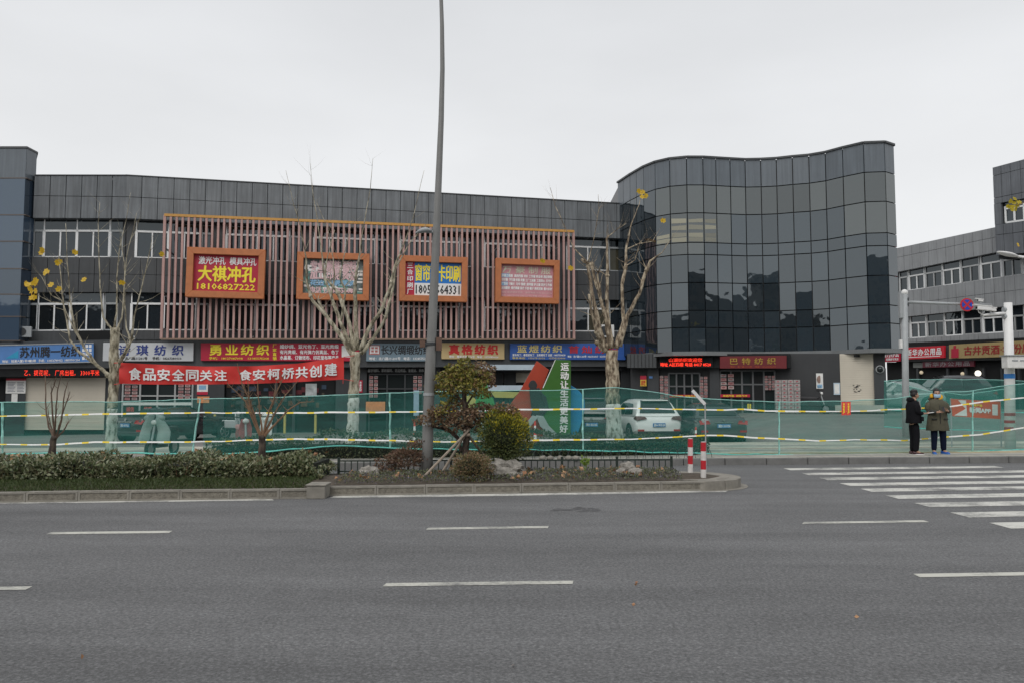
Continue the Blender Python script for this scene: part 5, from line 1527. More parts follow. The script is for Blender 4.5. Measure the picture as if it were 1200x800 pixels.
# ---- low edging fence
M_fe = pm('fence_dark_green', (0.018, 0.03, 0.024), .5, .15, 5)
fe = thing('edging_fence', (0, 15.2, .15), 'low dark green metal edging fence at the back of the island', 'fence')
def fpnt(X, z): return Vector((X, bY(X) - .16, z))
X0, X1 = -3.25, 3.05
for z in (.20, .395):
    b = MB(); b.bar(fpnt(X0, z), fpnt(X1, z), .022, .028); b.build('rail', M_fe, fe)
n = 54
for i in range(n + 1):
    X = X0 + (X1 - X0) * i / n
    if i % 9 == 0: MB().box(tuple(fpnt(X, .12) - Vector((.022, .022, 0))), tuple(fpnt(X, .46) + Vector((.022, .022, 0)))).build('post', M_fe, fe)
    else: MB().box(tuple(fpnt(X, .15) - Vector((.009, .009, 0))), tuple(fpnt(X, .40) + Vector((.009, .009, 0)))).build('bar', M_fe, fe)
# far hedge behind the net
hd2 = thing('far_hedge', (-1, 19.4, .15), 'low dark hedge on the far pavement behind the net', 'hedge')
M_h2 = leafmat('far_hedge_leaf', [(0.025, 0.04, 0.018), (0.05, 0.07, 0.03), (0.10, 0.11, 0.05), (0.06, 0.05, 0.025)], trans=.1)
b = MB()
def h2fn():
    X = U(-7.0, 4.95); yf = poly(X, [(-7, 18.25), (-3.8, 18.5), (0, 19.05), (2, 19.45), (4.9, 20.1)]); yb = yf + 1.4; k = RND.random(); top = .72 + .05 * math.sin(X * 4) - (.12 if X < -4.5 else 0) - .16 * sm((X - .5) / 2)
    if k < .5: return (X, yf + U(-.05, .12), U(.16, top))
    if k < .92: return (X, U(yf, yb), top + U(-.08, .03))
    return (4.93 - U(0, .06), U(20.1, 21.4), U(.16, .56))
cloud(b, 9500, h2fn, .075, .3); b.build('foliage', M_h2, hd2)
xs = [-6.9 + .5 * i for i in range(24)]
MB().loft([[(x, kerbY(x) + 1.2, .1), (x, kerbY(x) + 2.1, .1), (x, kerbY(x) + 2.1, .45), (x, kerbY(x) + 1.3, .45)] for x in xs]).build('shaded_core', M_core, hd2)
M_wire = pm('wire_dark', (0.03, 0.045, 0.04), .5, .1, 5)
we = thing('wire_hoop_edging', (1.8, 18.3, .15), 'row of thin wire hoops along the far kerb below the net', 'edging fence')
for k in range(26):
    X = -.4 + .2 * k; y = kerbY(X) + .22; P = [(X + .13 * math.cos(a), y, .15 + .24 * math.sin(a)) for a in [math.pi * i / 8 for i in range(9)]]
    MB().tube(P, .007, 4).build('hoop', M_wire, we)
bl = thing('stone_row', (1, 17.9, .15), 'row of pale rounded stones on the far kerb behind the edging fence', 'stones')
for k in range(5):
    p = at(636 + 9 * k + (3 if k > 1 else 0), 536.2, kerbY(.8) + .1); MB().ball(p, (.085, .08, .06), 10, 6, jit=.3, seed=k).build('stone', M_kerbL, bl, smooth=True)

# ================================================================== NETS AND TAPES
m, t_, bs = new_mat('green_safety_net')
n, l = t_.nodes.new, t_.links.new
g_ = n('ShaderNodeNewGeometry')
mpn = n('ShaderNodeMapping'); mpn.inputs['Scale'].default_value = (.5, .5, 5.0); mpn.inputs['Rotation'].default_value = (0, .06, 0)
l(g_.outputs['Position'], mpn.inputs[0])
no = n('ShaderNodeTexNoise'); no.inputs['Scale'].default_value = 1.6; no.inputs['Detail'].default_value = 6; no.inputs['Roughness'].default_value = .65; no.inputs['Distortion'].default_value = .4
l(mpn.outputs[0], no.inputs[0])
r1 = n('ShaderNodeMapRange'); r1.inputs[1].default_value = .32; r1.inputs[2].default_value = .72; r1.inputs[3].default_value = .17; r1.inputs[4].default_value = .40
l(no.outputs[0], r1.inputs[0])
df = n('ShaderNodeBsdfDiffuse'); df.inputs[0].default_value = (0.085, 0.32, 0.275, 1)
tl = n('ShaderNodeBsdfTranslucent'); tl.inputs[0].default_value = (0.05, 0.30, 0.26, 1)
mx1 = n('ShaderNodeMixShader'); mx1.inputs[0].default_value = .3
tr = n('ShaderNodeBsdfTransparent'); tr.inputs[0].default_value = (0.90, 0.99, 0.97, 1)
mx2 = n('ShaderNodeMixShader')
l(df.outputs[0], mx1.inputs[1]); l(tl.outputs[0], mx1.inputs[2])
l(r1.outputs[0], mx2.inputs[0]); l(tr.outputs[0], mx2.inputs[1]); l(mx1.outputs[0], mx2.inputs[2])
l(mx2.outputs[0], t_.nodes['Material Output'].inputs[0])
M_net = m
M_rope = pm('net_rope_teal', (0.12, 0.52, 0.46), .6, .2, 8)
M_edge = pm('net_edge_pale', (0.28, 0.56, 0.51), .6, .25, 10)
NT = [(-40, 471), (0, 471), (100, 470), (134, 470.5), (225, 467), (240, 466.8), (320, 465), (380, 463), (457, 460), (520, 458), (600, 457), (640, 457), (683, 455.5), (700, 454.5), (722, 453.5), (760, 458), (800, 464.5), (850, 468), (913, 470.5), (960, 469.8), (1000, 469), (1050, 466.5), (1075, 462), (1100, 459.5), (1138, 457.5), (1170, 452.5), (1200, 449), (1250, 446)]
NB = [(-40, 532.5), (0, 531.8), (60, 530), (134, 530), (225, 531.5), (240, 531.8), (290, 530), (330, 527), (380, 522.5), (400, 521.5), (457, 524), (500, 525.5), (560, 526), (600, 525.5), (640, 526.5), (683, 527), (760, 529), (800, 530), (845, 531.5), (913, 532.2), (960, 532), (1000, 532), (1050, 531.5), (1100, 530), (1140, 528.5), (1200, 526), (1250, 525)]
ND = [(-40, 17.4), (0, 17.6), (134, 18.15), (235, 18.15), (457, 18.3), (683, 18.9), (845, 19.6), (913, 20.0), (1000, 20.3), (1085, 20.75), (1140, 21.1), (1200, 21.8), (1250, 22.3)]
def net(x0, x1, label, slant=0, nt=NT, nb=NB, nd=ND, mat=None, seam=True, grp='green safety net panels along the pavement'):
    t = thing('safety_net', at((x0 + x1) / 2, poly((x0 + x1) / 2, nb), poly((x0 + x1) / 2, nd)), label, 'net', grp)
    b = MB(); nu = max(8, int((x1 - x0) / 5)); nv = 12
    top, bot, sd = [], [], []
    for i in range(nu + 1):
        for j in range(nv + 1):
            v = j / nv
            x = x0 + (x1 - slant * v - x0) * i / nu
            y = poly(x, nt) * (1 - v) + poly(x, nb) * v
            D = poly(x, nd) + .08 * noise.noise(Vector((x * .03, v * 2.5, 1))) + .06 * noise.noise(Vector((x * .012, v * 9, 4))) + .03 * noise.noise(Vector((x * .15, v * 3, 8)))
            if j == 0: y += .7 * noise.noise(Vector((x * .05, 0, 7)))
            if j == nv: y += 1.2 * noise.noise(Vector((x * .04, 3, 7)))
            p = at(x, y, D); b.v.append(p)
            if j == 0: top.append(p)
            if j == nv: bot.append(p)
            if i == nu: sd.append(p)
    for i in range(nu):
        for j in range(nv): b.f.append((i * (nv + 1) + j, (i + 1) * (nv + 1) + j, (i + 1) * (nv + 1) + j + 1, i * (nv + 1) + j + 1)); b.m.append(0)
    b.build('mesh_sheet', mat or M_net, t, smooth=True)
    MB().tube(top, .011, 5).build('top_rope', M_edge, t)
    MB().tube(bot, [.016 + .008 * noise.noise(p * 3) for p in bot], 5).build('bottom_rope', M_rope, t)
    if seam:
        MB().tube([p + Vector((.02 * noise.noise(p * 4), 0, 0)) for p in sd], [.022 + .01 * noise.noise(p * 6) for p in sd], 5).build('gathered_edge', M_edge, t)
    return t
net(-40, 3, 'sliver of green net at the left photo edge')
net(3, 235, 'green net panel before the cream shutter and dark sedan, with slanting right end', slant=10)
net(238, 457, 'green net panel before the open dark shop and the middle plane tree')
net(457, 683, 'green net panel before the running figure sculpture')
net(683, 913, 'green net panel before the white SUV and the rightmost plane tree')
net(913, 1140, 'green net panel behind the two standing people')
net(1140, 1250, 'green net panel rising to the right edge behind the white camera pole')
net(1036, 1250, 'second green net farther back on the right, in front of the parked cars', nt=[(1036, 446), (1064, 444), (1150, 444), (1200, 446), (1250, 446)], nb=[(1036, 480), (1250, 484)], nd=[(1036, 29), (1250, 31)], seam=False, grp='far green nets')
net(1036, 1180, 'third green net sagging between the grey sign post and the white pole', nt=[(1036, 446), (1060, 451), (1090, 458), (1130, 462), (1180, 455)], nb=[(1036, 500), (1180, 505)], nd=[(1036, 25), (1180, 25)], seam=False, grp='far green nets')
M_tw = pm('tape_white', (0.75, 0.75, 0.73), .5, .08, 6)
M_ty = pm('tape_yellow', (0.80, 0.58, 0.02), .5, .08, 6)
def tape(pts, doff, label, w=.036):
    x0, x1 = pts[0][0], pts[-1][0]
    t = thing('barrier_tape', at(600, poly(600, pts), poly(600, ND) + doff), label, 'tape')
    P = []; x = x0
    while x <= x1:
        P.append(at(x, poly(x, pts) + .5 * noise.noise(Vector((x * .04, 9, 0))), poly(x, ND) + doff)); x += 4
    b = MB(); s_ = 0
    for i in range(len(P) - 1):
        a, c = P[i], P[i + 1]; k = 0 if (i + int(3 * noise.noise(Vector((i * .09, 5, 0))))) % 6 < 4 else 1
        tw = .6 + .4 * abs(math.cos(i * .05 + 1)) 
        z = Vector((0, .006, w / 2 * tw))
        sh = sh0 = Vector((0, 0, 0))
        b.cur = k
        b.prism([a - z, c - z, c + z + sh, a + z + sh0], (0, .004, 0))
    b.build('ribbon', [M_tw, M_ty], t)
    return t
tape([(-40, 487), (0, 487), (60, 486), (130, 484.3), (240, 483), (330, 483.3), (400, 482.5), (460, 482.3), (560, 480.6), (610, 479.3), (660, 479), (740, 477.8), (800, 479), (850, 479.8), (870, 478.8), (900, 481), (960, 481.6), (1010, 481), (1062, 478.5), (1112, 476), (1150, 470.5), (1200, 465.5), (1250, 462)], -.12, 'upper white and yellow barrier tape strung along the green nets')
tape([(-40, 520), (0, 520), (40, 520.5), (70, 520), (110, 517.5), (200, 517.3), (240, 517), (300, 515), (350, 513.6), (400, 514.5), (457, 515.6), (520, 517.2), (580, 516), (640, 515), (700, 514.4), (740, 514), (790, 511.5), (830, 509.4), (850, 509.6), (880, 512), (915, 513.6), (960, 516), (1000, 514.5), (1060, 515.5), (1100, 512), (1150, 508.5), (1200, 500.5), (1250, 497)], -.10, 'lower white and yellow barrier tape strung along the green nets')
M_redb = pm('banner_red', (0.62, 0.035, 0.03), .6, .06, 3)
# two small red pendants on the tape
for k, x in enumerate((988.5, 994)):
    p = [at(x - 2.4, 470, 19.85), at(x + 2.6, 470, 19.85), at(x + 2.8, 485.5, 19.8), at(x - 2.2, 486, 19.8)]
    t = thing('red_pennant', p[3], '%s of two small red cloth pennants with yellow characters on the tape' % ('left' if k == 0 else 'right'), 'pennant')
    MB().prism(p[::-1], (0, -.01, 0)).build('cloth', M_redb, t)
    text('安\n全\n生\n产', [p[0] + Vector((.03, 0, -.03)), p[1] + Vector((-.03, 0, -.03)), p[2] + Vector((-.03, 0, .03)), p[3] + Vector((.03, 0, .03))], M_letY, t, (0, -1, 0), bold=.04)
p = at(878, 476, 22); t = thing('yellow_tag', p, 'small yellow ribbon tag hanging behind the net left of the cartons', 'tag')
for k in (-.03, .03): MB().box((p.x + k - .02, p.y, p.z - .1), (p.x + k + .02, p.y + .01, p.z + .08)).build('strip', M_ty, t)
# ---- long red banner between the trees
bt = thing('red_banner', at(140, 449, 18.4), 'long red cloth banner with white characters strung between two plane trees', 'banner')
BT = [(139.5, 424.5), (180, 426.5), (240, 429), (300, 428.5), (350, 425.5), (402.5, 418)]
BB = [(139, 449), (180, 450), (240, 450), (300, 449), (350, 447), (403.5, 444)]
BD = [(139, 18.45), (403, 20.1)]
b = MB(); nu, nv = 90, 8
def bp_(x, v, o=0.0):
    y = poly(x, BT) * (1 - v) + poly(x, BB) * v
    D = poly(x, BD) + .035 * noise.noise(Vector((x * .06 - v * 1.5, v * 1.2, 2))) + .02 * math.sin(x * .11 + v * 3)
    q = at(x, y, D); q.y -= o; return q
for i in range(nu + 1):
    for j in range(nv + 1): b.v.append(bp_(139.5 + 263.5 * i / nu, j / nv))
for i in range(nu):
    for j in range(nv): b.f.append((i * (nv + 1) + j, (i + 1) * (nv + 1) + j, (i + 1) * (nv + 1) + j + 1, i * (nv + 1) + j + 1)); b.m.append(0)
b.build('cloth', M_redb, bt, smooth=True)
chars = '食品安全同关注 食安柯桥共创建'
xs_ = [159, 176, 192.5, 209.5, 226, 242, 259, 275, 288, 304, 321, 338, 354, 370, 388]
for c_, x in zip(chars, xs_):
    if c_ == ' ': continue
    q = [bp_(x - 7, .22, .012), bp_(x + 7, .22, .012), bp_(x + 7, .80, .012), bp_(x - 7, .80, .012)]
    text(c_, q, M_letW, bt, (0, -1, 0), o=.02, bold=.03)
for q in ([bp_(139.5, 0), at(133, 425, 18.5)], [bp_(139.5, 1), at(134, 450, 18.5)], [bp_(403, 0), at(416, 416, 20.3)], [bp_(403, 1), at(415, 446, 20.3)], [bp_(402, 1), at(402, 449, 20.1)]):
    MB().tube(q, .008, 4).build('string', M_redb, bt)
# ---- red app banner behind the net on the right
Yn = 23.0
p = [at(1114, 466.5, Yn), at(1172, 470, Yn), at(1172, 490.5, Yn), at(1116, 487, Yn)]
t = thing('app_banner', p[3], 'tilted red advertising banner reading APP hung behind the net beside the white pole', 'banner')
MB().prism(p[::-1], (0, -.02, 0)).build('sheet', pm('app_red', (.6, .09, .04), .5, .08, 3), t)
def BQ(u0, v0, u1, v1):
    g = lambda u, v: (p[0] * (1 - u) + p[1] * u) * (1 - v) + (p[3] * (1 - u) + p[2] * u) * v + Vector((0, -.02, 0))
    return [g(u0, v0), g(u1, v0), g(u1, v1), g(u0, v1)]
text('新闻APP', BQ(.36, .42, .79, .72), M_letW, t, (0, -1, 0), bold=.05)
text('下载客户端', BQ(.34, .22, .62, .36), M_letY, t, (0, -1, 0), bold=.03)
MB().prism(BQ(.83, .18, .94, .8)[::-1], (0, -.006, 0)).build('white_card', M_wht, t)
MB().prism([BQ(.14, .05, .3, .6)[i] for i in (0, 1, 2)][::-1], (0, -.006, 0)).build('white_shape', M_wht, t)
MB().prism([BQ(.03, .5, .3, .95)[i] for i in (1, 2, 3)][::-1], (0, -.007, 0)).build('white_shape', M_wht, t)
for q in ((1114, 466), (1172, 469)):
    b = MB(); b.tube([at(q[0], q[1], Yn + .03), Vector((at(q[0], q[1], Yn).x, Yn + .03, .15))], .02, 6); b.build('support', M_grey, t)

# ================================================================== STREET FURNITURE
M_pole = pm('lamp_post_grey', (0.19, 0.19, 0.185), .5, .1, 3, streak=.08)
lp = thing('street_lamp', at(500, 557, 14.6), 'tall curved grey street lamp post on the island rising out of the picture', 'street lamp')
pts = [(500, 560, 6.7), (501, 520, 6.5), (502.5, 470, 6.3), (504, 430, 6.1), (506.5, 380, 5.5), (509, 330, 5), (511.5, 270, 4.4), (514.5, 200, 3.8), (517, 140, 3.3), (518.5, 80, 2.8), (518, 30, 2.5), (517, 0, 2.3), (514, -50, 2.1), (505, -100, 2)]
P = [at(x, y, 14.6) for x, y, r in pts]; Rr = [r * 14.6 / F for x, y, r in pts]
e = P[-1]; P += [e + Vector((-.25, -.5, .4)), e + Vector((-.4, -1.3, .6))]; Rr += [.03, .028]
MB().tube(P, Rr, 16).build('post', M_pole, lp, smooth=True)
MB().obox(P[-1] + Vector((-.05, -.35, .0)), (.13, 0, 0), (.03, .4, 0), (0, 0, .06)).build('lamp_head', M_grey, lp, bevel=.03)
for y in (403, 461.5, 496.5):
    x = 500 + (560 - y) * .0265
    q = at(x, y, 14.6); b = MB(); b.tube([q - Vector((0, 0, .025)), q + Vector((0, 0, .025))], .108, 14); b.build('strap', M_grey if y != 403 else M_col, lp)
q = at(505, 403, 14.6)
for s_ in (-1, 1): MB().obox(q + Vector((s_ * .15, -.02, 0)), (.05, 0, 0), (0, .04, 0), (0, 0, .09 + .03 * s_)).build('bracket', pm('rusty_brown', (.12, .07, .05), .8, .3, 9), lp)
MB().obox(at(502, 487, 14.6) + Vector((0, -.11, 0)), (.05, 0, 0), (0, .01, 0), (0, 0, .07)).build('plate', M_rock, lp)
q = at(510, 273, 14.6)
b = MB(); b.tube([q, q + Vector((-.12, -.04, .02)), q + Vector((-.22, -.06, .02))], [.02, .035, .03], 8); b.build('side_arm', M_grey, lp)
b = MB(); rings = []
for i in range(9):
    u = i / 8; w = .055 * math.sin(math.pi * min(.97, .06 + u * .9)) + .01; c_ = q + Vector((-.06 - .30 * u, -.06, .04 - .03 * (2 * u - .6) ** 2))
    rings.append([c_ + Vector((0, math.cos(a) * w * 1.3, math.sin(a) * w * .8)) for a in [math.pi * 2 * k / 8 for k in range(8)]])
b.loft(rings); b.build('side_lamp', M_grey, lp, smooth=True)

# striped bollards
M_bred = pm('bollard_red', (.48, .02, .03), .4, .1, 5); M_bwh = pm('bollard_white', (.62, .60, .58), .5, .15, 8)
def bollard(x, yb_, yt, Y, w, label, cols):
    t = thing('striped_bollard', at(x, yb_, Y), label, 'bollard', 'red and white bollards at the island nose')
    p0, p1 = at(x, yb_, Y), at(x, yt, Y); k = len(cols)
    for i, c_ in enumerate(cols):
        MB().tube([p1.lerp(p0, i / k), p1.lerp(p0, (i + 1) / k)], w, 14).build('band', M_bred if c_ else M_bwh, t)
    MB().disc(p1 + Vector((0, 0, .005)), (0, 0, 1), w * .9, .01, 12).build('cap', M_bwh, t)
    return t
bollard(809, 553, 513.5, 15.0, .048, 'left of the two red and white bollards, nearer the edging fence', (1, 0, 1, 0))
bollard(824.3, 560, 517.5, 14.2, .048, 'right of the two red and white bollards, with a thin rod behind it', (1, 0, 1, 0))
t = thing('survey_rod', at(824, 512, 15.6), 'thin grey rod with a slanted reflector at its top behind the right bollard', 'post')
b = MB(); b.tube([Vector((at(825, 471, 15.6).x, 15.52, .15)), at(825, 471, 15.6) + Vector((0, -.08, 0))], .014, 6); b.build('rod', M_grey, t)
b = MB(); b.bar(at(826, 473, 15.52), at(811.5, 457, 15.5), .06, .03, up=(0, 1, 0)); b.build('reflector_arm', M_wht, t)
# grey sign post with arm
sp_ = thing('sign_post', gp(1061, 520, .15), 'grey galvanised post with a long arm carrying a round no stopping sign', 'sign post')
Yp = 24.0
b = MB(); b.tube([at(1062, 512, Yp) , at(1061, 440, Yp), at(1060, 343, Yp)], [.11, .095, .085], 12); b.build('post', M_grey, sp_, smooth=True)
MB().ball(at(1060, 343, Yp), .1, 10, 6).build('cap', M_wht, sp_, smooth=True)
b = MB(); b.tube([at(1060, 354, Yp), at(1110, 356, Yp - .1), at(1162, 357.5, Yp - .2)], [.05, .045, .03], 10); b.build('arm', M_grey, sp_, smooth=True)
for y in (351, 357): MB().disc(at(1062, y, Yp), (1, 0, 0), .07, .1, 12).build('clamp', M_col, sp_)
MB().obox(at(1055.5, 358.5, Yp), (.05, 0, 0), (0, .06, 0), (0, 0, .37)).build('side_box', M_grey, sp_)
MB().obox(at(1055.5, 403, Yp), (.035, 0, 0), (0, .05, 0), (0, 0, .13)).build('side_box', M_wht, sp_)
sg = thing('no_stopping_sign', at(1133, 363, Yp - .25), 'round blue and red no stopping sign on the grey arm', 'road sign')
c_ = at(1133, 357.3, Yp - .28); rr_ = 7.7 * Yp / F
MB().disc(c_, (0, -1, 0), rr_, .02, 28).build('rim', M_bred, sg); MB().disc(c_ + Vector((0, -.012, 0)), (0, -1, 0), rr_ * .78, .012, 28).build('face', pm('sign_face_blue', (.015, .06, .42), .4, .05, 3), sg)
b = MB()
for s_ in (-1, 1): b.obox(c_ + Vector((0, -.022 - .002 * s_, 0)), (.7 * rr_ * .76, 0, s_ * .7 * rr_ * .76), (0, .003, 0), (-.02 * s_, 0, .02))
b.build('cross', M_bred, sg)
# white camera pole
Yw = 22.3
wp = thing('camera_pole', at(1184, 529, Yw), 'white painted camera pole with red bands and a wide cabinet at the right edge', 'pole')
b = MB(); b.tube([at(1184, 530, Yw), at(1183, 440, Yw), at(1181.2, 355, Yw)], [.14, .13, .105], 14); b.build('post', M_wht, wp, smooth=True)
for y in (485, 493.5, 501.5): q = at(1183.4, y, Yw); MB().tube([q - Vector((0, 0, .04)), q + Vector((0, 0, .04))], .139, 14).build('red_band', pm('band_maroon', (.33, .04, .05), .5, .1, 3), wp)
q = at(1183, 440.3, Yw); MB().tube([q - Vector((0, 0, .065)), q + Vector((0, 0, .065))], .137, 14).build('blue_band', pm('band_blue', (.03, .2, .55), .5, .1, 3), wp)
q0, q1 = at(1178, 431, Yw - .3), at(1215, 417, Yw - .3)
MB().box((q0.x, Yw - .42, q0.z), (q1.x, Yw - .13, q1.z)).build('cabinet', M_paper, wp, bevel=.02)
MB().box((q0.x - .03, Yw - .45, q1.z), (q1.x + .02, Yw - .1, q1.z + .03)).build('cabinet_roof', M_grey, wp)
for x in (1189.5, 1199):
    MB().obox(at(x, 422, Yw - .425), (.08, 0, 0), (0, .004, 0), (0, 0, .02)).build('vent_mark', M_grey, wp)
b = MB(); b.tube([at(1181, 367, Yw), at(1165, 368.3, Yw - .1), at(1152, 369.6, Yw - .15)], [.045, .045, .035], 8); b.tube([at(1152, 369.6, Yw - .15), at(1147, 366, Yw - .15), at(1146, 361, Yw - .15)], .014, 6); b.build('camera_arm', M_wht, wp, smooth=True)
for k, y in enumerate((363, 371)): MB().disc(at(1178, y - 0, Yw), (1, 0, 0), .08, .12, 10).build('clamp', M_grey, wp)
def cam_box(x, y, L_, w, lab, yaw=0.0, Y=Yw - .2):
    q = at(x, y, Y); t = thing('traffic_camera', q, lab, 'camera')
    d = Vector((math.cos(yaw), math.sin(yaw) * .3, -.08)).normalized()
    b = MB(); b.obox(q, d * L_, Vector((0, w, 0)), (0, 0, w)); b.build('housing', M_wht, t, bevel=.015)
    MB().obox(q + Vector((0, 0, w + .015)) - d * .04, d * (L_ + .05), Vector((0, w * 1.15, 0)), (0, 0, .012)).build('sun_shield', M_wht, t)
    MB().disc(q - d * (L_ + .005), d, w * .6, .02, 12).build('lens', M_black, t)
    MB().tube([q - Vector((0, 0, w)), q - Vector((0, 0, w + .07))], .02, 6).build('mount', M_grey, t)
cam_box(1153, 361.5, .2, .055, 'larger white traffic camera at the end of the camera arm')
cam_box(1161, 363, .14, .045, 'middle white traffic camera on the camera arm')
cam_box(1149, 352.5, .09, .03, 'small camera perched on the end of the long sign arm', .6, Yp - .2)
# lamp head reaching in from the right
rl = thing('street_lamp', gp(1330, 545, 0), 'white street lamp head reaching in at the right edge', 'street lamp')
Yl = 19.0
b = MB(); e = at(1330, 470, Yl); b.tube([Vector((e.x, Yl, 0)), Vector((e.x, Yl, 6.5))], [.1, .06], 10)
top = Vector((e.x, Yl, 6.3)); tip = at(1188, 300, Yl)
b.tube([top, at(1270, 318, Yl), at(1225, 305, Yl), tip], [.05, .04, .035, .03], 8); b.build('post', M_wht, rl, smooth=True)
b = MB(); rings = []
for i in range(9):
    u = i / 8; c_ = at(1192, 300.5, Yl).lerp(at(1169, 295.3, Yl), u); w = .085 * math.sin(math.pi * (.12 + .8 * u)) + .008
    rings.append([c_ + Vector((0, math.cos(a) * w * 1.4, math.sin(a) * w * .55)) for a in [math.pi * 2 * k / 10 for k in range(10)]])
b.loft(rings); b.build('lamp_head', M_wht, rl, smooth=True)
for dx, dy in ((0, 0), (3, -1.5), (-2, 2), (5, 3), (-4, 1)): pass
lf = thing('leafy_twig', at(1188, 245, 18.5), 'yellow green leaves on a thin twig before the white window at the right edge', 'twig')
b = MB(); b.tube([at(1215, 232, 18.5), at(1200, 238, 18.5), at(1184, 243, 18.5)], [.012, .009, .004], 5); b.build('stem', M_twig, lf)
M_ygl = leafmat('yellow_green_plane_leaf', [(.3, .3, .02), (.55, .42, .02), (.16, .2, .02)], trans=.35)
for x, y in ((1184, 236), (1188, 238), (1192, 241), (1187, 243), (1182, 242), (1190, 245), (1186, 246), (1194, 237), (1189, 233)): big_leaf(lf, x, y, 18.5 + U(-.2, .2), .07, M_ygl)
big_leaf(lf, 1193, 287, 18.5, .06)

# ================================================================== SCULPTURE
Ys = 27.0
sc_ = thing('running_sculpture', at(640, 515, Ys), 'coloured public sculpture of slabs with a running figure and white vertical slogan', 'sculpture')
def splate(name, mat, pix, y0=0.0, th=.25):
    p = [at(x, y, Ys + y0) for x, y in pix]
    return MB().prism(p[::-1], (0, th, 0)).build(name, mat, sc_, bevel=.012, seg=1)
M_sr = pm('sculpture_red', (.36, .045, .02), .4, .08, 2); M_sg = pm('sculpture_green', (.035, .12, .015), .4, .08, 2); M_sb = pm('sculpture_blue', (.02, .20, .42), .4, .08, 2)
M_sy = pm('sculpture_olive', (.42, .38, .10), .4, .08, 2); M_sgr = pm('sculpture_grey', (.30, .34, .34), .4, .08, 2); M_sdk = pm('sculpture_charcoal', (.02, .022, .024), .5, .1, 2); M_slg = pm('sculpture_mid_green', (.05, .24, .06), .4, .08, 2)
splate('red_slab', M_sr, [(629, 422.5), (643.5, 433), (634.5, 457), (622, 486), (637, 496), (636, 517), (603, 517), (588, 487), (609, 458)])
splate('green_slab', M_sg, [(650.5, 421), (669, 422), (668.8, 516), (650, 516), (626, 476), (636, 454)], -.3)
splate('pale_edge', M_paper, [(650.5, 421), (651.3, 421), (636.8, 454.5), (635.8, 454)], -.31, .02)
splate('blue_disc', M_sb, [(669, 451), (675, 454.5), (681, 460), (685, 468), (685.5, 477), (683, 490), (678, 505), (673, 516), (668, 516)], .05)
# runner figure: head, torso, legs in front of the slabs
hp = [(624.5 + 5.2 * math.cos(a) * (.9 if math.sin(a) < 0 else 1), 450.5 + 5.6 * math.sin(a)) for a in [math.pi * 2 * i / 16 for i in range(16)]]
splate('figure_head', M_sdk, hp, -.34, .04)
splate('figure_torso', M_sdk, [(620, 455), (632, 454), (637, 462), (640, 480), (634, 490), (624, 488), (622, 472)], -.335, .04)
splate('figure_arm', M_sdk, [(633, 458), (640, 464), (643, 478), (637, 486), (635, 484), (638.5, 476), (635, 467)], -.36, .02)
splate('figure_leg', M_sgr, [(628, 486), (637, 487), (643, 498), (652, 507), (657, 517), (653, 517), (642, 507), (633, 499)], -.37, .06)
splate('figure_leg', M_sgr, [(624, 486), (631, 488), (622, 499), (616, 505), (626, 514), (620, 515), (609, 505)], -.39, .06)
hp = [(566 + 5.6 * math.cos(a), 453 + 6 * math.sin(a)) for a in [math.pi * 2 * i / 16 for i in range(16)]]
splate('green_head', M_slg, hp, 0)
splate('green_body', M_slg, [(561, 458), (570, 458), (578, 466), (583, 486), (574, 503), (568, 500), (568, 484), (556, 474)], .02)
splate('olive_band', M_sy, [(574, 458), (609, 459), (602, 466), (580, 465.5)], .01, .15)
rg = [at(554 + 13 * math.cos(a), 505 + 13 * math.sin(a), Ys) for a in [math.pi * 2 * i / 24 for i in range(25)]]
MB().tube(rg, .07, 8, cap=False).build('hoop', M_sgr, sc_, smooth=True)
splate('olive_body', M_sy, [(540, 466), (552, 462), (560, 470), (552, 482), (540, 480)], .04, .1)
for i, c_ in enumerate('运动让生活更美好'):
    y = 425 + 10.35 * i
    text(c_, [at(657.2 - .18 * i, y, Ys - .3), at(666.4 - .18 * i, y, Ys - .3), at(666.4 - .18 * i, y + 8.8, Ys - .3), at(657.2 - .18 * i, y + 8.8, Ys - .3)], M_wht, sc_, (0, -1, 0), o=.02, bold=.035)
q = at(640, 517, Ys); MB().box((at(535, 515, Ys).x, Ys - .5, .14), (at(690, 515, Ys).x, Ys + .6, .26)).build('plinth', M_kerbF, sc_)

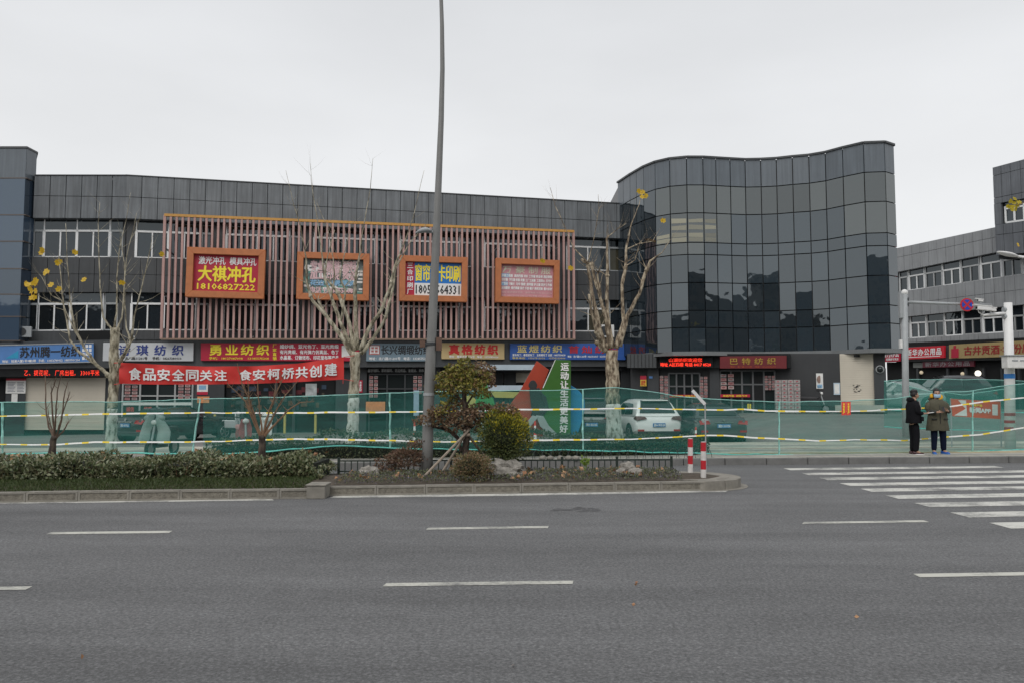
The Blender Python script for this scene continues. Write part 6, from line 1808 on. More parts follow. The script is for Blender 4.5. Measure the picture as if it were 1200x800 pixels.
# ================================================================== VEHICLES
def carpaint(name, col, rough=.25):
    m = pm(name, col, rough, .04, 1.5); b = m.node_tree.nodes['Principled BSDF']; b.inputs['Coat Weight'].default_value = .6; b.inputs['Coat Roughness'].default_value = .06; return m
M_cglass = glassmat('car_glass', (.012, .014, .015), 1.55, .03, .003, 1.0)
M_tyre = pm('tyre', (.02, .02, .02), .85, .1, 5); M_rim = pm('alloy', (.35, .36, .37), .3, .05, 3, metal=.7); M_tail = pm('tail_light', (.33, .015, .02), .15, .1, 4)
M_chrome = pm('chrome', (.6, .6, .6), .2, .05, 3, metal=.9); M_plate = pm('plate_blue', (.06, .18, .42), .4, .05, 4); M_bpl = pm('black_trim', (.018, .018, .02), .6, .1, 4)
def car(name, loc, rz, label, cat, paint, L=4.5, Wd=1.82, Ht=1.65, suv=True, belt=1.02, plate='浙D·5F783', lamp=None, chrome=True, roofrail=False, low_det=False):
    t = thing(name, loc, label, cat, 'parked cars')
    T = Matrix.Translation(loc) @ Matrix.Rotation(rz, 4, 'Z') @ Matrix.Scale(.914, 4)
    tr_ = lambda b: (setattr(b, 'v', [T @ Vector(v) for v in b.v]), b)[1]
    hw = Wd / 2
    if suv: ST_ = [(0, .90, .46, .86), (.06, .955, .40, .97), (.25, .985, .34, 1.0), (.8, 1, .3, belt), (L - 1.35, 1, .3, belt), (L - .9, .99, .3, belt - .04), (L - .25, .93, .34, belt - .16), (L - .05, .84, .4, .7), (L, .76, .46, .6)]
    else: ST_ = [(0, .86, .42, .84), (.07, .93, .34, .95), (.3, .975, .28, .985), (1.0, 1, .25, belt), (L - 1.6, 1, .25, belt), (L - 1.1, .99, .25, belt - .06), (L - .3, .92, .3, belt - .22), (L - .06, .82, .36, .62), (L, .72, .42, .55)]
    def ring(y, k, zb, zt):
        h = hw * k; zm = zb + (zt - zb) * .55
        return [(-h * .86, y, zb), (-h * .975, y, zb + .1), (-h, y, zm), (-h * .985, y, zt - .13), (-h * .9, y, zt), (-h * .45, y, zt + .012), (h * .45, y, zt + .012), (h * .9, y, zt), (h * .985, y, zt - .13), (h, y, zm), (h * .975, y, zb + .1), (h * .86, y, zb)]
    b = MB(); b.loft([ring(*s_) for s_ in ST_]); tr_(b)
    o = b.build('body', paint, t, smooth=True, bevel=.03, seg=2)
    y0, yr0, yr1, y1 = (.10, .62, L - 2.35, L - 1.35) if suv else (.62, 1.45, L - 2.35, L - 1.55)
    wb, wt = hw * .93, hw * .68
    def roofz(y): 
        u = (y - yr0) / (yr1 - yr0); return Ht - .05 * (1 - u) - .02 * u
    def gw(z): return wb - (wb - wt) * (z - belt) / (Ht - belt)
    def gring(y, z):
        w = gw(z); return [(-wb, y, belt - .02), (-w - .0, y, z - .07 if z > belt + .1 else z), (-w * .82, y, z), (w * .82, y, z), (w, y, z - .07 if z > belt + .1 else z), (wb, y, belt - .02)]
    b = MB(); zs = [(y0, belt)] + [(y0 + (yr0 - y0) * u, belt + (roofz(yr0) - belt) * math.sin(u * math.pi / 2) ** .95) for u in (.35, .7)] + [(yr0, roofz(yr0)), ((yr0 + yr1) / 2, Ht), (yr1, roofz(yr1))] + [(yr1 + (y1 - yr1) * u, belt + (roofz(yr1) - belt) * math.cos(u * math.pi / 2)) for u in (.4, .75)] + [(y1, belt)]
    b.loft([gring(y, z) for y, z in zs]); tr_(b); b.build('cabin', paint, t, smooth=True, bevel=.02, seg=1)
    # rear window as a strip following the slope
    b = MB()
    def rear(u, s_, o=.012):
        y = y0 + (yr0 - y0) * u; z = belt + (roofz(yr0) - belt) * math.sin(u * math.pi / 2) ** .95; w = gw(z) * .84
        return (s_ * w, y - o, z + o)
    us = [.1, .3, .5, .7, .86]; g0 = []
    for u in us: g0 += [rear(u, -1), rear(u, -.4), rear(u, .4), rear(u, 1)]
    b.add(g0, [(4 * i + j, 4 * i + j + 1, 4 * i + j + 5, 4 * i + j + 4) for i in range(len(us) - 1) for j in range(3)]); tr_(b); b.build('rear_window', M_cglass, t, smooth=True)
    b = MB()
    yw0, yw1 = y1, yr1
    g0 = []
    for u in (.1, .5, .9):
        y = y1 + (yr1 - y1) * u; z = belt + (roofz(yr1) - belt) * math.sin(u * math.pi / 2); g0 += [(-gw(z) * .84, y + .02, z + .02), (gw(z) * .84, y + .02, z + .02)]
    b.add(g0, [(0, 1, 3, 2), (2, 3, 5, 4)]); tr_(b); b.build('windscreen', M_cglass, t)
    for s_ in (-1, 1):
        def sp3(y, z): return (s_ * (gw(z) + .012 + (0 if z > belt + .05 else .0)), y, z)
        zt_ = Ht - .17
        mid = (yr0 + yr1) / 2 + .2
        quads = [[(yr0 - .05 if suv else y0 + .45, belt + .07), (mid - .05, belt + .05), (mid - .05, zt_ + .02), (yr0 + .25, zt_ - .02)],
                 [(mid + .03, belt + .05), (y1 - .42, belt + .04), (yr1 + .12, zt_), (mid + .03, zt_ + .02)]]
        for qd in quads:
            b = MB(); b.prism([sp3(y, z) for y, z in qd], (s_ * .006, 0, 0)); tr_(b); b.build('side_window', M_cglass, t)
        b = MB(); b.ball((s_ * (hw + .09), y1 - .45, belt + .03), (.12, .09, .08), 8, 6); tr_(b); b.build('wing_mirror', paint, t, smooth=True)
        # tail light wraps round the corner
        zl = .90 if suv else .76
        b = MB(); b.prism([(s_ * hw * .50, -.02, zl + .02), (s_ * hw * .93, -.01, zl - .05), (s_ * hw * .985, .25, zl + .02), (s_ * hw * .955, .06, zl + .13), (s_ * hw * .6, -.0, zl + .11)], (0, -.025, 0)) if suv else b.prism([(s_ * hw * .52, -.03, zl), (s_ * hw * .92, -.015, zl - .03), (s_ * hw * .95, .1, zl + .12), (s_ * hw * .6, .0, zl + .12)], (0, -.025, 0))
        tr_(b); b.build('tail_light', lamp or M_tail, t)
        b = MB(); b.box((s_ * hw * .62 if s_ > 0 else -hw * .88, -.025, .46), (hw * .88 if s_ > 0 else -hw * .62, .03, .53)); tr_(b); b.build('reflector', M_tail, t)
        for yw in (.78, L - .85):
            wh = thing_part('wheel', t)
            b = MB(); c_ = Vector((s_ * (hw - .10), yw, .33)); b.disc(c_, (1, 0, 0), .335, .22, 22); tr_(b); b.build('tyre', M_tyre, wh, bevel=.02, seg=1)
            b = MB(); c2 = c_ + Vector((s_ * .112, 0, 0)); b.disc(c2, (1, 0, 0), .07, .02, 10)
            b.tube([c2 + Vector((0, math.cos(a) * .215, math.sin(a) * .215)) for a in [i * math.pi / 9 for i in range(19)]], .018, 5)
            for k in range(5): a = k * 1.2566; b.bar(c2, c2 + Vector((0, math.cos(a) * .21, math.sin(a) * .21)), .05, .02, up=(1, 0, 0))
            tr_(b); b.build('rim', M_rim, wh)
            b = MB(); b.disc(Vector((s_ * (hw - .005), yw, .36)), (1, 0, 0), .40, .012, 22); tr_(b); b.build('wheel_arch', M_bpl, t)
    b = MB(); b.box((-hw * .86, -.03, .30), (hw * .86, .12, .46)); tr_(b); b.build('bumper', M_bpl if suv else paint, t, bevel=.02)
    b = MB(); b.box((-.24, -.045, .62), (.24, -.012, .76)); tr_(b); b.build('licence_plate', M_plate, t)
    q = [T @ Vector(v) for v in ((-.21, -.046, .74), (.21, -.046, .74), (.21, -.046, .64), (-.21, -.046, .64))]
    text(plate, q, M_letW, t, T.to_3x3() @ Vector((0, -1, 0)), o=.004, bold=.03)
    if chrome:
        b = MB(); b.box((-.34, -.04, .80), (.34, -.01, .83)); tr_(b); b.build('chrome_strip', M_chrome, t)
        b = MB(); b.disc((0, -.03, .9), (0, 1, 0), .05, .02, 12); tr_(b); b.build('emblem', M_chrome, t)
    if roofrail:
        b = MB(); b.box((-wt * .8, yr0 - .25, Ht - .08), (wt * .8, yr0 + .05, Ht - .04)); tr_(b); b.build('roof_spoiler', paint, t, bevel=.015)
        b = MB(); b.tube([(0, yr0 + .4, Ht), (0, yr0 + .3, Ht + .12)], .008, 5); tr_(b); b.build('aerial', M_bpl, t)
    return t
M_pw = carpaint('paint_white', (.78, .78, .77)); M_pd = carpaint('paint_black', (.02, .022, .025)); M_pg = carpaint('paint_dark_grey', (.05, .055, .06)); M_ps = carpaint('paint_silver', (.4, .41, .42))
def gpos(px, Y): p = at(px, 480, Y); return Vector((p.x, p.y, fz(p.x, p.y) + .0))
def gposz(px, Y, z): p = at(px, 480, Y); return Vector((p.x, p.y, z))
car('parked_car', gpos(772, 27.3), math.radians(9), 'white SUV seen from behind, parked beside the rightmost plane tree', 'car', M_pw, 4.45, 1.86, 1.66, True, plate='浙A·7KD28', roofrail=True, chrome=False, lamp=pm('tail_dark', (.10, .035, .035), .15, .1, 4))
car('parked_car', gpos(848, 26.2), math.radians(2), 'dark sedan seen from behind with blue plate, right of the white SUV', 'car', M_pg, 4.8, 1.86, 1.5, False, .96, plate='浙D·31V78')
car('parked_car', gpos(693, 27.6), math.radians(-3), 'dark SUV with chrome rear bars, half behind the rightmost plane tree', 'car', M_pd, 4.7, 1.9, 1.72, True, 1.1, plate='浙D·E3105', roofrail=True)
car('parked_car', gpos(148, 27.0), math.radians(-25), 'black sedan with red tail lights parked askew behind the leftmost plane tree', 'car', M_pd, 4.8, 1.84, 1.34, False, .90, plate='浙D·8Y926')
car('parked_car', gposz(1103, 36.5, .93), math.radians(78), 'silver white car parked before the office supplies shop, half behind the far nets', 'car', M_ps, 4.4, 1.8, 1.5, False, .95, plate='浙D·H2210')
car('parked_car', gposz(1160, 37.5, .9), math.radians(84), 'dark grey van parked before the gold sign, half behind the far nets', 'car', M_pg, 4.6, 1.85, 1.85, True, 1.1, plate='浙A·3C515')

def moped(loc, rz, label, col, apron=None, box=None, seatcol=None):
    t = thing('electric_scooter', loc, label, 'scooter', 'parked electric scooters')
    T = Matrix.Translation(loc) @ Matrix.Rotation(rz, 4, 'Z') @ Matrix.Scale(.914, 4)
    def B(b, nm, mt, **k): b.v = [T @ Vector(v) for v in b.v]; return b.build(nm, mt, t, **k)
    for y in (-.6, .6):
        w = thing_part('wheel', t)
        b = MB(); b.tube([(0, y + .19 * math.cos(a), .21 + .19 * math.sin(a)) for a in [math.pi * 2 * i / 16 for i in range(17)]], .045, 6, cap=False); b.v = [T @ Vector(v) for v in b.v]; b.build('tyre', M_tyre, w, smooth=True)
        b = MB(); b.disc((0, y, .21), (1, 0, 0), .13, .05, 14); b.v = [T @ Vector(v) for v in b.v]; b.build('hub', M_rim, w)
    B(MB().loft([[(-.13, -.45, .3), (.13, -.45, .3), (.12, -.4, .62), (-.12, -.4, .62)], [(-.14, .1, .3), (.14, .1, .3), (.13, .1, .64), (-.13, .1, .64)], [(-.1, .72, .45), (.1, .72, .45), (.07, .75, .66), (-.07, .75, .66)]]), 'body', col, bevel=.03)
    B(MB().loft([[(-.12, -.3, .64), (.12, -.3, .64), (.1, -.3, .74), (-.1, -.3, .74)], [(-.15, .1, .64), (.15, .1, .64), (.13, .1, .76), (-.13, .1, .76)], [(-.13, .62, .66), (.13, .62, .66), (.11, .62, .78), (-.11, .62, .78)]]), 'seat', seatcol or M_bpl, bevel=.03)
    B(MB().obox((0, -.2, .27), (.13, 0, 0), (0, .26, 0), (0, 0, .035)), 'footboard', M_bpl, bevel=.01)
    B(MB().loft([[(-.16, -.5, .35), (.16, -.5, .35), (.14, -.42, .35), (-.14, -.42, .35)], [(-.19, -.42, .7), (.19, -.42, .7), (.17, -.36, .7), (-.17, -.36, .7)], [(-.11, -.38, .96), (.11, -.38, .96), (.1, -.32, .96), (-.1, -.32, .96)]]), 'leg_shield', col, bevel=.02)
    B(MB().tube([(0, -.6, .22), (0, -.5, .5), (0, -.36, .98)], .03, 8), 'fork', M_grey)
    B(MB().tube([(-.3, -.26, 1.02), (-.12, -.36, .99), (.12, -.36, .99), (.3, -.26, 1.02)], .018, 7), 'handlebar', M_bpl)
    B(MB().ball((0, -.44, .9), (.09, .06, .07), 10, 6), 'headlight', M_wht, smooth=True)
    for s_ in (-1, 1):
        B(MB().tube([(s_ * .2, -.32, 1.0), (s_ * .26, -.34, 1.17)], .007, 5).ball((s_ * .27, -.34, 1.2), (.06, .015, .04), 8, 5), 'mirror', M_bpl)
    if box: B(MB().box((-.17, .48, .78), (.17, .84, 1.05)), 'top_box', box, bevel=.04)
    if apron:
        for s_ in (-1, 1):
            b = MB(); rows = []
            for j in range(8):
                v = j / 7; z = 1.08 - .74 * v; wv = .13 + .27 * math.sin(min(1, v * 1.4) * math.pi / 2); row = []
                for i in range(6):
                    u = i / 5; row.append((s_ * (.03 + wv * u), -.40 - .10 * math.sin(u * math.pi) - .03 * math.sin(v * 9), z + .05 * math.sin(u * math.pi) * (1 - v)))
                rows.append(row)
            fr_ = [p for r in rows for p in r]; bk = [(p[0], p[1] + .03, p[2]) for p in fr_]
            b.add(fr_, [(i * 6 + j, i * 6 + j + 1, i * 6 + j + 7, i * 6 + j + 6) for i in range(7) for j in range(5)]); b.add(bk, [(i * 6 + j + 6, i * 6 + j + 7, i * 6 + j + 1, i * 6 + j) for i in range(7) for j in range(5)])
            b.ball((s_ * .17, -.43, 1.02), (.13, .09, .08), 10, 6)
            B(b, 'wind_apron', apron, smooth=True)
    return t
M_quilt = pm('quilt_grey', (.30, .36, .35), .7, .15, 6)
moped(gp(178, 534, .15) + Vector((.14, .25, 0)), math.radians(-6), 'electric scooter with two pale padded wind aprons, front wheel on, near the black sedan', M_bpl, apron=M_quilt)
moped(gp(277, 531, .15) + Vector((0, .45, 0)), math.radians(28), 'scooter with pink seat cover left of the bare reddish tree', pm('scooter_red', (.3, .06, .07), .4, .3, 9), seatcol=pm('seat_pink', (.5, .25, .25), .7, .2, 8))
moped(gp(297, 528, .15) + Vector((.1, .75, 0)), math.radians(16), 'white scooter with dark pattern and white top box behind the pink seat one', pm('scooter_white', (.6, .62, .62), .4, .35, 12), box=M_wht, seatcol=M_pinkp)
moped(Vector((at(268, 480, 30).x, 30, .15)), math.radians(80), 'pale scooter standing farther back before the open dark shop', M_ps)
q = PT.pt(946, 470, 1.0); moped(Vector((q.x, q.y - .2, fz(q.x, q.y))), math.radians(60), 'dark scooter parked before the tower wall right of the cartons', M_bpl)
# small traffic cones behind the net
def cone(px, Y, label, h=.7):
    p = gposz(px, Y, .15); t = thing('traffic_cone', p, label, 'cone', 'small warning posts on the forecourt')
    for i in range(5):
        z0, z1 = p.z + h * i / 5, p.z + h * (i + 1) / 5; r = lambda z: .055 - .03 * (z - p.z) / h
        MB().tube([(p.x, p.y, z0), (p.x, p.y, z1)], [r(z0), r(z1)], 10).build('band', M_redb if i % 2 == 0 else M_wht, t)
    MB().disc(p + Vector((0, 0, .015)), (0, 0, 1), .14, .03, 12).build('base', M_bpl, t)
cone(486, 24, 'red and white warning post beside the lamp post behind the net'); cone(627, 24.5, 'red and white warning post before the running figure behind the net'); cone(815, 25, 'pale warning post between the SUV and the dark sedan', .5)
# yellow wheel stops / short posts before the open shop
for k, x in enumerate((252, 334, 370)):
    p = gposz(x, 31.5, .15); tag(MB().tube([p, p + Vector((0, 0, .75))], .05, 8).build('yellow_post', pm('post_yellow', (.5, .42, .12), .5, .2, 4)), '%s of three short yellow posts before the open dark shop' % ('leftmost', 'middle', 'rightmost')[k], 'post', 'short yellow posts before the open shop')

# ================================================================== PEOPLE
M_skin = pm('skin', (.42, .25, .17), .55, .08, 8)
M_hair = pm('black_hair', (.012, .011, .011), .6, .3, 20)
def skin_obj(name, mat, parent, V, E, root=0, sub=1, T=Matrix()):
    """V: list of (x,y,z,rx,ry); one continuous surface grown over a skeleton"""
    me = bpy.data.meshes.new(name); off = parent.location
    me.from_pydata([tuple((T @ Vector(v[:3])) - off) for v in V], E, [])
    o = bpy.data.objects.new(name, me); COL.objects.link(o); o.parent = parent
    md = o.modifiers.new('skin', 'SKIN'); md.use_smooth_shade = True; md.branch_smoothing = .6
    for i, v in enumerate(V):
        sv = me.skin_vertices[0].data[i]; sv.radius = (v[3], v[4] if len(v) > 4 else v[3]); sv.use_root = (i == root)
    if sub: s2 = o.modifiers.new('sub', 'SUBSURF'); s2.levels = sub; s2.render_levels = sub
    me.materials.append(mat)
    return o
def hand(V, E, wrist, palm_dir, side, curl):
    """palm plus five unequal curled fingers added to the skeleton"""
    d = Vector(palm_dir).normalized(); s_ = Vector(side).normalized(); c_ = Vector(curl).normalized()
    w = Vector(V[wrist][:3]); k0 = len(V)
    pm_ = w + d * .055; V.append((*pm_, .020, .026)); E.append((wrist, k0))
    for i, (off, ln) in enumerate(((-.026, .058), (-.009, .068), (.009, .064), (.025, .050))):
        b0 = pm_ + d * .035 + s_ * off; a = len(V)
        V.append((*b0, .0095)); E.append((k0, a))
        p1 = b0 + d * ln * .5 + c_ * ln * .18; V.append((*p1, .0085)); E.append((a, a + 1))
        p2 = p1 + d * ln * .25 + c_ * ln * .4; V.append((*p2, .0075)); E.append((a + 1, a + 2))
    a = len(V); t0 = w + d * .03 - s_ * .035; V.append((*t0, .011)); E.append((k0, a)); t1 = t0 + d * .04 - s_ * .012 + c_ * .02; V.append((*t1, .009)); E.append((a, a + 1))
def head(parent, T, c, skin, face, mask=None, hair=None, hat=None):
    """face: unit direction looked along (in local frame)"""
    f = Vector(face).normalized(); s_ = Vector((0, 0, 1)).cross(f).normalized(); c = Vector(c)
    B = lambda b, nm, mt, sm_=True: (setattr(b, 'v', [T @ Vector(v) for v in b.v]), b.build(nm, mt, parent, smooth=sm_))[1]
    b = MB(); b.ball((0, 0, 0), 1, 18, 14)
    def shp(v):
        z = v.z; w = .076 * (1 - .18 * max(0, -z)); dp = .095
        jaw = 1 - .28 * max(0, -z) ** 1.5
        p = s_ * v.x * w * jaw + f * v.y * dp * (jaw if v.y > 0 else 1) + Vector((0, 0, z * .118))
        if v.y > .3 and z < -.2: p += f * .012 * (v.y)
        return c + p
    b.v = [shp(v) for v in b.v]
    for e in (-1, 1): b.ball(c + s_ * e * .078 - Vector((0, 0, .012)) - f * .004, (.012, .02, .03), 8, 6)
    b.ball(c + f * .103 - Vector((0, 0, .018)), (.013, .016, .022), 8, 6)
    B(b, 'head', skin)
    b = MB()
    for e in (-1, 1): b.ball(c + f * .088 + s_ * e * .031 + Vector((0, 0, .008)), (.013, .010, .006), 8, 5); b.bar(c + f * .094 + s_ * (e * .016) + Vector((0, 0, .027)), c + f * .088 + s_ * (e * .05) + Vector((0, 0, .028)), .006, .006)
    B(b, 'eyes', M_hair)
    b = MB(); b.bar(c + f * .098 + s_ * .02 - Vector((0, 0, .058)), c + f * .098 - s_ * .02 - Vector((0, 0, .058)), .006, .008); B(b, 'mouth', pm('lips', (.35, .12, .1), .5, .1, 8))
    b = MB(); b.ball((0, 0, 0), 1, 20, 14)
    hv = []
    for v in b.v:
        cut = v.y > .35 and v.z < .45 or v.z < -.45 or (v.y > 0 and v.z < .0)
        k = .86 if cut else 1.0 + .05 * noise.noise(v * 4)
        hv.append(c + (s_ * v.x * .092 + f * (v.y * .112 - .006) + Vector((0, 0, v.z * .128 + .012))) * (k if not cut else .78))
    b.v = hv; B(b, 'beanie' if hat else 'hair', hat or hair or M_hair)
    if mask:
        b = MB(); rows = []
        for j in range(5):
            z = -.012 - .09 * j / 4; row = []
            for i in range(9):
                a = math.radians(-62 + 15.5 * i); r = .108 + .012 * math.sin(j / 4 * math.pi); row.append(c + s_ * math.sin(a) * r * .82 + f * math.cos(a) * r + Vector((0, 0, z)))
            rows.append(row)
        b.add([p for r in rows for p in r], [(i * 9 + j, i * 9 + j + 1, i * 9 + j + 10, i * 9 + j + 9) for i in range(4) for j in range(8)]); B(b, 'face_mask', mask)
        b = MB()
        for e in (-1, 1): b.tube([c + s_ * e * .078 + f * .05 - Vector((0, 0, .02)), c + s_ * e * .082 - Vector((0, 0, .0))], .003, 4)
        B(b, 'mask_loop', mask)
def shoe(b, ankle, d, L_=.27):
    d = Vector(d).normalized(); s_ = Vector((0, 0, 1)).cross(d); a = Vector(ankle); a.z = 0
    rings = []
    for u, w, h in ((-.3, .025, .05), (-.27, .036, .085), (-.05, .04, .09), (.2, .042, .065), (.5, .048, .05), (.68, .035, .04), (.73, .015, .03)):
        c_ = a + d * u * L_; rings.append([c_ + s_ * w * math.cos(t_) + Vector((0, 0, .012 + h * max(0, math.sin(t_)) * 1 + (0 if math.sin(t_) >= 0 else -.012 * 0))) for t_ in [i * math.pi / 5 for i in range(6)]])
    b.loft(rings); return rings
def sole(b, ankle, d, L_=.27):
    d = Vector(d).normalized(); s_ = Vector((0, 0, 1)).cross(d); a = Vector(ankle); a.z = 0
    pts = [(-.31, .0), (-.28, .034), (0, .04), (.3, .047), (.55, .05), (.72, .03), (.76, 0), (.72, -.03), (.55, -.05), (.3, -.047), (0, -.04), (-.28, -.034)]
    b.prism([a + d * u * L_ + s_ * w for u, w in pts], (0, 0, .022))
def person(loc, rz, scale, label, cfg):
    t = thing('person', loc, label, 'person', None)
    T = Matrix.Translation(loc) @ Matrix.Rotation(rz, 4, 'Z') @ Matrix.Scale(scale, 4)
    cfg(t, T); return t
def pB(T, t): return lambda b, nm, mt, sm_=True: (setattr(b, 'v', [T @ Vector(v) for v in b.v]), b.build(nm, mt, t, smooth=sm_))[1]
# local frame: facing -y, x to the picture's right, metres for a 1.72 m person
def figure_common(t, T, hz, legs, arms, face, coat, trous, coatV, hemring, sk=M_skin):
    V = [(0, .01, .95, .13, .10), (0, .01, 1.12, .125, .09), (0, .01, 1.30, .145, .10), (0, .012, 1.40, .085, .065), (0, .0, 1.50, .052, .052), (0, -.01, 1.56, .05, .05)]
    E = [(0, 1), (1, 2), (2, 3), (3, 4), (4, 5)]
    for lg in legs:
        k = len(V); V += [(*lg[0], .085, .09), (*lg[1], .058, .062), (*lg[2], .038, .042), (*(Vector(lg[2]) + Vector(lg[3]) * .12 - Vector((0, 0, .045))), .03, .03)]; E += [(0, k), (k, k + 1), (k + 1, k + 2), (k + 2, k + 3)]
    for ar in arms:
        k = len(V); V += [(*(Vector(ar[0]) * .97), .042), (*ar[1], .036), (*ar[2], .027)]; E += [(3, k), (k, k + 1), (k + 1, k + 2)]
        hand(V, E, k + 2, ar[3], ar[4], ar[5])
    skin_obj('body', sk, t, V, E, 0, 1, T)
def cfg_green(t, T):
    B = pB(T, t)
    legs = [[(-.09, .01, .88), (-.10, -.01, .48), (-.11, .02, .09), (-.25, -1, 0)], [(.10, .01, .88), (.125, -.01, .48), (.14, .02, .09), (.35, -1, 0)]]
    arms = [[(-.19, .01, 1.38), (-.27, -.02, 1.12), (-.10, -.27, 1.11), (1, -.2, .1), (0, -.6, -.6), (.1, -.3, .9)],
            [(.19, .01, 1.38), (.29, -.03, 1.13), (.16, -.26, 1.14), (-.9, -.4, .35), (0, .5, -.6), (0, -.3, .9)]]
    figure_common(t, T, 1.6, legs, arms, None, None, None, None, None)
    head(t, T, (-.01, -.03, 1.61), M_skin, (-.15, -1, -.12), mask=pm('mask_blue', (.33, .50, .66), .7, .05, 6), hat=M_hair)
    M_gr = pm('olive_coat', (.075, .07, .045), .8, .18, 7, .6, 18); M_arm = pm('dark_sleeve', (.03, .032, .028), .8, .2, 8)
    rings = []
    for z, rx_, ry_ in ((.62, .29, .19), (.64, .295, .195), (.85, .265, .175), (1.05, .245, .16), (1.2, .25, .165), (1.32, .25, .16), (1.41, .20, .13), (1.46, .12, .1)):
        rings.append([(rx_ * math.cos(a) * (1 + .03 * math.sin(a * 7 + z * 9)), ry_ * math.sin(a) * (1 + .05 * math.sin(a * 5 + z * 14)) + .0, z + .008 * math.sin(a * 6)) for a in [math.pi * 2 * i / 24 for i in range(24)]])
    B(MB().loft(rings), 'coat', M_gr)
    for ar in arms:
        V = [(*ar[0], .088), (*((Vector(ar[0]) + Vector(ar[1])) / 2), .08), (*ar[1], .074)]; skin_obj('sleeve', M_gr, t, V, [(0, 1), (1, 2)], 0, 1, T)
        V = [(*ar[1], .07), (*((Vector(ar[1]) + Vector(ar[2])) / 2), .06), (*(Vector(ar[2]) - (Vector(ar[2]) - Vector(ar[1])).normalized() * .015), .045)]; skin_obj('forearm_sleeve', M_arm, t, V, [(0, 1), (1, 2)], 0, 1, T)
    B(MB().bar((0, -.168, .66), (0, -.172, 1.3), .02, .012, up=(0, 1, 0)), 'zip', M_arm)
    for s_ in (-1, 1): B(MB().obox((s_ * .15, -.158, .93), (.06, s_ * .02, 0), (0, .008, 0), (0, 0, .02)), 'pocket_flap', M_arm)
    V = [(-.10, .03, 1.48, .045), (-.13, .0, 1.53, .05), (-.1, .09, 1.56, .05), (0, .11, 1.56, .055), (.1, .09, 1.56, .05), (.13, .0, 1.53, .05), (.10, -.04, 1.48, .045), (0, -.09, 1.45, .04)]
    skin_obj('yellow_hood_lining', pm('hood_yellow', (.62, .33, .01), .8, .1, 6), t, V, [(i, i + 1) for i in range(7)], 3, 1, T)
    V = [(-.13, .03, 1.44, .055), (-.14, .1, 1.46, .06), (0, .14, 1.47, .07), (.14, .1, 1.46, .06), (.13, .03, 1.44, .055)]
    skin_obj('hood', M_gr, t, V, [(i, i + 1) for i in range(4)], 2, 1, T)
    M_tr = pm('navy_trousers', (.005, .009, .024), .9, .2, 6, spec=.15)
    for lg in legs:
        V = [(*lg[0], .105, .11), (*lg[1], .082, .088), (*(Vector(lg[2]) - Vector((0, 0, .03))), .064, .07)]; skin_obj('trouser_leg', M_tr, t, V, [(0, 1), (1, 2)], 0, 1, T)
        b = MB(); shoe(b, lg[2], lg[3]); B(b, 'shoe', pm('blue_shoe', (.01, .10, .45), .5, .1, 5)); b = MB(); sole(b, lg[2], lg[3]); B(b, 'shoe_sole', pm('blue_sole', (.1, .25, .55), .5, .1, 5), False)
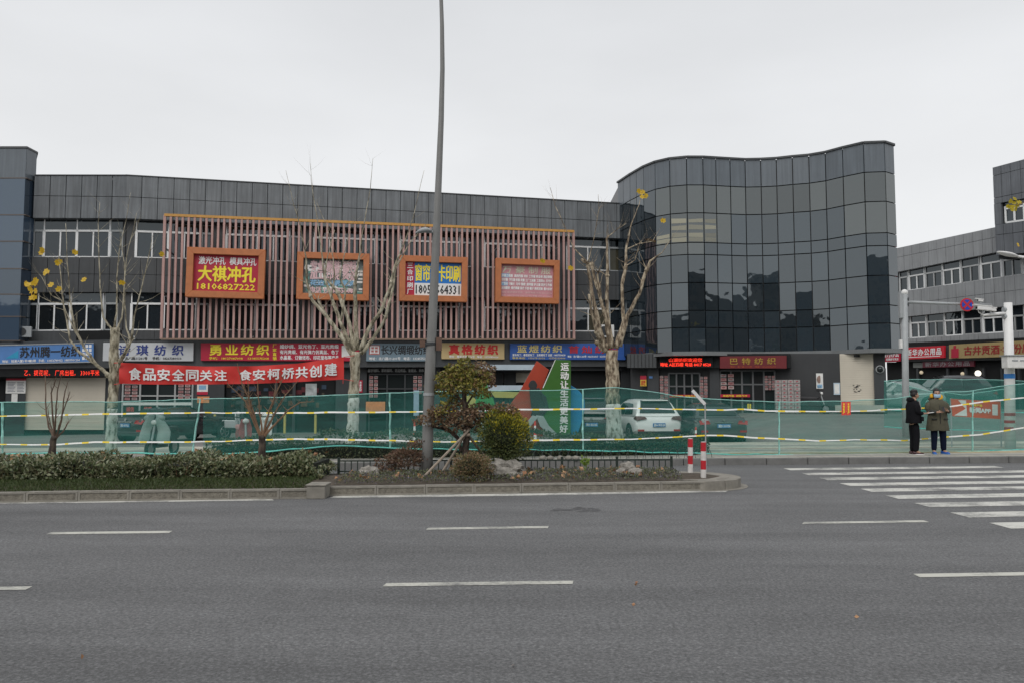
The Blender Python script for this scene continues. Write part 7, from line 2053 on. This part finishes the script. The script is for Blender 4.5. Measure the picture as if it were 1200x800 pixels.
def cfg_black(t, T):      # local: facing +x
    B = pB(T, t)
    legs = [[(-.02, -.07, .88), (.01, -.07, .48), (-.03, -.08, .09), (1, -.25, 0)], [(-.02, .08, .88), (.0, .09, .48), (-.04, .09, .09), (1, -.1, 0)]]
    arms = [[(-.03, -.19, 1.38), (-.05, -.24, 1.13), (.18, -.16, 1.10), (1, .1, .1), (0, .9, .1), (.0, .0, 1)],
            [(-.03, .19, 1.38), (-.03, .24, 1.13), (.17, .17, 1.07), (1, -.2, .1), (0, .9, .1), (.0, .0, 1)]]
    figure_common(t, T, 1.6, legs, arms, None, None, None, None, None)
    head(t, T, (.03, 0, 1.60), M_skin, (1, -.05, -.12), hair=M_hair)
    B(MB().ball((.01, 0, 1.70), (.10, .09, .055), 14, 8, jit=.4, seed=3), 'hair_top', M_hair)
    M_bk = pm('black_padded_jacket', (.008, .008, .010), .9, .3, 7, .6, 14, spec=.15)
    rings = []
    for z, rx_, ry_, cx in ((.84, .185, .23, -.02), (.86, .19, .235, -.02), (1.0, .175, .235, -.02), (1.15, .165, .235, -.02), (1.3, .165, .24, -.025), (1.4, .135, .19, -.03), (1.46, .10, .11, -.03)):
        rings.append([(cx + rx_ * math.cos(a) * (1 + .04 * math.sin(a * 5 + z * 30)), ry_ * math.sin(a), z) for a in [math.pi * 2 * i / 24 for i in range(24)]])
    B(MB().loft(rings), 'jacket', M_bk)
    for ar in arms:
        V = [(*ar[0], .085), (*ar[1], .072), (*(Vector(ar[2]) - (Vector(ar[2]) - Vector(ar[1])).normalized() * .02), .05)]; skin_obj('sleeve', M_bk, t, V, [(0, 1), (1, 2)], 0, 1, T)
    V = [(-.02, -.1, 1.45, .05), (-.10, -.09, 1.47, .06), (-.14, 0, 1.48, .07), (-.10, .09, 1.47, .06), (-.02, .1, 1.45, .05)]
    skin_obj('hood', M_bk, t, V, [(i, i + 1) for i in range(4)], 2, 1, T)
    B(MB().prism([(.11, -.05, 1.46), (.155, -.075, 1.2), (.16, -.02, 1.2), (.115, -.01, 1.46)], (.008, -.02, 0)), 'white_shirt_strip', M_wht, False)
    B(MB().obox((.10, -.2, .96), (.03, 0, 0), (0, .05, 0), (0, 0, .06)), 'side_pocket', M_bk, False)
    M_tr = pm('black_trousers', (.007, .007, .009), .9, .25, 6, spec=.15)
    for lg in legs:
        V = [(*lg[0], .105, .1), (*lg[1], .085, .085), (*(Vector(lg[2]) - Vector((0, 0, .03))), .062, .068)]; skin_obj('trouser_leg', M_tr, t, V, [(0, 1), (1, 2)], 0, 1, T)
        b = MB(); shoe(b, lg[2], lg[3]); B(b, 'shoe', pm('maroon_shoe', (.05, .015, .02), .5, .2, 5)); b = MB(); sole(b, lg[2], lg[3]); B(b, 'shoe_sole', M_wht, False)
    V = [(-.02, 0, 1.0, .15, .17), (-.02, 0, .93, .155, .175), (-.02, 0, .80, .14, .15)]; skin_obj('trouser_seat', M_tr, t, V, [(0, 1), (1, 2)], 0, 1, T)
pz = .158
p2 = gp(1100, 531.3, pz); person(p2, math.radians(-4), .945, 'man in long olive padded coat with black beanie, blue mask and yellow hood lining', cfg_green)
p1 = gp(1073, 532, pz); person(p1, 0, .925, 'young man in black hooded jacket and black trousers holding out a phone', cfg_black)
q = p1 + Vector((.30, -.14, 1.04)); t = MB().obox(q + Vector((.03, 0, .0)), (.075, 0, .012), (0, .038, 0), (0, 0, .005)).build('mobile_phone', M_wht); tag(t, 'white phone held out flat by the young man in black', 'phone')
q = p2 + Vector((-.02, -.33, 1.13)); t = MB().obox(q, (.035, 0, 0), (0, .02, .06), (0, .005, 0)).build('mobile_phone', M_bpl); tag(t, 'dark phone held up by the man in the olive coat', 'phone')

# ================================================================== ACROSS THE STREET (seen mirrored in the glass)
M_far = [pm('far_wall_a', (.12, .115, .105), .8, .3, .5), pm('far_wall_b', (.24, .22, .18), .8, .15, .5), pm('far_wall_c', (.075, .07, .065), .8, .3, .5)]
blocks = [(-205, 17, 16, 0), (-172, 14, 18, 2), (-146, 13, 15, 1), (-118, 14, 15, 2), (-92, 11, 17, 0), (-70, 10, 14, 2), (-50, 9, 17, 2), (-32, 8, 13.5, 0), (-14, 9, 16, 2), (3, 7, 18.5, 0), (16, 5, 13.5, 2), (29, 7, 19, 0), (44, 7, 15, 2), (60, 8, 17.5, 0), (80, 10, 17, 2), (102, 11, 17, 1), (128, 13, 16, 2), (156, 14, 18, 0), (186, 15, 15.5, 2)]
for k, (x, w, h_, mt) in enumerate(blocks):
    y = -40 - (k * 7) % 5
    t = thing('street_building', (x, y, 0), '%s %s block in the mirrored row across the street, %s from the left' % (('grey', 'pale', 'dark')[mt], 'tall' if h_ > 15 else 'low', 'first second third fourth fifth sixth seventh eighth ninth tenth eleventh twelfth thirteenth fourteenth fifteenth sixteenth seventeenth eighteenth last'.split()[k]), 'building', 'buildings across the street')
    MB().box((x - w, y - 8, 0), (x + w, y, h_)).build('wall', M_far[mt], t)
    for f in range(int(h_ / 3)):
        for q in range(int(w)):
            xx = x - w + 1 + q * 2
            if xx + 1.3 < x + w: MB().box((xx - .6, y, 1.2 + 3 * f), (xx + .7, y + .08, 2.6 + 3 * f)).build('window', M_glassS, t)
M_st = leafmat('street_tree_leaf', [(.03, .045, .015), (.06, .08, .03)], trans=.1)
for k, (x, y, h_) in enumerate(((-25, -28, 7), (-6, -30, 6), (9, -29, 8.5), (24, -27, 6.5), (33, -30, 9), (50, -28, 7))):
    t = thing('street_tree', (x, y, 0), ('small', 'low', 'tall', 'middling', 'tallest', 'rightmost')[k] + ' leafy tree on the near pavement behind the viewer', 'tree')
    MB().tube([(x, y, 0), (x, y, h_ * .6)], [.18, .1], 8).build('trunk', M_dark, t)
    b = MB(); cc = Vector((x, y, h_ * .72))
    cloud(b, 500, lambda: cc + Vector((RND.gauss(0, h_ * .16), RND.gauss(0, h_ * .16), RND.gauss(0, h_ * .13))), .6, asp=.8); b.build('crown', M_st, t)
